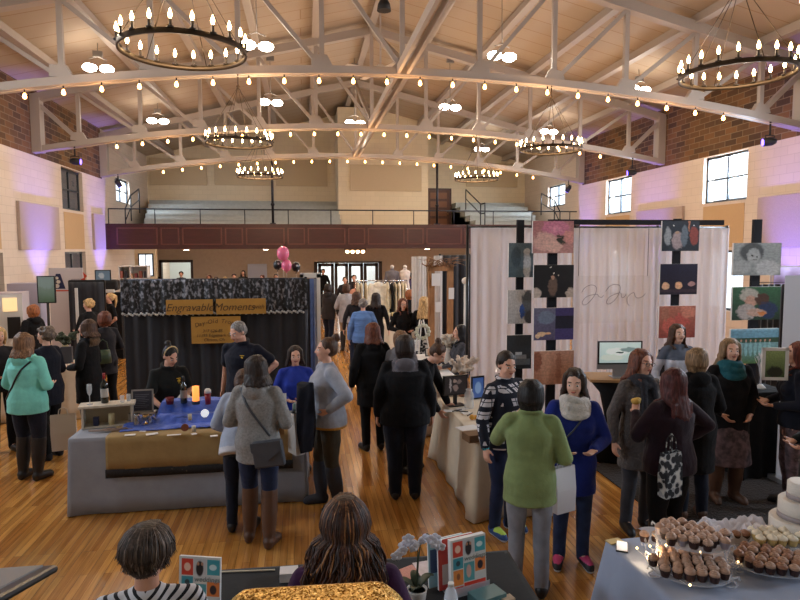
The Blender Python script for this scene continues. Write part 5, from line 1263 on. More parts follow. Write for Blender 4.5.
# ---- backdrop of the booth
DRK = mat('black_drape', (20, 22, 32), rough=.75, var=.25, scale=3, sheen=.3)
BY = 9.55; bx0, bx1 = at_y(124, 300, BY).x, at_y(306, 300, BY).x
curtain('backdrop_curtain', 0, bx1-bx0, 0.02, 2.10, (bx0, BY, 0), 0, DRK, 'wide glossy black curtain behind the engraving booth', amp=.03, pitch=.2, seed=5)
curtain('damask_valance', -.02, bx1-bx0+.02, 1.67, 2.14, (bx0, BY-.07, 0), 0, DAM, 'black and silver damask valance across the top of the black curtain', 'valance', amp=.02, pitch=.16, seed=6)
q = MB()
n = int((bx1-bx0)/.028)
for i in range(n): q.ball((i*.028, .012*math.sin(i*.9), -.012*((i*7) % 3)), (.017, .012, .02), 6, 5)
tag(q.build('tassel_trim', mat('silver_trim', (170, 168, 166), rough=.5), loc=(bx0, BY-.10, 1.655)), 'white beaded trim along the bottom of the damask valance', 'trim', kind='stuff')
t = empty('curtain_frame', (bx0, BY+.04, 0), 0, 'steel pipe frame carrying the black booth curtain', 'frame')
for x in (0, bx1-bx0): MB().tube([(x, .06, 0), (x, .06, 2.16)], .02, 8).build('upright', RAILM, t)
MB().tube([(0, .06, 2.13), (bx1-bx0, .06, 2.13)], .018, 8).build('crossbar', RAILM, t)
SG = mat('gold_sign_board', (178, 132, 58), rough=.5, var=.06); SGT = mat('sign_brown_lettering', (84, 60, 34), rough=.6)
def sign(x0, x1, y, z0, z1, lines, lab, nm='hanging_sign', italic=.3):
    s = empty(nm, ((x0+x1)/2, y, (z0+z1)/2), 0, lab, 'sign'); w_ = x1-x0; h = z1-z0
    MB().box(-w_/2, -.008, -h/2, w_/2, .008, h/2).build('board', SG, s)
    for tx, dx, dz, sz, rot in lines: text('lettering', tx, sz, SGT, s, (dx, -.011, dz), (PI/2, -rot, 0), .001, italic)
    return s
a, b = at_y(166, 300, BY-.17), at_y(213, 314, BY-.17); sign(a.x, b.x, BY-.17, b.z, a.z, [('Engravable', 0, -.01, .155, 0)], 'gold sign reading Engravable hanging on the damask valance')
a, b = at_y(216, 299, BY-.17), at_y(266, 313.5, BY-.17); sign(a.x, b.x, BY-.17, b.z, a.z, [('Moments', -.1, -.01, .155, .0), ('with', .25, -.01, .09, 0)], 'gold sign reading Moments with, right of the Engravable sign')
a, b = at_y(191, 317, BY-.15), at_y(241, 342.5, BY-.15)
arc = 'Day-Old Trop'; ls = [(c, -.27+i*.046, .07+.06*math.sin((i+.5)/14*PI), .085, (.5-(i/13))*.7) for i, c in enumerate(arc)]
sign(a.x, b.x, BY-.15, b.z, a.z, ls+[('317 626-85', -.05, -.015, .062, 0), ('11195 Edgemark C', -.04, -.08, .062, 0), ('Clinton, Oh', -.03, -.145, .062, 0)], 'larger gold sign reading Day-Old Trophy with a phone number, below the two name signs', italic=.15)
# balloons
BMAT = mat('pink_balloon', (232, 110, 146), rough=.25, coat=.4); BDM = patt('dark_dotted_balloon', [(190, 190, 196), (40, 40, 46), (28, 28, 32)], 'voronoi', scale=14, const=True, pos=[0, .25, .6], rough=.3)
for k, (px, py, r, m_, lb) in enumerate(((283, 253.5, .098, BMAT, 'upper pink balloon above the black curtain'), (286.5, 265.5, .082, BMAT, 'lower pink balloon above the black curtain'), (277.5, 265, .07, BDM, 'dark dotted balloon left of the pink balloons'), (296, 267, .07, BDM, 'dark dotted balloon right of the pink balloons'))):
    p = at_y(px, py, 10.2+.05*k); t = empty('balloon', tuple(p), 0, lb, 'balloon', 'balloons tied behind the curtain')
    MB().ball((0, 0, 0), (r, r, r*1.22), 18, 12).lathe((0, 0, -r*1.22-.02), [(.012, 0), (.004, .02)], 8).build('envelope', m_, t)
    MB().tube([(0, 0, -r*1.25), (.03, 0, -p.z*.5), (.0, 0, .16-p.z)], .002, 4).build('ribbon', WPAP, t)
    MB().lathe((0, 0, -p.z), [(.05, 0), (.055, .1), (.03, .16)], 12).build('weight', WHT, t)
# ---------------------------------------------------------------- hand-held things
def handbag(loc, w_, d, h, m_, lab, rz=0, strap_len=.2, name='handbag', cat='handbag'):
    t = empty(name, loc, rz, lab, cat)
    MB().loft([((0, 0, -h), w_/2, d/2*.9), ((0, 0, -h*.98), w_/2*1.05, d/2), ((0, 0, -h*.4), w_/2*.98, d/2*.9), ((0, 0, 0), w_/2*.85, d/2*.4)], 20).build('bag_body', m_, t)
    MB().tube([(-w_*.32, 0, -.02), (-w_*.25, 0, strap_len*.7), (0, 0, strap_len), (w_*.25, 0, strap_len*.7), (w_*.32, 0, -.02)], .008, 6).build('handle', m_, t); return t
def tote(loc, w_, d, h, m_, lab, rz=0, name='paper_bag', cat='bag', hs=.12):
    t = empty(name, loc, rz, lab, cat)
    q = MB(); V = [(-w_/2, -d/2), (w_/2, -d/2), (w_/2, d/2), (-w_/2, d/2)]; P = [[(x*k, y*k2, z) for x, y in V] for z, k, k2 in ((-h, .94, 1.), (-h*.5, 1.0, 1.), (0, 1.0, .55))]
    q.grid(P, wrap=True, sm=False); q.box(-w_*.47, -d/2, -h, w_*.47, d/2, -h+.004); q.build('bag_body', m_, t, solid=.003)
    for s_ in (-1, 1): MB().tube([(-w_*.2, s_*d*.26, -.03), (-w_*.16, s_*d*.2, hs*.7), (0, s_*.005, hs), (w_*.16, s_*d*.2, hs*.7), (w_*.2, s_*d*.26, -.03)], .004, 6).build('handle', m_, t)
    return t
h = hand(curly, 1); p = at_y(64, 414, curly.location.y-.25)
tote((p.x, curly.location.y-.28, p.z), .27, .12, .42, mat('cream_tote', (206, 196, 184), rough=.8), 'cream paper tote bag carried by the woman with curly grey-brown hair', .25, hs=.09)
handbag(tuple(at_y(103, 350, p4.location.y-.25)), .22, .12, .20, mat('green_leather', (52, 70, 48), rough=.4), 'green leather handbag by the red-haired woman in the dark coat', .5, .16)
p = hand(bluep, 0); handbag((p.x-.06, p.y+.1, p.z-.15), .3, .14, .24, LEA, 'black handbag carried beside the sky blue puffer jacket', .3, .2)
p = hand(green, 1)
p = at_y(563, 466, green.location.y+.12); tote(tuple(p), .19, .09, .35, mat('white_gift_bag', (214, 216, 224), rough=.5), 'white gift bag held between the green jacket and the blue coat', .35, 'gift_bag', hs=.14)
p = at_y(296, 412, 5.95); tote(tuple(p), .10, .16, .40, mat('white_canvas', (208, 208, 206), rough=.8), 'white tote hanging in front of the woman in the grey sweatshirt', .5, 'tote_bag', hs=.1)
# a black jacket hung over the arm
q = MB()
P = []
for i in range(13):
    t_ = i/12; z = 1.24-.62*t_; wv = [(.20*(a-.5)*(1+.4*math.sin(t_*3)), .075*math.sin(a*PI)*(1-.35*t_)+.02*math.sin(a*9+t_*3), z+(.04*math.sin(a*PI) if i == 0 else 0)) for a in [k/12 for k in range(13)]]
    wv += [(x, -y*.6-.01, z) for x, y, z in reversed(wv[1:-1])]; P.append(wv)
q.grid(P, wrap=True); q.cap([q._v(p) for p in P[0]]); bmesh.ops.remove_doubles(q.b, verts=q.b.verts, dist=.0005)
p = at_y(308, 385, 5.9)
tag(q.build('folded_jacket', NAVYC, loc=(p.x-.02, 5.85, p.z-1.24), rz=1.0), 'dark navy jacket folded over the arm of the woman in the grey sweatshirt', 'jacket')
# cross-body bags
def crossbag(root, part, p0, p1, side, lab, m_, w_=.24, h=.2, bag=True, name='crossbody_bag', bp=None, sw=.011):
    me = strap(root, part, p0, p1, side, m_, sw)
    if bag:
        t = empty(name, root.location, root.rotation_euler.z, lab, 'handbag')
        b = bp or p1; q = MB(); q.M = Matrix.Translation(Vector(b)) @ Matrix.Rotation(.15*side, 4, 'Y')
        q.box(-w_/2, -.035, -h, w_/2, .035, 0); q.build('bag_body', m_, t, bevel=.015)
        q = MB(); q.M = Matrix.Translation(Vector(b)) @ Matrix.Rotation(.15*side, 4, 'Y'); y = .045*side; q.b.faces.new([q._v(v) for v in ((-w_/2, y, .0), (w_/2, y, .0), (w_/2, y, -h*.35), (0, y*1.1, -h*.72), (-w_/2, y, -h*.35))]); q.build('flap', m_, t, solid=.006)
        link('strap', me, [m_], t)
    else:
        t = link('bag_strap', me, [m_], None); t.location = root.location; t.rotation_euler = root.rotation_euler; tag(t, lab, 'strap')
    return t
SLATE = mat('slate_leather', (62, 66, 74), rough=.45)
crossbag(c1, 'fleece', (.13, 0, 1.40), (-.14, 0, 1.0), 1, 'slate grey crossbody purse on the back of the woman in the heather grey fleece', SLATE, bp=(-.14, .2, .99), w_=.26, h=.22)
crossbag(teal, 'jacket', (-.12, 0, 1.36), (.17, 0, .93), 1, 'black strap crossing the back of the teal jacket', LEA, bag=False)
crossbag(blue, 'coat', (.10, 0, 1.33), (-.17, 0, .98), -1, 'thin grey strap crossing the front of the cobalt coat', SLATE, bag=False, sw=.007)
# food in hands
def snack(root, i, lab, rgb, r=.03, nm='pastry', cat='food'):
    p = hand(root, i); tag(MB().ball((0, 0, 0), (r, r, r*.7), 10, 8).ball((r*.5, 0, r*.4), (r*.7, r*.6, r*.4), 8, 6).build(nm, mat(nm, rgb, rough=.7, bump=.6), loc=(p.x, p.y, p.z+.03)), lab, cat)
snack(mar, 1, 'yellow pastry held up by the woman in the maroon sweater', (216, 176, 84), .04)

p = at_y(277, 408, 5.75); o = MB().box(-.09, -.002, -.13, .09, .002, .13).build('paper_sheet', WPAP, loc=tuple(p), rz=.3); tag(o, 'white sheet of paper held before the woman in the heather grey fleece', 'paper')
hp_ = hand(staff_w, 1); p = Vector((hp_.x, hp_.y-.02, hp_.z+.02)); o = MB().box(-.08, -.01, 0, .08, .01, .10).build('white_booklet', WPAP, loc=tuple(p), rz=-.4); o.rotation_euler = (-.9, .3, -.4); tag(o, 'white booklet held open over the blue cloth by the woman with the headband', 'booklet')
p = at_y(671, 452, mar.location.y-.30); tote(tuple(p), .17, .08, .34, FLOR, 'black and white floral bag hanging beside the woman in the maroon sweater', .3, 'floral_bag', hs=.14)
# ================================================================ PHOTOGRAPHY BOOTH
def sheermat():
    m, nt, b = newmat('white_sheer'); N, Lk = nt.nodes, nt.links
    b.inputs['Base Color'].default_value = (*lin((236, 234, 240)), 1); b.inputs['Roughness'].default_value = .8
    tl = N.new('ShaderNodeBsdfTranslucent'); tl.inputs[0].default_value = (*lin((240, 238, 244)), 1); tr = N.new('ShaderNodeBsdfTransparent')
    m1 = N.new('ShaderNodeMixShader'); m1.inputs[0].default_value = .45; Lk.new(b.outputs[0], m1.inputs[1]); Lk.new(tl.outputs[0], m1.inputs[2])
    m2 = N.new('ShaderNodeMixShader'); m2.inputs[0].default_value = .22; Lk.new(m1.outputs[0], m2.inputs[1]); Lk.new(tr.outputs[0], m2.inputs[2]); Lk.new(m2.outputs[0], N['Material Output'].inputs[0]); return m
SHEER = sheermat()
CY = 8.2
for k, (pa, pb, lb) in enumerate(((471, 573, 'white sheer curtain at the left end of the photo display, nearest the centre tables'), (574, 660, 'wide white sheer curtain in the middle of the photo display'), (661, 729, 'white sheer curtain at the right end of the photo display'))):
    a, b = at_y(pa, 228, CY).x, at_y(pb, 228, CY).x
    curtain('sheer_curtain', 0, b-a, .02, 2.86, (a, CY, 0), 0, SHEER, lb, group='white sheer curtains of the photo display', amp=.035, pitch=.13, seed=11+k)
a = at_y(469, 228, CY).x; b = at_y(730, 228, CY).x
t = empty('curtain_frame', (a, CY+.02, 0), 0, 'black pipe frame holding the white sheer curtains', 'frame')
for x in (0, (b-a)*.4, (b-a)*.72, b-a): MB().tube([(x, .05, 0), (x, .05, 2.9)], .022, 8).box(x-.2, -.1, 0, x+.2, .2, .012).build('upright', BLKP, t)
MB().tube([(0, .05, 2.87), (b-a, .05, 2.87)], .018, 8).build('crossbar', BLKP, t)
# black display columns hung with canvases
def column(name, x0, x1, y, h, lab, rz=0):
    return tag(MB().box(-(x1-x0)/2, -.02, 0, (x1-x0)/2, .02, h).box(-.25, -.16, 0, .25, .16, .02).build(name, mat('black_banner_cloth', (16, 18, 28), rough=.85), loc=((x0+x1)/2, y, 0), rz=rz), lab, 'stand', 'black uprights of the photo display')
def canvas(corners, y, m_, lab, rz=0., dy=0.):
    (xa, ya), (xb, yb) = corners; A, B = at_y(xa, ya, y), at_y(xb, yb, y); w_, h = (B.x-A.x), (A.z-B.z)
    t = empty('photo_canvas', ((A.x+B.x)/2, y-.035, B.z), rz, lab, 'photo print', 'photo canvases on the black uprights')
    w2 = w_/max(.3, math.cos(rz)); MB().box(-w2/2, 0, 0, w2/2, .03, h).build('canvas_block', WPAP, t)
    MB().box(-w2/2, -.003, 0, w2/2, 0, h).build('print', m_, t); return t
def cx(px, y): return at_y(px, 250, y).x
column('display_upright', cx(516.5, 7.85), cx(523.5, 7.85), 7.85, 2.95, 'black upright holding the leftmost column of photo canvases')
column('display_upright', cx(548, 7.75), cx(557, 7.75), 7.75, 2.93, 'black upright behind the peony canvas column')
column('display_upright', cx(673, 7.95), cx(680, 7.95), 7.95, 2.98, 'black upright behind the dance-floor photo column')
column('display_upright', cx(752, 6.85), cx(760, 6.85), 6.85, 2.92, 'black upright behind the bridal portrait column at the right')
A, B = at_y(548, 219, 8.0), at_y(723, 219, 8.0)
tag(MB().box(0, -.02, -.035, B.x-A.x, .02, .035).build('display_crossbar', MATS['black_banner_cloth'], loc=(A.x, 7.99, 2.93)), 'long black crossbar along the top of the photo display', 'bar')
SKY = (120, 150, 130)
canvas(((508, 243), (532, 277)), 7.78, pict('photo_grey_bride', (72, 92, 104), [(.75, .35, .16, .42, (188, 190, 192)), (.74, .75, .14, .1, (200, 196, 190)), (.3, .6, .2, .3, (62, 80, 92))], (96, 112, 120), nscale=4, namt=.15), 'slate grey portrait canvas with a pale figure, top of the left column')
canvas(((507, 290), (530, 323)), 7.78, pict('photo_bouquet', (176, 174, 176), [(.85, .6, .25, .4, (92, 94, 98)), (.62, .35, .1, .22, (54, 84, 150)), (.9, .2, .2, .2, (70, 70, 74))], (196, 192, 190), nscale=7, namt=.3), 'pale canvas with a grey bouquet and a blue touch, middle of the left column')
canvas(((506, 335), (530, 368)), 7.78, pict('photo_album', (38, 42, 48), [('b', .15, .12, .95, .30, (96, 104, 112)), ('b', .2, .30, .8, .42, (136, 142, 148)), ('b', .35, .42, .62, .5, (180, 182, 184))], (54, 58, 62), nscale=3, namt=.1), 'dark canvas showing a pale stacked box, bottom of the left column')
canvas(((532, 221), (572, 253)), 7.68, pict('photo_peony', (190, 142, 140), [(.55, .78, .34, .24, (206, 128, 158)), (.3, .35, .3, .3, (218, 176, 170)), (.72, .42, .12, .14, (52, 52, 44)), (.9, .5, .16, .2, (214, 150, 146)), (.5, .2, .22, .16, (224, 184, 176)), (.55, .74, .14, .1, (222, 150, 178))], (176, 118, 122), nscale=9, namt=.28), 'pink and cream peony close-up canvas, top of the second column')
canvas(((533, 265), (572, 297)), 7.68, pict('photo_night_couple', (22, 24, 34), [(.48, .35, .12, .3, (112, 92, 84)), (.47, .62, .05, .06, (190, 150, 130)), (.05, .1, .14, .2, (196, 184, 176)), (.95, .1, .14, .2, (196, 184, 176)), (.42, .93, .03, .03, (240, 230, 220)), (.5, .74, .03, .03, (240, 230, 220)), (.62, .68, .02, .02, (220, 210, 200))], (16, 18, 26), nscale=8, namt=.12), 'near black canvas of a couple with sparkles, second down in the second column')
canvas(((533, 308), (572, 339)), 7.68, pict('photo_lanterns', (92, 84, 116), [('b', .54, 0, 1, 1, (70, 62, 120)), ('b', .54, .35, 1, .75, (34, 34, 54)), (.2, .2, .1, .08, (230, 196, 160)), (.1, .12, .06, .06, (236, 206, 170)), (.3, .7, .22, .2, (120, 134, 160)), (.35, .22, .06, .05, (230, 186, 150))], (110, 112, 140), nscale=6, namt=.15), 'violet and blue canvas of blurred lights, third down in the second column')
canvas(((533, 351), (572, 383)), 7.68, pict('photo_lace', (190, 136, 112), [(.3, .5, .12, .5, (206, 158, 134)), (.62, .5, .07, .5, (172, 118, 96)), (.85, .5, .1, .5, (202, 152, 128)), (.08, .7, .12, .3, (150, 96, 78))], (198, 150, 128), nscale=12, namt=.2), 'peach canvas of draped fabric, lowest of the second column')
canvas(((661, 221), (697, 251)), 7.88, pict('photo_dance', (34, 44, 58), [(.15, .5, .09, .3, (150, 160, 172)), (.42, .35, .16, .3, (170, 156, 164)), (.4, .62, .05, .06, (190, 160, 140)), (.6, .5, .1, .35, (104, 120, 138)), (.86, .5, .12, .3, (150, 70, 62)), (.72, .85, .03, .2, (180, 120, 90)), (.3, .85, .02, .02, (230, 230, 235)), (.85, .85, .02, .02, (230, 230, 235))], (28, 36, 52), nscale=7, namt=.12), 'dark canvas of guests dancing, top of the third column')
canvas(((659, 264), (695, 294)), 7.88, pict('photo_candles', (30, 24, 46), [(.15, .28, .1, .12, (240, 196, 160)), (.5, .3, .1, .12, (240, 190, 150)), (.85, .34, .1, .08, (190, 150, 150)), (.5, .12, .6, .06, (60, 44, 60))], (26, 24, 58), nscale=5, namt=.08), 'dark violet canvas of glowing candles, second down in the third column')
canvas(((658, 306), (693, 337)), 7.88, pict('photo_roses', (150, 72, 64), [(.3, .4, .22, .25, (206, 108, 96)), (.62, .55, .2, .24, (196, 96, 88)), (.8, .8, .2, .2, (214, 140, 120)), (.5, .15, .3, .14, (172, 84, 74)), (.15, .75, .14, .2, (178, 120, 100))], (186, 118, 100), nscale=9, namt=.3), 'coral red rose close-up canvas behind the young woman in grey and white')
canvas(((657, 349), (680, 375)), 7.88, pict('photo_dark_frame', (26, 26, 32), [(.6, .5, .2, .3, (80, 76, 80))], nscale=5, namt=.1), 'small dark canvas at the bottom of the third column beside the young woman')
canvas(((732, 243), (778, 275)), 6.78, pict('photo_bride_bw', (150, 156, 156), [(.38, .72, .25, .3, (84, 88, 90)), (.42, .6, .14, .24, (184, 188, 188)), (.15, .25, .22, .22, (176, 180, 180)), (.72, .22, .26, .24, (196, 198, 198)), (.38, .62, .02, .02, (40, 44, 46)), (.48, .58, .02, .02, (40, 44, 46)), (.45, .48, .05, .02, (100, 96, 96))], (170, 176, 176), nscale=8, namt=.12), 'black and white portrait canvas of a smiling bride, top of the right column')
canvas(((731, 287), (777, 319)), 6.78, pict('photo_kiss', (40, 64, 50), [(.34, .75, .2, .2, (196, 190, 176)), (.38, .55, .12, .2, (206, 160, 138)), (.62, .62, .14, .2, (90, 62, 50)), (.75, .3, .2, .25, (46, 62, 96)), (.3, .25, .2, .25, (190, 180, 174)), (.5, .22, .2, .12, (206, 170, 150)), (.62, .2, .08, .06, (226, 140, 80))], (60, 110, 76), nscale=9, namt=.2), 'green-toned canvas of a kissing couple with flowers, middle of the right column')
canvas(((729, 329), (775, 362)), 6.78, pict('photo_group', (84, 120, 70), [('b', 0, .72, 1, .95, (120, 170, 190)), ('b', 0, .6, 1, .74, (60, 90, 70))]+[(.12+.1*i, .42, .035, .2, (150, 196, 196)) for i in range(8)]+[(.12+.1*i, .66, .02, .04, (206, 160, 136)) for i in range(8)], (150, 196, 214), nscale=6, namt=.05), 'canvas of a wedding party in pale green dresses, lowest of the right column')
# pedestal table with an all-in-one computer
A, B = at_y(597, 341, 6.9), at_y(644, 376, 6.9)
pc = ((A.x+B.x)/2, 6.95)
t = empty('pedestal_table', (pc[0], 6.98, 0), -.25, 'tall pedestal table with a light wood top and black skirt under the computer', 'table')
tz = 1.03
MB().box(-.36, -.24, tz-.03, .36, .24, tz).build('tabletop', mat('light_oak', (176, 136, 92), rough=.5, var=.1, stretch=(1, 8, 1)), t)
MB().loft([((0, 0, 0), .30, .22), ((0, 0, .5), .13, .11), ((0, 0, tz-.2), .2, .15), ((0, 0, tz-.03), .34, .23)], 24).build('skirt', BLK, t)
t = empty('desktop_computer', (pc[0], 6.93, tz), -.12, 'silver all-in-one computer showing a pale close-up picture', 'computer')
MB().box(-.27, -.012, .10, .27, .02, .44).build('screen_body', mat('aluminium', (170, 172, 176), rough=.35, metal=.6), t)
MB().box(-.27, -.016, .16, .27, -.012, .44).build('bezel', BLKP, t)
MB().box(-.25, -.019, .178, .25, -.016, .425).build('display', pict('screen_closeup', (170, 190, 186), [(.45, .55, .3, .2, (206, 214, 208)), (.5, .5, .1, .05, (40, 52, 54)), (.7, .65, .2, .12, (120, 140, 138)), (.3, .25, .3, .14, (190, 200, 190))], (190, 206, 202), emit=.55, nscale=6, namt=.25), t)
MB().box(-.08, -.01, 0, .08, .012, .12).box(-.10, -.09, 0, .10, .09, .008).build('foot', MATS['aluminium'], t)
# black rug
flatbox('rug', (4.35, 5.9, 0.0), 2.05, 1.9, .012, cloth('dark_brown_rug', (40, 32, 30), bump=1, bscale=40), 'dark brown rug on the floor of the photography booth', 'rug', bevel=0)
# white coral tree, white table pieces, roll-up banner at the far right
t = empty('branch_ornament', (5.12, 6.3, .98), 0, 'white coral-like branch ornament behind the woman in the teal scarf', 'ornament')
q = MB(); rnd = random.Random(8)
def twig(p, d, L, r, n):
    e = p+d*L; q.tube([p, e], [r, r*.7], 5)
    if n: 
        for k in range(3): twig(p+d*L*rnd.uniform(.5, 1), (d+Vector((rnd.uniform(-.7, .7), rnd.uniform(-.5, .5), rnd.uniform(-.1, .6)))).normalized(), L*.72, r*.65, n-1)
twig(Vector((0, 0, 0)), Vector((0, 0, 1)), .19, .012, 4); q.build('branches', mat('white_coral', (214, 210, 214), rough=.6), t)
MB().lathe((0, 0, 0), [(.06, 0), (.05, .02), (.02, .05)], 12).build('base', WHT, t)
table_under(-.28, -.22, .28, .22, .97, (5.08, 6.35, 0), 0, 'side table behind the woman in the teal scarf'); tag(tablecloth(-.28, -.22, .28, .22, .976, .01, seed=9).build('tablecloth', BLK, None, (5.08, 6.35, 0), 0), 'black cloth over the side table with the coral ornament', 'tablecloth')
p = at_y(774, 380, 5.25); t = empty('picture_frame', tuple(p), -.25, 'white frame with a green picture held beside the auburn-haired woman', 'frame')
MB().box(-.12, -.012, 0, .12, .012, .028).box(-.12, -.012, .282, .12, .012, .31).box(-.12, -.012, 0, -.09, .012, .31).box(.09, -.012, 0, .12, .012, .31).build('frame_border', WHT, t)
MB().box(-.09, -.004, .028, .09, .004, .282).build('print', pict('green_landscape', (60, 80, 44), [(.5, .2, .4, .2, (40, 44, 36))], (150, 170, 110), nscale=6, namt=.2), t)
A = at_y(785, 281, 6.0)
t = empty('roll_up_banner', (A.x+.33, 6.0, 0), 0, 'tall white roll-up banner at the right edge of the photo', 'banner')
MB().box(-.33, -.003, .06, .33, .003, 2.28).build('banner_sheet', mat('white_vinyl', (206, 208, 216), rough=.5), t); MB().box(-.35, -.1, 0, .35, .1, .06).build('base', MATS['aluminium'], t); MB().tube([(0, .03, .05), (0, .03, 2.28)], .012, 6).build('pole', MATS['aluminium'], t)
# dark instrument-like stands and pale purple screens at the far right
for k, (pa, pb, y, z, m_, lb) in enumerate(((775, 800, 9.4, 2.25, mat('lilac_screen_cloth', (186, 164, 206), rough=.9), 'lilac fabric screen at the far right, behind the right photo column'),)):
    a, b = at_y(pa, 250, y).x, at_y(pb, 250, y).x+.6; curtain('fabric_screen', 0, b-a, .02, z, (a, y, 0), 0, m_, lb, 'screen', amp=.015, pitch=.3)
    tf = MB().box(-.02, 0, 0, .02, .03, z+.02).box(b-a-.02, 0, 0, b-a+.02, .03, z+.02).box(0, 0, z-.01, b-a, .03, z+.02).build('screen_frame', WHT, loc=(a, y+.05, 0)); tag(tf, 'white frame of the lilac fabric screen', 'frame')
A = at_y(735, 300, 9.6)
curtain('black_drape', 0, 1.3, .02, 2.0, (A.x-.15, 8.9, 0), 0, DRK, 'dark drape behind the right column of portraits', 'drape', amp=.03, seed=14)
for x in (0, 1.3): pass
t = empty('drape_stand', (A.x-.15, 8.95, 0), 0, 'dark pipe stand behind the right column of portraits', 'stand'); MB().tube([(0, .05, 0), (0, .05, 2.02), (1.3, .05, 2.02), (1.3, .05, 0)], .02, 8).build('pipe', BLKP, t)
# ================================================================ CENTRE TABLES
CRM = cloth('cream_tablecloth', (216, 200, 176), var=.05, bump=.15, bscale=4)
WCL = cloth('white_tablecloth', (206, 200, 194), var=.05, bump=.15, bscale=4)
cloth_table(1.60, 5.62, 2.36, 7.35, .76, (0, 0, 0), 0, CRM, 'beige cloth over the long table with the black monitor, in front of the sheer curtains', 'long folding table under the beige cloth', flare=.06, wave=.012, seed=21, pitch=.4)
MZ = .765
p = at_z(455, 405, MZ); t = empty('computer_monitor', (p.x, p.y, MZ), .2, 'small black monitor showing a photo, on the beige table', 'monitor')
MB().box(-.15, -.015, .12, .15, .02, .35).build('screen_body', BLKP, t); MB().box(-.135, -.019, .135, .135, -.015, .335).build('display', pict('screen_photo', (40, 34, 36), [(.25, .5, .04, .4, (150, 140, 138)), (.5, .35, .12, .2, (130, 112, 108)), (.65, .7, .12, .14, (110, 96, 92)), (.45, .75, .08, .1, (150, 130, 120))], nscale=6, namt=.2, emit=.25), t)
MB().box(-.02, -.012, 0, .02, .012, .14).box(-.10, -.08, 0, .10, .06, .01).build('foot', BLKP, t)
rnd = random.Random(5)
for k, (px, py, w_, d, r) in enumerate(((468, 428, .22, .15, .3), (449, 411, .12, .1, -.2), (462, 409, .15, .1, .5), (466, 413, .10, .14, .1))):
    flatbox('leaflet', on(px, py, MZ), w_, d, .004, WPAP, ['large white leaflet near the front of the beige table', 'white leaflet beside the reaching hand on the beige table', 'white leaflet right of the monitor foot', 'tilted white leaflet behind the large one on the beige table'][k], 'leaflet', r, group='leaflets on the beige table', bevel=0)
for k, (px, py, r) in enumerate(((457, 411, .5), (462, 412, -.4), (470, 415, .9))): tag(MB().tube([(-.07, 0, .008), (.07, 0, .008)], .006, 6).build('pen', BLKP, loc=on(px, py, MZ+.002), rz=r), ['black pen left of the others on the beige table', 'black pen in the middle of the beige table', 'black pen nearest the plaid fleece'][k], 'pen')
flatbox('small_box', on(475, 440, MZ), .2, .16, .07, mat('kraft_box', (120, 92, 66), rough=.7), 'low brown box at the front corner of the beige table', 'box', .2)
tag(MB().ball((0, 0, .03), .03, 10, 8).ball((.04, .01, .025), .025, 8, 6).build('yellow_ornament', mat('yellow_glaze', (206, 150, 50), rough=.4), loc=on(472, 420, MZ)), 'small yellow ornament on the beige table beside the plaid sleeve', 'ornament')
t = empty('glass_jar', on(469, 408, MZ), 0, 'clear glass jar standing on the beige table before the feathers', 'jar'); MB().lathe((0, 0, 0), [(.05, 0), (.055, .02), (.055, .16), (.035, .2), (.04, .22)], 16).build('body', MATS['thin_glass'], t)
def feather_vase(loc, lab, h=.28, n=26, seed=1, rgb=(214, 196, 180), vrgb=(166, 116, 90)):
    t = empty('vase', loc, 0, lab, 'vase'); MB().lathe((0, 0, 0), [(.05, 0), (.075, .06), (.08, .15), (.045, h-.02), (.05, h)], 16).build('vase_body', mat('vase_%d' % seed, vrgb, rough=.5), t)
    q = MB(); r_ = random.Random(seed)
    for i in range(n):
        a = r_.uniform(0, 6.28); o_ = r_.uniform(.04, .17); p0 = Vector((0, 0, h-.03)); p2 = Vector((math.cos(a)*o_, math.sin(a)*o_, h+r_.uniform(.04, .2))); q.chain([p0, p0.lerp(p2, .5)+Vector((0, 0, .04)), p2], [.004, .02, .03], 6)
    me = remesh(q, .012, 1); wrinkle(me, .02, 30, r_); link('feathers', me, [mat('feather_%d' % seed, rgb, rough=.95, bump=1, bscale=60, var=.2)], t); return t
feather_vase(on(463, 396, MZ), 'brown vase of cream feathers behind the monitor on the beige table', seed=31)
t = empty('easel_tablet', (2.05, 7.2, .765), .3, 'blue-lit upright tablet frame behind the plaid fleece', 'tablet'); MB().box(-.09, -.008, 0, .09, .008, .28).build('bezel', BLKP, t); MB().box(-.075, -.011, .02, .075, -.008, .26).build('display', pict('tablet_blue', (60, 90, 150), [(.5, .5, .3, .3, (120, 150, 190))], emit=.3), t)
# second table (white, items)
cloth_table(1.32, 8.3, 2.12, 10.5, .76, (0, 0, 0), 0, WCL, 'white cloth over the table between the grey cap and the woman with black hair', 'folding table under the middle white cloth', flare=.04, wave=.02, seed=22)
Z2 = .765
for k, (px, py, w_, h, m_, lb) in enumerate(((416, 351, .14, .20, WPAP, 'small white upright sign on the middle white table'), (431, 356, .2, .14, BLKP, 'black framed tablet with a pale screen on the middle white table'))):
    p = at_z(px, py, Z2); t = empty('table_sign' if k == 0 else 'tablet', (p.x, p.y, Z2), .1, lb, 'sign' if k == 0 else 'tablet'); t.rotation_euler[0] = -.15
    MB().box(-w_/2, -.006, 0, w_/2, .006, h).build('panel', m_, t); MB().box(-w_/2+.015, -.009, .015, w_/2-.015, -.006, h-.015).build('print', pict('small_print_%d' % k, (210, 208, 206), [('b', .2, .75-.15*i, .8, .8-.15*i, (110, 110, 116)) for i in range(4)]), t)
for k, (px, py, w_, d) in enumerate(((424, 362, .3, .2), (438, 367, .26, .2), (418, 361, .12, .10), (446, 362, .16, .12))): flatbox('tray' if k < 2 else 'booklet', on(px, py, Z2), w_, d, .02, WHT if k < 2 else WPAP, ['long pale tray at the front left of the middle white table', 'white tray at the front right of the middle white table', 'white booklet left of the trays on the middle table', 'white booklet at the right end of the middle table'][k], 'tray' if k < 2 else 'booklet', .1)
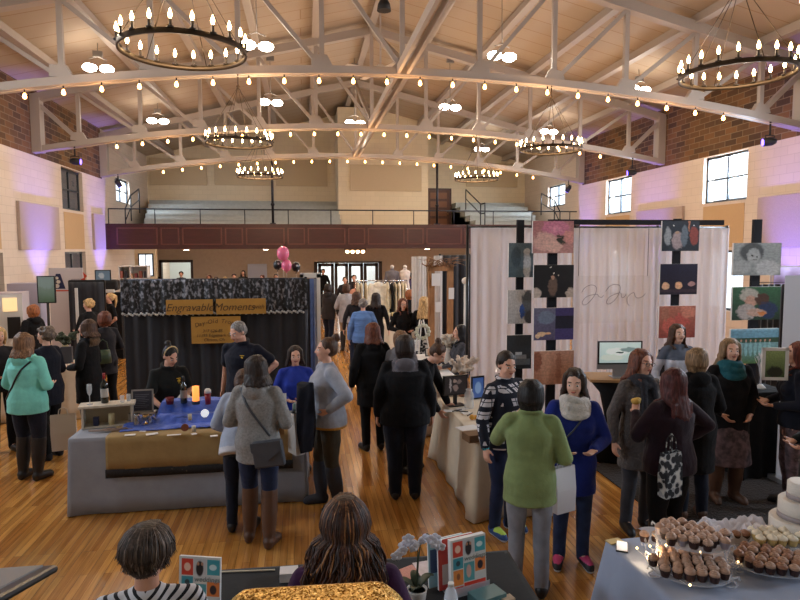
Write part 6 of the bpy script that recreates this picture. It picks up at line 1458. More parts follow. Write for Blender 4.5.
feather_vase(on(449, 366, Z2), 'cream flower arrangement at the right end of the middle white table', seed=33, rgb=(206, 196, 180), vrgb=(190, 180, 170))
for k, (px, py, rgb) in enumerate(((436, 338, (206, 150, 130)), (441, 332, (196, 190, 180)), (446, 336, (214, 180, 160)), (433, 330, (190, 150, 120)), (446, 331, (200, 200, 206)), (438, 344, (220, 216, 210)))):
    tag(MB().lathe((0, 0, 0), [(.04, 0), (.05, .06), (.045, .12), (.02, .14)], 12).build('candle_jar', mat('jar_%d' % k, rgb, rough=.4), loc=on(px-3, py+26, Z2)), ['peach jar beside the black-haired woman', 'pale jar at the back of the middle table', 'pink jar in the middle of the group of jars', 'tan jar nearest the blonde woman', 'white jar furthest to the right on the middle table', 'off-white jar at the front of the group'][k], 'jar', 'jars on the middle white table')
# third table, near the garment rack
cloth_table(-.5, 0, .5, .7, .76, (2.05, 15.0, 0), 0, CRM, 'pale cloth over the small table in front of the garment rack', 'folding table under the pale cloth before the rack', seed=23)
for k in range(7):
    tag(MB().lathe((0, 0, 0), [(.035, 0), (.03, .02), (.012, .05), (.012, .12), (.04, .16), (.045, .24)], 10).build('candlestick', mat('pale_gold', (206, 190, 150), rough=.4), loc=(1.65+k*.13, 15.15+.12*(k % 3), .765)), ['leftmost pale candlestick on the small table before the rack', 'second pale candlestick from the left before the rack', 'third pale candlestick from the left before the rack', 'middle pale candlestick before the rack', 'third pale candlestick from the right before the rack', 'second pale candlestick from the right before the rack', 'rightmost pale candlestick on the small table before the rack'][k], 'candlestick', 'pale candlesticks before the garment rack')
# wooden door-like display with branches, white drapes and black curtain
FY = 10.9; A = at_y(429, 268, FY)
t = empty('wooden_display_frame', (A.x, FY, 0), .15, 'tall rustic wooden frame display topped with bare branches', 'display')
OAK = mat('rustic_wood', (158, 112, 70), rough=.7, var=.25, scale=6, stretch=(8, 8, 1)); wz = 2.28
for x in (0, .36): MB().box(x, 0, 0, x+.11, .05, wz).build('post', OAK, t)
MB().box(0, 0, wz-.1, .47, .05, wz).build('rail', OAK, t)
q = MB(); rnd = random.Random(12)
for i in range(34): 
    x = rnd.uniform(-.05, .5); q.tube([(x, .02+rnd.uniform(-.05, .05), wz-.02), (x+rnd.uniform(-.12, .14), rnd.uniform(-.1, .1), wz+rnd.uniform(.0, .12)), (x+rnd.uniform(-.2, .35), rnd.uniform(-.12, .12), wz+rnd.uniform(-.05, .16))], [.008, .006, .003], 5)
q.build('branches', mat('dry_branch', (128, 88, 56), rough=.8), t)
for k, (x, z, w_, h) in enumerate(((.08, 1.92, .16, .22), (.36, 1.68, .10, .2), (.12, 1.45, .1, .18))): 
    tag(MB().box(-w_/2, -.012, 0, w_/2, 0, h).build('hanging_card', WPAP, loc=(A.x+x*1.0+.04, FY-.03, z), rz=.15), ['upper white card hanging on the rustic wooden frame', 'white card on the right post of the rustic frame', 'lower white card hanging on the rustic frame'][k], 'card', 'cards on the rustic wooden frame')
for k, (pa, pb, y, z, lb) in enumerate(((412, 426, 12.4, 2.42, 'tall white fabric column left of the rustic wooden frame'), (434, 442, 11.3, 2.45, 'slim white fabric column behind the rustic wooden frame'))):
    a, b = at_y(pa, 280, y).x, at_y(pb, 280, y).x; r = (b-a)/2
    q = MB(); P = [[((r*(1+.06*math.sin(a_*14)))*math.cos(a_), (r*(1+.06*math.sin(a_*14)))*math.sin(a_), z_) for a_ in [2*PI*i/90 for i in range(90)]] for z_ in (0.01, .8, 1.6, z)]
    q.grid(P, wrap=True); q.cap([q._v(p) for p in P[-1]]); tag(q.build('fabric_column', WCL, loc=((a+b)/2, y, 0)), lb, 'column', 'white fabric columns')
a, b = at_y(441, 258, 12.2).x, at_y(471, 258, 12.2).x
curtain('black_drape', 0, b-a, .02, 2.45, (a, 12.2, 0), 0, DRK, 'tall black drape between the rustic frame and the sheer curtain', 'drape', amp=.04, pitch=.18, seed=15)
t = empty('drape_stand', (a, 12.26, 0), 0, 'pipe stand of the tall black drape', 'stand'); MB().tube([(0, .05, 0), (0, .05, 2.47), (b-a, .05, 2.47), (b-a, .05, 0)], .02, 8).build('pipe', BLKP, t)
t = empty('globe_lamp', (at_y(465, 290, 9.6).x, 9.6, 0), 0, 'small round white globe on a slim white stand by the black drape', 'lamp'); MB().tube([(0, 0, 0), (0, 0, 2.03)], .02, 8).box(-.12, -.12, 0, .12, .12, .015).build('stand', WHT, t); MB().ball((0, 0, 2.07), .055, 14, 10).build('globe', mat('globe_white', (230, 220, 206), rough=.4), t)
t = empty('wooden_easel', (2.25, 10.55, .77), .1, 'small easel with a wreath at the end of the middle white table', 'easel'); 
for s_ in (-1, 1): MB().tube([(s_*.14, 0, 0), (s_*.03, .05, .62)], .012, 6).build('leg', WHT, t)
MB().tube([(0, .22, 0), (0, .05, .6)], .012, 6).build('leg', WHT, t)
q = MB(); [q.ball((.11*math.cos(a_), -.02, .42+.11*math.sin(a_)), .035, 8, 6) for a_ in [2*PI*i/12 for i in range(12)]]; q.build('wreath', mat('pale_leaves', (190, 190, 170), rough=.8, bump=.8), t); t.location = (1.95, 10.25, .766)
# garment rack with pale coats
RY = 16.2; ra, rb = at_y(358, 282, RY).x, at_y(405, 282, RY).x
t = empty('garment_rack', (ra-.05, RY, 0), 0, 'long steel rail hung with cream garments', 'rack')
for x in (0, rb-ra+.1): MB().tube([(x, 0, .05), (x, 0, 1.76)], .016, 8).box(x-.03, -.25, 0, x+.03, .25, .05).build('upright', CHR, t)
MB().tube([(0, 0, 1.75), (rb-ra+.1, 0, 1.75)], .014, 8).build('rail', CHR, t)
IV = [cloth('ivory_%d' % i, c) for i, c in enumerate(((214, 200, 170), (224, 214, 192), (206, 190, 158), (232, 226, 212)))]; gl = ['leftmost cream garment', 'second cream garment from the left', 'third cream garment from the left', 'cream hooded coat facing forward', 'cream garment right of the hooded coat', 'single black garment', 'white garment right of the black one', 'second white garment right of the black one', 'cream garment near the right end', 'rightmost white garment']
gx = [0, .09, .2, .52, .75, .86, .95, 1.05, 1.13, 1.2]
for k, x in enumerate(gx):
    q = MB(); wd = .30 if k == 3 else .045; dp = .06 if k == 3 else .24
    q.loft([((0, 0, -1.15), wd*.95, dp*.85), ((0, 0, -.8), wd*.9, dp*.85), ((0, 0, -.35), wd*.8, dp*.8), ((0, 0, -.1), wd*.75, dp*.85), ((0, 0, -.03), wd*.3, dp*.3)], 20)
    if k == 3:
        for s_ in (-1, 1): q.chain([(s_*.2, 0, -.12), (s_*.3, -.02, -.4), (s_*.3, -.03, -.68)], [.07, .065, .055], 10)
        q.ball((0, -.05, -.09), (.12, .06, .08))
    me = remesh(q, .016, 2); wrinkle(me, .012, 8, rnd)
    g = empty('hanging_garment', (ra+x*(rb-ra)/1.2, RY, 1.73), 0, gl[k]+' on the long rail', 'garment', 'garments on the long rail')
    link('fabric', me, [BLK if k == 5 else IV[k % 4]], g); MB().tube([(-wd*.7, -dp*.3, -.05), (0, 0, 0), (wd*.7, dp*.3, -.05)], .005, 5).build('hanger', CHR, g)
# dress forms on a plinth
for k, (px, lb, m_, dress) in enumerate(((392, 'dress form wearing a grey suit jacket behind the garment rack', cloth('grey_suit', (104, 100, 106)), 0), (405, 'dress form wearing a white wedding gown behind the garment rack', cloth('gown_white', (206, 196, 190)), 1))):
    y = 19.5; a = at_y(px, 258, y); t = empty('dress_form', (a.x, y, .45), 0, lb, 'mannequin', 'dress forms behind the rack')
    q = MB(); secs = [((0, 0, .9), .16, .11), ((0, 0, 1.1), .12, .09), ((0, 0, 1.3), .17, .12), ((0, 0, 1.42), .17, .09), ((0, 0, 1.47), .06, .05), ((0, 0, 1.52), .05, .05)]
    if dress: secs = [((0, 0, .2), .27, .3), ((0, 0, .5), .22, .24)]+secs
    q.loft(secs, 22)
    if not dress:
        for s_ in (-1, 1): q.chain([(s_*.17, 0, 1.38), (s_*.22, 0, 1.1), (s_*.22, -.03, .88)], [.055, .05, .045], 10)
    me = remesh(q, .018, 2); link('clothing', me, [m_], t); MB().ball((0, 0, 1.56), (.06, .06, .06)).build('neck_cap', WHT, t)
    MB().tube([(0, 0, 0), (0, 0, 1.0)], .02, 8).box(-.2, -.2, 0, .2, .2, .02).build('stand', BLKP, t)
flatbox('display_plinth', (at_y(398, 258, 19.5).x, 19.5, 0), 1.6, 1.0, .45, WHT, 'white plinth carrying the two dress forms', 'plinth')
# white frame booth right of the damask valance
WFY = 10.6; a, b = at_y(306, 280, WFY).x, at_y(319, 280, WFY).x
t = empty('white_display_frame', (a, WFY, 0), 0, 'white open frame hung with blue fabrics beside the damask curtain', 'frame')
MB().box(b-a-.04, -.04, 0, b-a+.02, .02, 2.16).build('post', WHT, t); MB().box(-.1, -.04, 0, -.04, .02, 2.16).build('post', WHT, t); MB().box(-.1, -.04, 2.10, b-a+.02, .02, 2.18).build('rail', WHT, t); MB().box(-.1, -.04, 0, b-a+.02, .5, .05).build('base', WHT, t)
for k, (x, m_, lb) in enumerate(((.02, DRK, 'dark fabric length in the white frame'), (.09, cloth('steel_blue_fabric', (96, 116, 166)), 'steel blue fabric length in the white frame'), (.15, cloth('grey_fabric_strip', (130, 130, 140)), 'grey fabric length in the white frame'))):
    curtain('fabric_length', 0, .07, .08, 2.08, (a+x-.03, WFY+.06+.03*k, 0), 0, m_, lb, 'fabric', 'fabric lengths in the white frame', amp=.012, pitch=.05)
# white notice board far back under the balcony, wall light, hatch room
flatbox('notice_board', (-2.1, BACK_Y-.06, 1.1), .85, .04, .82, mat('pale_board', (176, 180, 196), rough=.6), 'pale double notice board on the wall below the balcony', 'board')
t = empty('ceiling_light_bar', (1.94, 24.0, 2.50), 0, 'short row of warm globes under the balcony above the doors', 'lamp')
MB().box(-.42, -.05, .03, .42, .05, .1).build('bar', IRON, t)
for k in range(4): MB().ball((-.3+k*.2, 0, -.02), .07, 12, 8).build('globe', mat('warm_globe', (255, 214, 160), emit=9), t)
plight('bar_glow', (1.94, 24, 2.3), 40, (1, .75, .5), .1)
for x in (-4.5, -1.5, 5, 8):  # lamps added only to brighten the dark space under the balcony
    t = empty('added_fill_lamp', (x, 25.2, 2.56), 0, {-4.5: 'added fill light under the balcony, leftmost', -1.5: 'added fill light under the balcony left of the doors', 5: 'added fill light under the balcony right of the doors', 8: 'added fill light under the balcony, rightmost'}[x], 'lamp', 'added fill lights under the balcony')
    MB().lathe((0, 0, 0), [(.12, 0), (.12, .035)], 16).build('housing', WHT, t); MB().lathe((0, 0, -.006), [(.1, 0), (.1, .006)], 16).build('lens', LED, t); plight('fill_light', (0, 0, -.15), 45, (1, .84, .66), .1, t)
# ================================================================ LEFT WALL BOOTHS
t = empty('photo_booth_cabinet', (at_y(11, 300, 12.1).x-.2, 12.1, 0), .2, 'tall white vending-like photo cabinet at the left edge with small lit windows', 'cabinet')
MB().box(-.4, -.3, 0, .42, .3, 1.82).build('body', mat('cabinet_white', (196, 184, 186), rough=.5), t); MB().box(.02, -.305, 0, .42, -.3, 1.8).build('door_front', WHT, t)
MB().box(.12, -.315, 1.5, .34, -.303, 1.74).build('window', mat('lit_window', (236, 206, 150), emit=.8), t); MB().box(.18, -.315, 1.02, .38, -.303, 1.4).build('screen', BLKP, t); MB().box(-.22, -.31, 1.15, -.02, -.3, 1.3).build('sign_plate', CHAR, t)
def tv(px0, py0, px1, py1, y, lab, m_, rz=.1, foot=True):
    A, B = at_y(px0, py0, y), at_y(px1, py1, y); t = empty('display_monitor', ((A.x+B.x)/2, y, 0), rz, lab, 'monitor')
    w_, h, zb = B.x-A.x, A.z-B.z, B.z
    MB().box(-w_/2, -.02, zb, w_/2, .03, zb+h).build('screen_body', BLKP, t); MB().box(-w_/2+.02, -.024, zb+.02, w_/2-.02, -.02, zb+h-.02).build('display', m_, t)
    MB().tube([(0, .04, 0), (0, .04, zb+h*.5)], .025, 8).box(-.25, -.2, 0, .25, .25, .02).build('stand', BLKP, t); return t
tv(37, 276, 56, 303, 12.6, 'large grey-green monitor on a stand by the left wall', pict('tv_green', (70, 92, 70), [(.5, .8, .6, .25, (110, 128, 124))], (116, 132, 128), emit=.25, nscale=4, namt=.3))
tv(95, 270, 111, 281, 15.5, 'smaller blue-grey monitor above the black curtained booth', pict('tv_blue', (90, 110, 126), [(.4, .5, .2, .3, (150, 160, 166))], emit=.3, nscale=5, namt=.3))
t = empty('printer', (at_y(107, 281, 15.6).x, 15.6, 1.62), 0, 'black printer-like machine right of the curtained booth', 'machine'); MB().box(-.26, -.15, 0, .26, .15, .25).build('body', BLKP, t, bevel=.05); MB().box(-.2, -.2, -.04, .2, -.1, .03).build('tray', WHT, t)
flatbox('machine_stand', (at_y(107, 281, 15.6).x, 15.6, 0), .7, .4, 1.57, BLK, 'black draped stand below the printer-like machine', 'stand')
A, B = at_y(49, 268, 16.0), at_y(84, 302, 16.0)
t = empty('trade_banner', ((A.x+B.x)/2, 16.0, 0), .05, 'white banner with a dark letter A and a small red flame emblem', 'banner')
w_ = B.x-A.x; MB().box(-w_/2, -.02, 0, w_/2, .02, A.z).build('banner_panel', mat('banner_white', (206, 200, 206), rough=.6), t)
LT = mat('banner_navy', (30, 40, 84), rough=.6); BW = MATS['banner_white']
q = MB(); q.b.faces.new([q._v((x, -.022, z)) for x, z in ((-.30, A.z-.50), (-.30, A.z-.46), (-.22, A.z-.14), (-.12, A.z-.14), (-.02, A.z-.50))]); q.build('navy_emblem', LT, t)
q = MB(); [q.tube([(x, -.028, z), (x, -.022, z)], r, 12) for x, z, r in ((-.20, A.z-.24, .035), (-.17, A.z-.33, .045), (-.20, A.z-.43, .05))]; q.build('white_curls', WHT, t)
q = MB(); [q.box(x0_, -.026, z0_, x1_, -.021, z1_) for x0_, z0_, x1_, z1_ in ((.12, A.z-.42, .34, A.z-.41), (.12, A.z-.28, .34, A.z-.27), (.12, A.z-.42, .13, A.z-.27), (.15, A.z-.38, .18, A.z-.31), (.20, A.z-.38, .23, A.z-.31), (.25, A.z-.38, .28, A.z-.31))]; q.build('grey_box_mark', mat('banner_grey', (110, 110, 130)), t)
q = MB(); q.b.faces.new([q._v((x, -.024, z)) for x, z in ((.34, A.z-.4), (.46, A.z-.38), (.42, A.z-.26), (.47, A.z-.2), (.38, A.z-.1), (.40, A.z-.24), (.33, A.z-.28))]); q.build('flame_emblem', mat('flame_red', (206, 70, 40)), t)
MB().box(-w_/2+.05, -.024, A.z-.56, .05, -.021, A.z-.53).build('red_stripe', MATS['flame_red'], t)
a, b = at_y(68, 280, 13.6).x, at_y(103, 280, 13.6).x
curtain('black_booth_curtain', 0, b-a, .02, 1.92, (a, 13.6, 0), 0, DRK, 'black curtained booth front by the left wall', amp=.04, pitch=.2, seed=41)
t = empty('booth_frame', (a, 13.65, 0), 0, 'frame of the black curtained booth with one pale upright', 'frame')
for x in (0, b-a): MB().box(x-.02, 0, 0, x+.02, .04, 1.95).build('upright', BLKP, t)
MB().box(0, 0, 1.9, b-a, .04, 1.96).build('crossbar', BLKP, t); MB().box(.14, -.12, 0, .19, -.08, 1.8).build('pale_upright', WHT, t)
# product rack of white shelves
A, B = at_y(118, 263, 17.5), at_y(148, 287, 17.5); t = empty('product_rack', (A.x, 17.5, 0), 0, 'white stepped product rack behind the damask curtain', 'rack'); w_ = B.x-A.x
MB().box(0, .3, 0, w_, .33, 2.15).build('back_panel', WHT, t)
for x in (0, w_*.38, w_-.02): MB().box(x, 0, 0, x+.02, .33, 2.15).build('side_panel', WHT, t)
for k in range(7): MB().box(0, 0, .2+k*.32, w_, .32, .22+k*.32).build('shelf', WHT, t)
pc_ = [mat('product_%d' % i, c, rough=.5) for i, c in enumerate(((150, 90, 80), (60, 60, 70), (190, 150, 120), (120, 60, 60)))]; rnd = random.Random(2)
SH = ['top', 'second', 'third']
for r in range(3):
    for k in range(7):
        x = .06+k*.115; 
        if x > w_-.08: continue
        tag(MB().box(-.035, -.05, 0, .035, .05, rnd.uniform(.12, .2)).build('boxed_product', pc_[(k+r*3) % 4], loc=(A.x+x+(.02 if x > w_*.36 else 0), 17.6, .221+(5-r)*.32)), '%s small boxed product from the left on the %s shelf of the white rack' % (['first', 'second', 'third', 'fourth', 'fifth', 'sixth', 'seventh'][k], SH[r]), 'product', 'boxed products on the white rack')
# table by the left booth with little goods
cloth_table(-.7, -.35, .7, .35, .80, (-4.1, 10.3, 0), .1, CRM, 'pale cloth over the left booth table behind the curly-haired woman', 'folding table of the left booth', seed=44)
lg = [((-.5, 0), .22, .05, (206, 190, 120), 'yellow card holder on the left booth table'), ((-.2, .05), .10, .07, (190, 60, 50), 'small red box on the left booth table'), ((.1, -.1), .2, .12, (214, 214, 214), 'white box on the left booth table'), ((.4, .05), .26, .08, (50, 50, 56), 'dark upright box on the left booth table')]
for (dx, dy), h, w_, c, lb in lg: flatbox('display_box', (-4.1+dx, 10.3+dy, .806), w_*2, w_, h, mat('lg_%d' % c[0], c, rough=.6), lb, 'box', .1)
feather_vase((-3.75, 10.45, .806), 'dark green spray of stems in a pale vase on the left booth table', seed=45, rgb=(60, 66, 48), vrgb=(190, 170, 120))

st = [[(100, 195), (130, 150), (185, 128), (225, 150), (215, 210), (160, 280), (120, 300), (105, 275), (150, 225), (230, 208), (245, 225), (270, 235), (290, 215)],
      [(305, 185), (340, 140), (390, 122), (430, 140), (425, 190), (390, 250), (340, 290), (312, 280), (340, 230), (430, 195), (440, 230), (460, 235), (480, 210)],
      [(510, 305), (495, 290), (490, 240), (520, 205), (550, 195), (560, 230), (590, 240), (625, 225), (645, 200)]]
SY = 8.0; o0 = at_y(612, 300, SY)
t = empty('hanging_sign', tuple(o0), 0, 'clear hanging panel with thin grey cursive script in front of the middle sheer curtain', 'sign')
A, B = at_y(576, 276, SY)-o0, at_y(649, 322, SY)-o0
MB().box(A.x, .004, B.z, B.x, .008, A.z).build('clear_panel', mat('clear_sheet', (235, 238, 244), rough=.1, alpha=.035), t)
SCR = mat('grey_script', (110, 110, 122), rough=.5)
for s_ in st:
    P = [at_y(570+x/8.57, 270+y/8.57, SY)-o0 for x, y in s_]; cr = []
    for i in range(len(P)-1):
        p0, p1, p2, p3 = P[max(i-1, 0)], P[i], P[i+1], P[min(i+2, len(P)-1)]
        for k in range(5):
            u_ = k/5; cr.append(.5*((2*p1)+(p2-p0)*u_+(2*p0-5*p1+4*p2-p3)*u_*u_+(3*p1-p0-3*p2+p3)*u_**3))
    MB().tube(cr+[P[-1]], .004, 5).build('script_stroke', SCR, t)
for px in (578.5, 647.5):
    a = at_y(px, 276, SY)-o0; MB().tube([(a.x, 0, a.z), (a.x, 0, 2.91-o0.z)], .004, 5).build('hanging_wire', BLKP, t)

# more goods around the left booth table
GD = [((-4.62, 10.15), .34, .16, (40, 42, 36), 'dark olive garment stand piece on the left booth table', 'garment_piece'), ((-4.4, 10.42), .40, .1, (150, 60, 60), 'dark red fabric piece on the left booth table', 'fabric_piece'), ((-3.95, 10.05), .30, .09, (196, 190, 196), 'pale patterned piece standing on the left booth table', 'fabric_piece')]
for (x, y), h, w_, c, lb, nm in GD:
    q = MB().loft([((0, 0, 0), w_, .07), ((0, 0, h*.5), w_*.7, .06), ((0, 0, h*.85), w_*.9, .06), ((0, 0, h), w_*.3, .03)], 16); me = remesh(q, .014, 2); wrinkle(me, .015, 16, random.Random(6)); o = link(nm, me, [cloth('goods_%d' % c[0], c)], None, (x, y, .806)); tag(o, lb, 'fabric')
p = at_y(33, 283, 13.4); flatbox('lilac_cabinet', (p.x-.1, 13.4, 0), .6, .4, p.z, mat('lilac_grey_paint', (176, 170, 188), rough=.6), 'pale lilac-grey cabinet behind the large grey-green monitor', 'cabinet')
# ================================================================ CUPCAKE TABLE
PBL = cloth('pale_blue_tablecloth', (146, 156, 178), var=.04, bump=.1, bscale=4)
TZ = .76
cloth_table(0, 0, 1.75, -.85, TZ, (0, 0, 0), 0, PBL, 'x', 'x') if False else None
c0 = at_z(606, 541, TZ)
CT = (c0.x, c0.y, 0); CRZ = .03
table_under(0, -.95, 1.9, 0, TZ-.006, CT, CRZ, 'folding table carrying the cupcake display')
tag(tablecloth(0, -.95, 1.9, 0, TZ, .01, flare=.10, wave=.02, seed=51, pitch=.35).build('tablecloth', PBL, None, CT, CRZ, solid=.003), 'pale blue-white cloth to the floor under the cupcake display', 'tablecloth')
def tulle():
    m, nt, b = newmat('white_tulle'); N, Lk = nt.nodes, nt.links
    b.inputs['Base Color'].default_value = (*lin((230, 226, 232)), 1); b.inputs['Roughness'].default_value = .9
    tr = N.new('ShaderNodeBsdfTransparent'); mx = N.new('ShaderNodeMixShader'); mx.inputs[0].default_value = .5; Lk.new(b.outputs[0], mx.inputs[1]); Lk.new(tr.outputs[0], mx.inputs[2]); Lk.new(mx.outputs[0], N['Material Output'].inputs[0]); return m
TUL = tulle()
def puff(x0, y0, x1, y1, h, seed, lab):
    P = []; n, mm = 50, 26
    for j in range(mm+1):
        row = []
        for i in range(n+1):
            u_, v_ = i/n, j/mm; x, y = x0+(x1-x0)*u_, y0+(y1-y0)*v_; e = min(u_, 1-u_, v_, 1-v_)*6; e = min(1, e)
            z = TZ+.012+e*(h*.55+h*.3*noise.noise(Vector((x*6, y*6, seed)))+h*.35*abs(noise.noise(Vector((x*22, y*22, seed+3)))))
            row.append((x+.03*noise.noise(Vector((y*9, x*3, seed))), y+.03*noise.noise(Vector((x*9, y*3, seed))), max(z, TZ+.01)))
        P.append(row)
    return tag(MB().grid(P).build('tulle_fabric', TUL), lab, 'fabric')
a = at_z(640, 532, TZ); b = at_z(760, 556, TZ)
puff(a.x, b.y-.12, b.x+.2, a.y+.03, .06, 1, 'crumpled white tulle with fairy lights under the cupcake stands')
p = at_z(745, 512, TZ); puff(c0.x+.52, c0.y-.30, c0.x+1.05, c0.y-.01, .17, 2, 'raised puff of white tulle behind the white cupcakes')
FL = mat('fairy_bulb', (255, 206, 140), emit=12); rnd = random.Random(9)
fl = [(649, 558), (666, 545), (672, 541), (713, 547), (650, 546), (738, 562), (752, 533), (680, 572), (660, 550), (700, 552), (727, 545), (745, 549), (765, 535), (637, 548), (690, 585)]
t = empty('fairy_lights', (0, 0, TZ), 0, 'string of tiny warm lights lying in the white tulle', 'string light')
pts = []
for i, (px, py) in enumerate(fl):
    q = at_z(px, py, TZ+.05); MB().ball((q.x, q.y, .05), .006 if i else .013, 8, 6).build('bulb', FL, t); pts.append((q.x, q.y, .04))
MB().tube(sorted(pts), .0015, 4).build('wire', WPAP, t); plight('fairy_glow', (pts[0][0], pts[0][1], .1), 1.2, (1, .7, .4), .02, t)
# cupcakes
WR_D = mat('chocolate_wrapper', (58, 34, 30), rough=.6, bump=.5, bscale=60); WR_L = mat('silver_wrapper', (150, 140, 150), rough=.4); FROST = mat('mocha_frosting', (176, 142, 120), rough=.6, bump=.3, bscale=50); FROW = mat('cream_frosting', (226, 214, 190), rough=.6); WR_W = mat('pale_wrapper', (196, 170, 110), rough=.6); FROT = mat('brown_frosting', (150, 108, 84), rough=.6)
def wrapper_me(m_):
    q = MB(); P = [[(r*(1+.045*math.cos(a*16*1))*math.cos(a), r*(1+.045*math.cos(a*16))*math.sin(a), z) for a in [2*PI*i/48 for i in range(48)]] for r, z in ((.0175, 0), (.0255, .034))]
    q.grid(P, wrap=True); q.cap([q._v(p) for p in P[0]], True); q.cap([q._v(p) for p in P[1]]); me = q.mesh('wrapper'); me.materials.append(m_); return me
def swirl_me(m_):
    q = MB(); pts = []; rr = []
    for i in range(60):
        t_ = i/59; a = t_*2*PI*2.7; r = .0175*(1-t_)**.6; pts.append((r*math.cos(a), r*math.sin(a), .038+.017*t_)); rr.append(.0105*(1-t_*.30))
    q.tube(pts, rr, 8); q.lathe((0, 0, .032), [(.024, 0), (.024, .008), (.016, .018), (.006, .023)], 16); me = q.mesh('frosting'); me.materials.append(m_); return me
def flat_me(m_):
    me = MB().lathe((0, 0, .032), [(.0255, 0), (.0265, .006), (.020, .014), (.008, .018), (.004, .026)], 18).mesh('frosting'); me.materials.append(m_); return me
CK = {'mocha': (wrapper_me(WR_D), swirl_me(FROST)), 'silver': (wrapper_me(WR_L), swirl_me(FROST)), 'white': (wrapper_me(WR_W), flat_me(FROW)), 'brown': (wrapper_me(WR_D), swirl_me(FROT))}
ORD = ['front', 'second', 'third', 'fourth', 'fifth', 'sixth', 'seventh']; COLN = ['leftmost', 'second from the left', 'third from the left', 'fourth from the left', 'fifth from the left', 'sixth from the left', 'seventh from the left', 'eighth from the left']
def cup(kind, loc, lab, grp):
    t = empty('cupcake', loc, rnd.uniform(0, 6), lab, 'cupcake', grp); s = rnd.uniform(.95, 1.08); t.scale = (s*1.12, s*1.12, s*1.12)
    for nm, me in zip(('wrapper', 'frosting'), CK[kind]): o = bpy.data.objects.new(nm, me); C.objects.link(o); o.parent = t
ACR = mat('clear_acrylic', (225, 230, 240), rough=.08, alpha=.35, spec=.8)
def stand(px, py, z, ra, rb, ang, kinds, which, lab, legs=True):
    """oval acrylic plate carrying rows of cupcakes"""
    c = at_z(px, py, z); t = empty('cupcake_stand', (c.x, c.y, TZ), ang, lab, 'stand', 'clear acrylic cupcake stands')
    q = MB(); P = [[(math.cos(a)*ra*k, math.sin(a)*rb*k, zz) for a in [2*PI*i/48 for i in range(48)]] for k, zz in ((1, z-TZ-.006), (1.02, z-TZ-.003), (1, z-TZ))]
    q.grid(P, wrap=True); q.cap([q._v(p) for p in P[0]], True); q.cap([q._v(p) for p in P[-1]]); q.build('plate', ACR, t)
    if z-TZ > .03:
        for a in (.4, 2.7, -.4, -2.7):
            x, y = math.cos(a)*ra*1.0, math.sin(a)*rb*1.0; h = z-TZ+.02
            MB().tube([(x*.9, y*.9, .006), (x*1.12, y*1.12, .01), (x*1.18, y*1.18, .03), (x*1.05, y*1.05, .05 if h > .06 else .04), (x*1.0, y*1.0, h*.7), (x*1.08, y*1.08, h), (x*1.2, y*1.2, h+.015), (x*1.22, y*1.22, h-.005)], .006, 6).build('leg', ACR, t)
    rows = []; dy = .056; n = int(rb*2/dy)+1
    for j in range(-n, n+1):
        y = j*dy; 
        if abs(y) > rb-.022: continue
        hw = ra*math.sqrt(max(0, 1-(y/rb)**2))-.02; m_ = int(hw*2/.060)+1
        if hw < 0: continue
        off = .015 if len(rows) % 2 else -.015; rows.append([(x+off+rnd.uniform(-.007, .007), y+rnd.uniform(-.005, .005)) for x in [(-(m_-1)/2+i)*.060 for i in range(m_)]])
    for j, row in enumerate(rows):
        for i, (x, y) in enumerate(row):
            X, Y = c.x+x*math.cos(ang)-y*math.sin(ang), c.y+x*math.sin(ang)+y*math.cos(ang)
            nm = {'mocha': 'mocha cupcake', 'silver': 'silver-wrapped mocha cupcake', 'white': 'cream topped cupcake', 'brown': 'brown frosted cupcake'}
            kd = kinds[(i+j*2) % len(kinds)]
            cup(kd, (X+rnd.uniform(-.003, .003), Y+rnd.uniform(-.003, .003), z+.001), '%s, %s in the %s row of the %s' % (nm[kd], COLN[min(i, 7)], ORD[min(j, 6)], which), 'cupcakes on the '+which)
stand(691, 539, .93, .19, .155, -.55, ['mocha', 'silver', 'mocha'], 'upper stand', 'raised clear stand of mocha cupcakes, the highest on the table')
stand(690, 570, .80, .205, .165, -.45, ['mocha'], 'lower left stand', 'low clear stand of mocha cupcakes at the left front')
stand(771, 564, .80, .195, .145, -.35, ['brown', 'mocha'], 'right stand', 'low clear stand of brown cupcakes at the right edge')
stand(775, 541, .84, .15, .125, -.25, ['white'], 'white stand', 'clear stand of cream-topped cupcakes beside the tiered cake')
stand(738, 541, .82, .085, .06, -.2, ['brown'], 'small middle stand', 'small clear stand of brown cupcakes between the two large stands')
stand(652, 541, .80, .055, .045, 0, ['mocha'], 'small left stand', 'small clear stand with mocha cupcakes at the left end')
# tiered cake
cp_ = at_z(807, 541, .80); t = empty('tiered_cake', (cp_.x, cp_.y+.05, .80), 0, 'white three-tier cake with grey ribbons at the right edge', 'cake')
ICE = mat('white_icing', (214, 206, 196), rough=.6, bump=.4, bscale=30, stretch=(1, 1, 8)); RIB = mat('grey_ribbon', (150, 140, 142), rough=.4)
z = 0
for r, h in ((.175, .125), (.13, .12), (.085, .11)):
    MB().lathe((0, 0, z), [(r, 0), (r, h-.01), (r-.01, h)], 40).build('tier', ICE, t); MB().lathe((0, 0, z), [(r+.003, .004), (r+.003, .034)], 40).build('ribbon', RIB, t); z += h
t = empty('cake_stand', (cp_.x, cp_.y+.05, TZ), 0, 'low round white stand below the tiered cake', 'stand'); MB().lathe((0, 0, 0), [(.1, 0), (.08, .02), (.19, .03), (.2, .039)], 36).build('plate', WHT, t)
p = at_z(622, 548, TZ); t = empty('mobile_phone', (p.x, p.y, TZ+.004), -.5, 'phone with a pale screen near the corner of the cupcake table', 'phone'); MB().box(-.035, -.07, 0, .035, .07, .009).build('phone_body', BLKP, t, bevel=.003); MB().box(-.031, -.063, .009, .031, .063, .0095).build('screen', mat('pale_screen', (190, 196, 206), rough=.1), t)
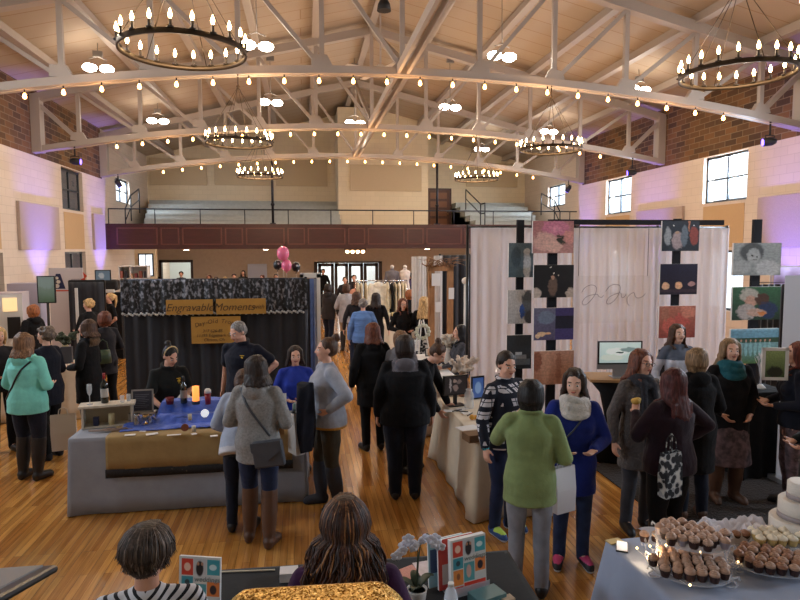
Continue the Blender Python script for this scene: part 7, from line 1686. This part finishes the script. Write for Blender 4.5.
p = at_z(613, 541, TZ); flatbox('gold_card', (p.x, p.y-.02, TZ+.004), .10, .06, .008, mat('gold_foil', (190, 170, 120), rough=.35, metal=.5), 'small gold packet beside the phone on the cupcake table', 'packet', .2)
# ================================================================ FOREGROUND TABLE
BX0, BX1, BY0, BY1, FZ = -.62, 1.12, 2.68, 3.53, .75
cloth_table(BX0, BY0, BX1, BY1, FZ, (0, 0, 0), -.02, cloth('black_tablecloth', (20, 20, 22), bump=.1), 'black cloth over the brochure table in the foreground', 'folding table under the black foreground cloth', seed=61)
FT = FZ+.005
COV = [('b', .02, .02, .98, .98, (206, 208, 206)), ('b', .06, .68, .34, .96, (206, 70, 54)), ('b', .36, .7, .66, .96, (196, 196, 198)), ('b', .68, .7, .98, .96, (70, 160, 172)), ('b', .06, .46, .34, .66, (70, 150, 164)), ('b', .68, .34, .98, .58, (226, 132, 72)), ('b', .36, .20, .66, .54, (92, 160, 166)), ('b', .06, .16, .34, .44, (228, 140, 70)), ('b', .36, .04, .98, .18, (212, 66, 48)), ('b', .02, .02, .34, .14, (206, 60, 44)),
       (.2, .82, .08, .07, (236, 200, 180)), (.5, .8, .09, .13, (50, 44, 46)), (.46, .88, .03, .03, (190, 140, 110)), (.56, .88, .03, .03, (190, 140, 110)), (.82, .83, .09, .05, (206, 230, 232)), (.2, .56, .06, .05, (60, 80, 86)), (.83, .45, .08, .08, (60, 50, 56)), (.5, .38, .07, .12, (210, 170, 160)), (.2, .32, .05, .06, (150, 90, 60))]
def magazine(loc, rz, lab, cov, th=.012, tilt=-.12, title=True, w_=.215, h=.29):
    t = empty('magazine', loc, 0, lab, 'magazine', 'magazines on the foreground table'); t.rotation_euler = (tilt, 0, rz)
    MB().box(-w_/2, -th/2, 0, w_/2, th/2, h).build('pages', WPAP, t); MB().box(-w_/2-.001, -th/2-.0015, -.001, w_/2+.001, -th/2, h+.001).build('cover', cov, t)
    if title: text('title', 'the knot' if False else 'weddings', .036, mat('title_grey', (120, 130, 130)), t, (.04, -th/2-.003, h*.62), ext=.0004, shear=.1)
    return t
COVM = pict('magazine_cover', (206, 208, 206), COV)
MY = 3.12
xr = at_y(466, 560, MY).x
hz = MB(); holder = empty('magazine_holder', (xr, MY, FT), -.42+.0, 'clear acrylic rack holding the upright magazines at the right of the black table', 'rack')
rr_ = .30
holder.rotation_euler[2] = rr_
MB().box(-.12, -.05, 0, .12, .16, .006).box(-.12, -.05, 0, .12, -.046, .05).box(-.12, .155, 0, .12, .16, .2).build('rack_body', ACR, holder)
def mp(dx, dy): v = rotz(rr_) @ Vector((dx, dy, 0)); return (xr+v.x, MY+v.y, FT+.008)
magazine(mp(0, -.02), rr_, 'front magazine with coloured photo squares on its cover in the clear rack', COVM, .03, -.06)
magazine(mp(-.035, .045), rr_, 'red-edged magazine directly behind the front one in the rack', pict('cover_red', (200, 70, 60), [('b', .1, .1, .9, .5, (210, 200, 196))]), .015, -.06, False, h=.27)
magazine(mp(-.07, .09), rr_, 'pale blue magazine at the very back of the clear rack', pict('cover_blue', (150, 190, 206), [('b', .05, .3, .3, .8, (60, 80, 120))]), .012, -.06, False, h=.255)
p = at_y(199, 590, 3.1); magazine((p.x, 3.1, FT+.002), -.28, 'magazine standing alone beside the striped shoulder at the left of the black table', COVM, .014, -.1)
tag(MB().box(-.11, -.03, 0, .11, .08, .006).build('book_stand', ACR, loc=(p.x, 3.12, FT)), 'clear foot below the lone magazine at the left', 'stand') if False else None
# water bottle
t = empty('water_bottle', (*at_z(451, 612, FZ)[:2], FT), 0, 'clear plastic water bottle in front of the magazines', 'bottle')
t.location = (at_y(451, 590, 2.84).x, 2.84, FT)
PET = mat('clear_plastic', (225, 232, 240), rough=.08, alpha=.45, spec=.8)
MB().lathe((0, 0, 0), [(.03, 0), (.032, .01), (.031, .03), (.033, .05), (.031, .07), (.033, .1), (.033, .14), (.024, .17), (.013, .185), (.013, .19)], 20).build('body', PET, t); MB().lathe((0, 0, 0), [(.015, .188), (.015, .205)], 14).build('cap', WHT, t); MB().lathe((0, 0, 0), [(.0335, .085), (.0335, .13)], 20).build('label_sticker', mat('bottle_label', (200, 206, 214), rough=.5), t)
# orchid
ox, oy = at_y(417, 590, 2.98).x, 2.98
t = empty('orchid_plant', (ox, oy, FT), 0, 'white orchid in a white pot on the black table', 'plant')
MB().lathe((0, 0, 0), [(.035, 0), (.05, .1), (.053, .11), (.047, .11), (.045, .1)], 22).build('pot', WHT, t); MB().lathe((0, 0, 0), [(.044, .09), (.044, .1)], 18).build('soil', mat('moss', (54, 50, 34), rough=1), t)
LF = mat('orchid_leaf', (44, 58, 40), rough=.45)
for k, a in enumerate((2.9, .5, 4.3, 1.6)):
    M = Matrix.Translation((0, 0, .1)) @ rotz(a); q = MB(); q.M = M
    P = [[(s_*.02*math.sin(PI*min(1, t_*1.0+.08))**.7*(1.2), .11*t_, .05*math.sin(t_*2.2)+.01*abs(s_)) for s_ in (-1, 0, 1)] for t_ in [i/8 for i in range(9)]]
    q.M = M @ rotz(-PI/2); q.grid(P).build('leaf', LF, t, solid=.002)
stem = [(0, 0, .1), (.0, 0, .2), (.005, 0, .30), (-.01, 0, .36), (-.04, 0, .375), (-.075, 0, .35), (-.1, .0, .30)]; stem2 = [(0, .01, .1), (.01, .01, .26), (.02, .0, .36), (.05, -.01, .40), (.085, -.02, .37), (.1, -.02, .33)]
for s_ in (stem, stem2): MB().tube(s_, .003, 6).build('stem', LF, t)
PET_ = mat('orchid_petal', (226, 228, 240), rough=.6)
def blossom(c, s, a, parent):
    q = MB(); q.M = Matrix.Translation(c) @ Matrix.Rotation(a, 4, 'Z') @ Matrix.Rotation(.3, 4, 'X')
    for k in range(5):
        th = 2*PI*k/5+PI/2; r = s*(.62 if k else .6); q.ball((math.cos(th)*r, -.003, math.sin(th)*r), (s*.55, .005, s*.5), 10, 6)
    q.ball((0, -.012, -.004), (s*.2, .012, s*.2), 8, 6); q.build('blossom', PET_, parent)
rnd = random.Random(3)
for s_, n, off in ((stem, 7, 3), (stem2, 7, 2)):
    for k in range(n):
        u_ = off+(len(s_)-1-off)*k/(n-1); i = min(int(u_), len(s_)-2); p = Vector(s_[i]).lerp(Vector(s_[i+1]), u_-i); blossom(p+Vector((rnd.uniform(-.02, .02), -.015+rnd.uniform(-.02, .02), rnd.uniform(-.022, .015))), .028, rnd.uniform(-.5, .5), t)
for k, (px, py, w_, d, h, rz_, m_, nm, lb, cat) in enumerate((
        (408, 573, .15, .12, .004, .5, pict('rose_print', (190, 130, 120), [(.3, .5, .2, .3, (214, 160, 150)), (.7, .5, .2, .3, (220, 170, 156))], nscale=9, namt=.3), 'postcard', 'postcard of pale roses left of the orchid', 'postcard'),
        (432, 567, .19, .15, .006, .15, mat('photo_sheet', (196, 186, 190), rough=.4, var=.15, scale=20), 'open_booklet', 'open pale booklet with a dark border right of the orchid', 'booklet'),
        (391, 583, .09, .09, .10, .05, mat('white_cube', (190, 186, 176), rough=.7), 'white_box', 'white block left of the postcard, beside the wavy-haired woman', 'box'),
        (289, 574, .10, .09, .05, .0, mat('white_box_lid', (206, 206, 210), rough=.5), 'white_box', 'small white box on the black table left of the wavy-haired woman', 'box'),
        (487, 597, .17, .11, .05, .35, pict('teal_book', (80, 120, 124), [('b', .1, .4, .7, .6, (170, 190, 190))]), 'book', 'thick teal book lying flat before the magazine rack', 'book'),
        (507, 600, .07, .05, .03, .3, mat('beige_ornament', (180, 160, 136), rough=.7, bump=.6), 'small_ornament', 'small beige ornament at the right front corner of the black table', 'ornament'),
        (243, 571, .36, .012, .006, -.08, mat('white_ruler', (180, 170, 150), rough=.6), 'wooden_strip', 'thin pale strip lying near the far edge of the black table', 'strip'))):
    p = at_z(px, py, FT+h/2); flatbox(nm, (p.x, p.y, FT), w_, d, h, m_, lb, cat, rz_)
# gold glitter covered stand right in front of the camera, on the stage
def glitter():
    m, nt, b = newmat('gold_glitter'); N, Lk = nt.nodes, nt.links
    tc = N.new('ShaderNodeTexCoord'); v = N.new('ShaderNodeTexVoronoi'); v.inputs['Scale'].default_value = 330; Lk.new(tc.outputs['Object'], v.inputs['Vector'])
    r = N.new('ShaderNodeValToRGB'); Lk.new(v.outputs['Color'], r.inputs[0]); r.color_ramp.elements[0].position = .2; r.color_ramp.elements[0].color = (*lin((150, 96, 20)), 1); r.color_ramp.elements[1].position = .85; r.color_ramp.elements[1].color = (*lin((255, 214, 120)), 1)
    Lk.new(r.outputs[0], b.inputs['Base Color']); b.inputs['Metallic'].default_value = .9; b.inputs['Roughness'].default_value = .3
    sb_ = N.new('ShaderNodeVectorMath'); sb_.operation = 'SUBTRACT'; Lk.new(v.outputs['Color'], sb_.inputs[0]); sb_.inputs[1].default_value = (.5, .5, .5)
    ge = N.new('ShaderNodeNewGeometry'); ad = N.new('ShaderNodeVectorMath'); ad.operation = 'ADD'; sc = N.new('ShaderNodeVectorMath'); sc.operation = 'SCALE'; sc.inputs['Scale'].default_value = 1.1; Lk.new(sb_.outputs[0], sc.inputs[0]); Lk.new(ge.outputs['Normal'], ad.inputs[0]); Lk.new(sc.outputs[0], ad.inputs[1])
    nm = N.new('ShaderNodeVectorMath'); nm.operation = 'NORMALIZE'; Lk.new(ad.outputs[0], nm.inputs[0]); Lk.new(nm.outputs[0], b.inputs['Normal']); return m
P = []; hw = .235
t = empty('glitter_stand', (.02, 1.05, .95), -.06, 'gold glitter covered rounded panel at the very bottom of the photo', 'stand')
q = MB(); prof = [(-.25, 0), (-.25, .70), (-.215, .755), (-.15, .787), (.24, .787), (.30, .76), (.31, .0)]
prof = [(x*.66, z*1.345) for x, z in prof]
a_ = [q._v((x, -.07, z)) for x, z in prof]; b_ = [q._v((x, .07, z)) for x, z in prof]; q.cap(a_); q.cap(b_, True)
for i in range(len(prof)): q.b.faces.new((a_[i], a_[(i+1) % len(prof)], b_[(i+1) % len(prof)], b_[i]))
q.build('glitter_panel', glitter(), t, bevel=.02)
t.location = (-.025, 1.05, .912)
# tilted black-framed tray at the lower left
p = at_y(30, 590, 1.15); t = empty('music_stand', (p.x-.02, 1.05, .95), 0, 'black music-stand-like tray with a grey surface, cut off by the lower left corner', 'stand')
A = at_y(62, 572, 1.05); B = at_y(0, 576, 1.05); ww = .5
q = MB(); top = A.z-.95
t.location = (A.x+.015, 1.0, .975)
MB().box(-ww, -.30, 0, 0, .0, .012).build('desk', BLKP, t, loc=(0, 0, top-.0), bevel=.006).rotation_euler = (-.28+.0, .0, 0)
MB().box(-ww+.012, -.285, .012, -.02, -.012, .0145).build('grey_surface', mat('grey_surface', (140, 136, 134), rough=.5), t, loc=(0, 0, top)).rotation_euler = (-.28, 0, 0)
MB().tube([(-.25, -.15, 0), (-.25, -.15, top-.04)], .015, 8).box(-.4, -.3, 0, -.1, 0, .015).build('pole', BLKP, t)
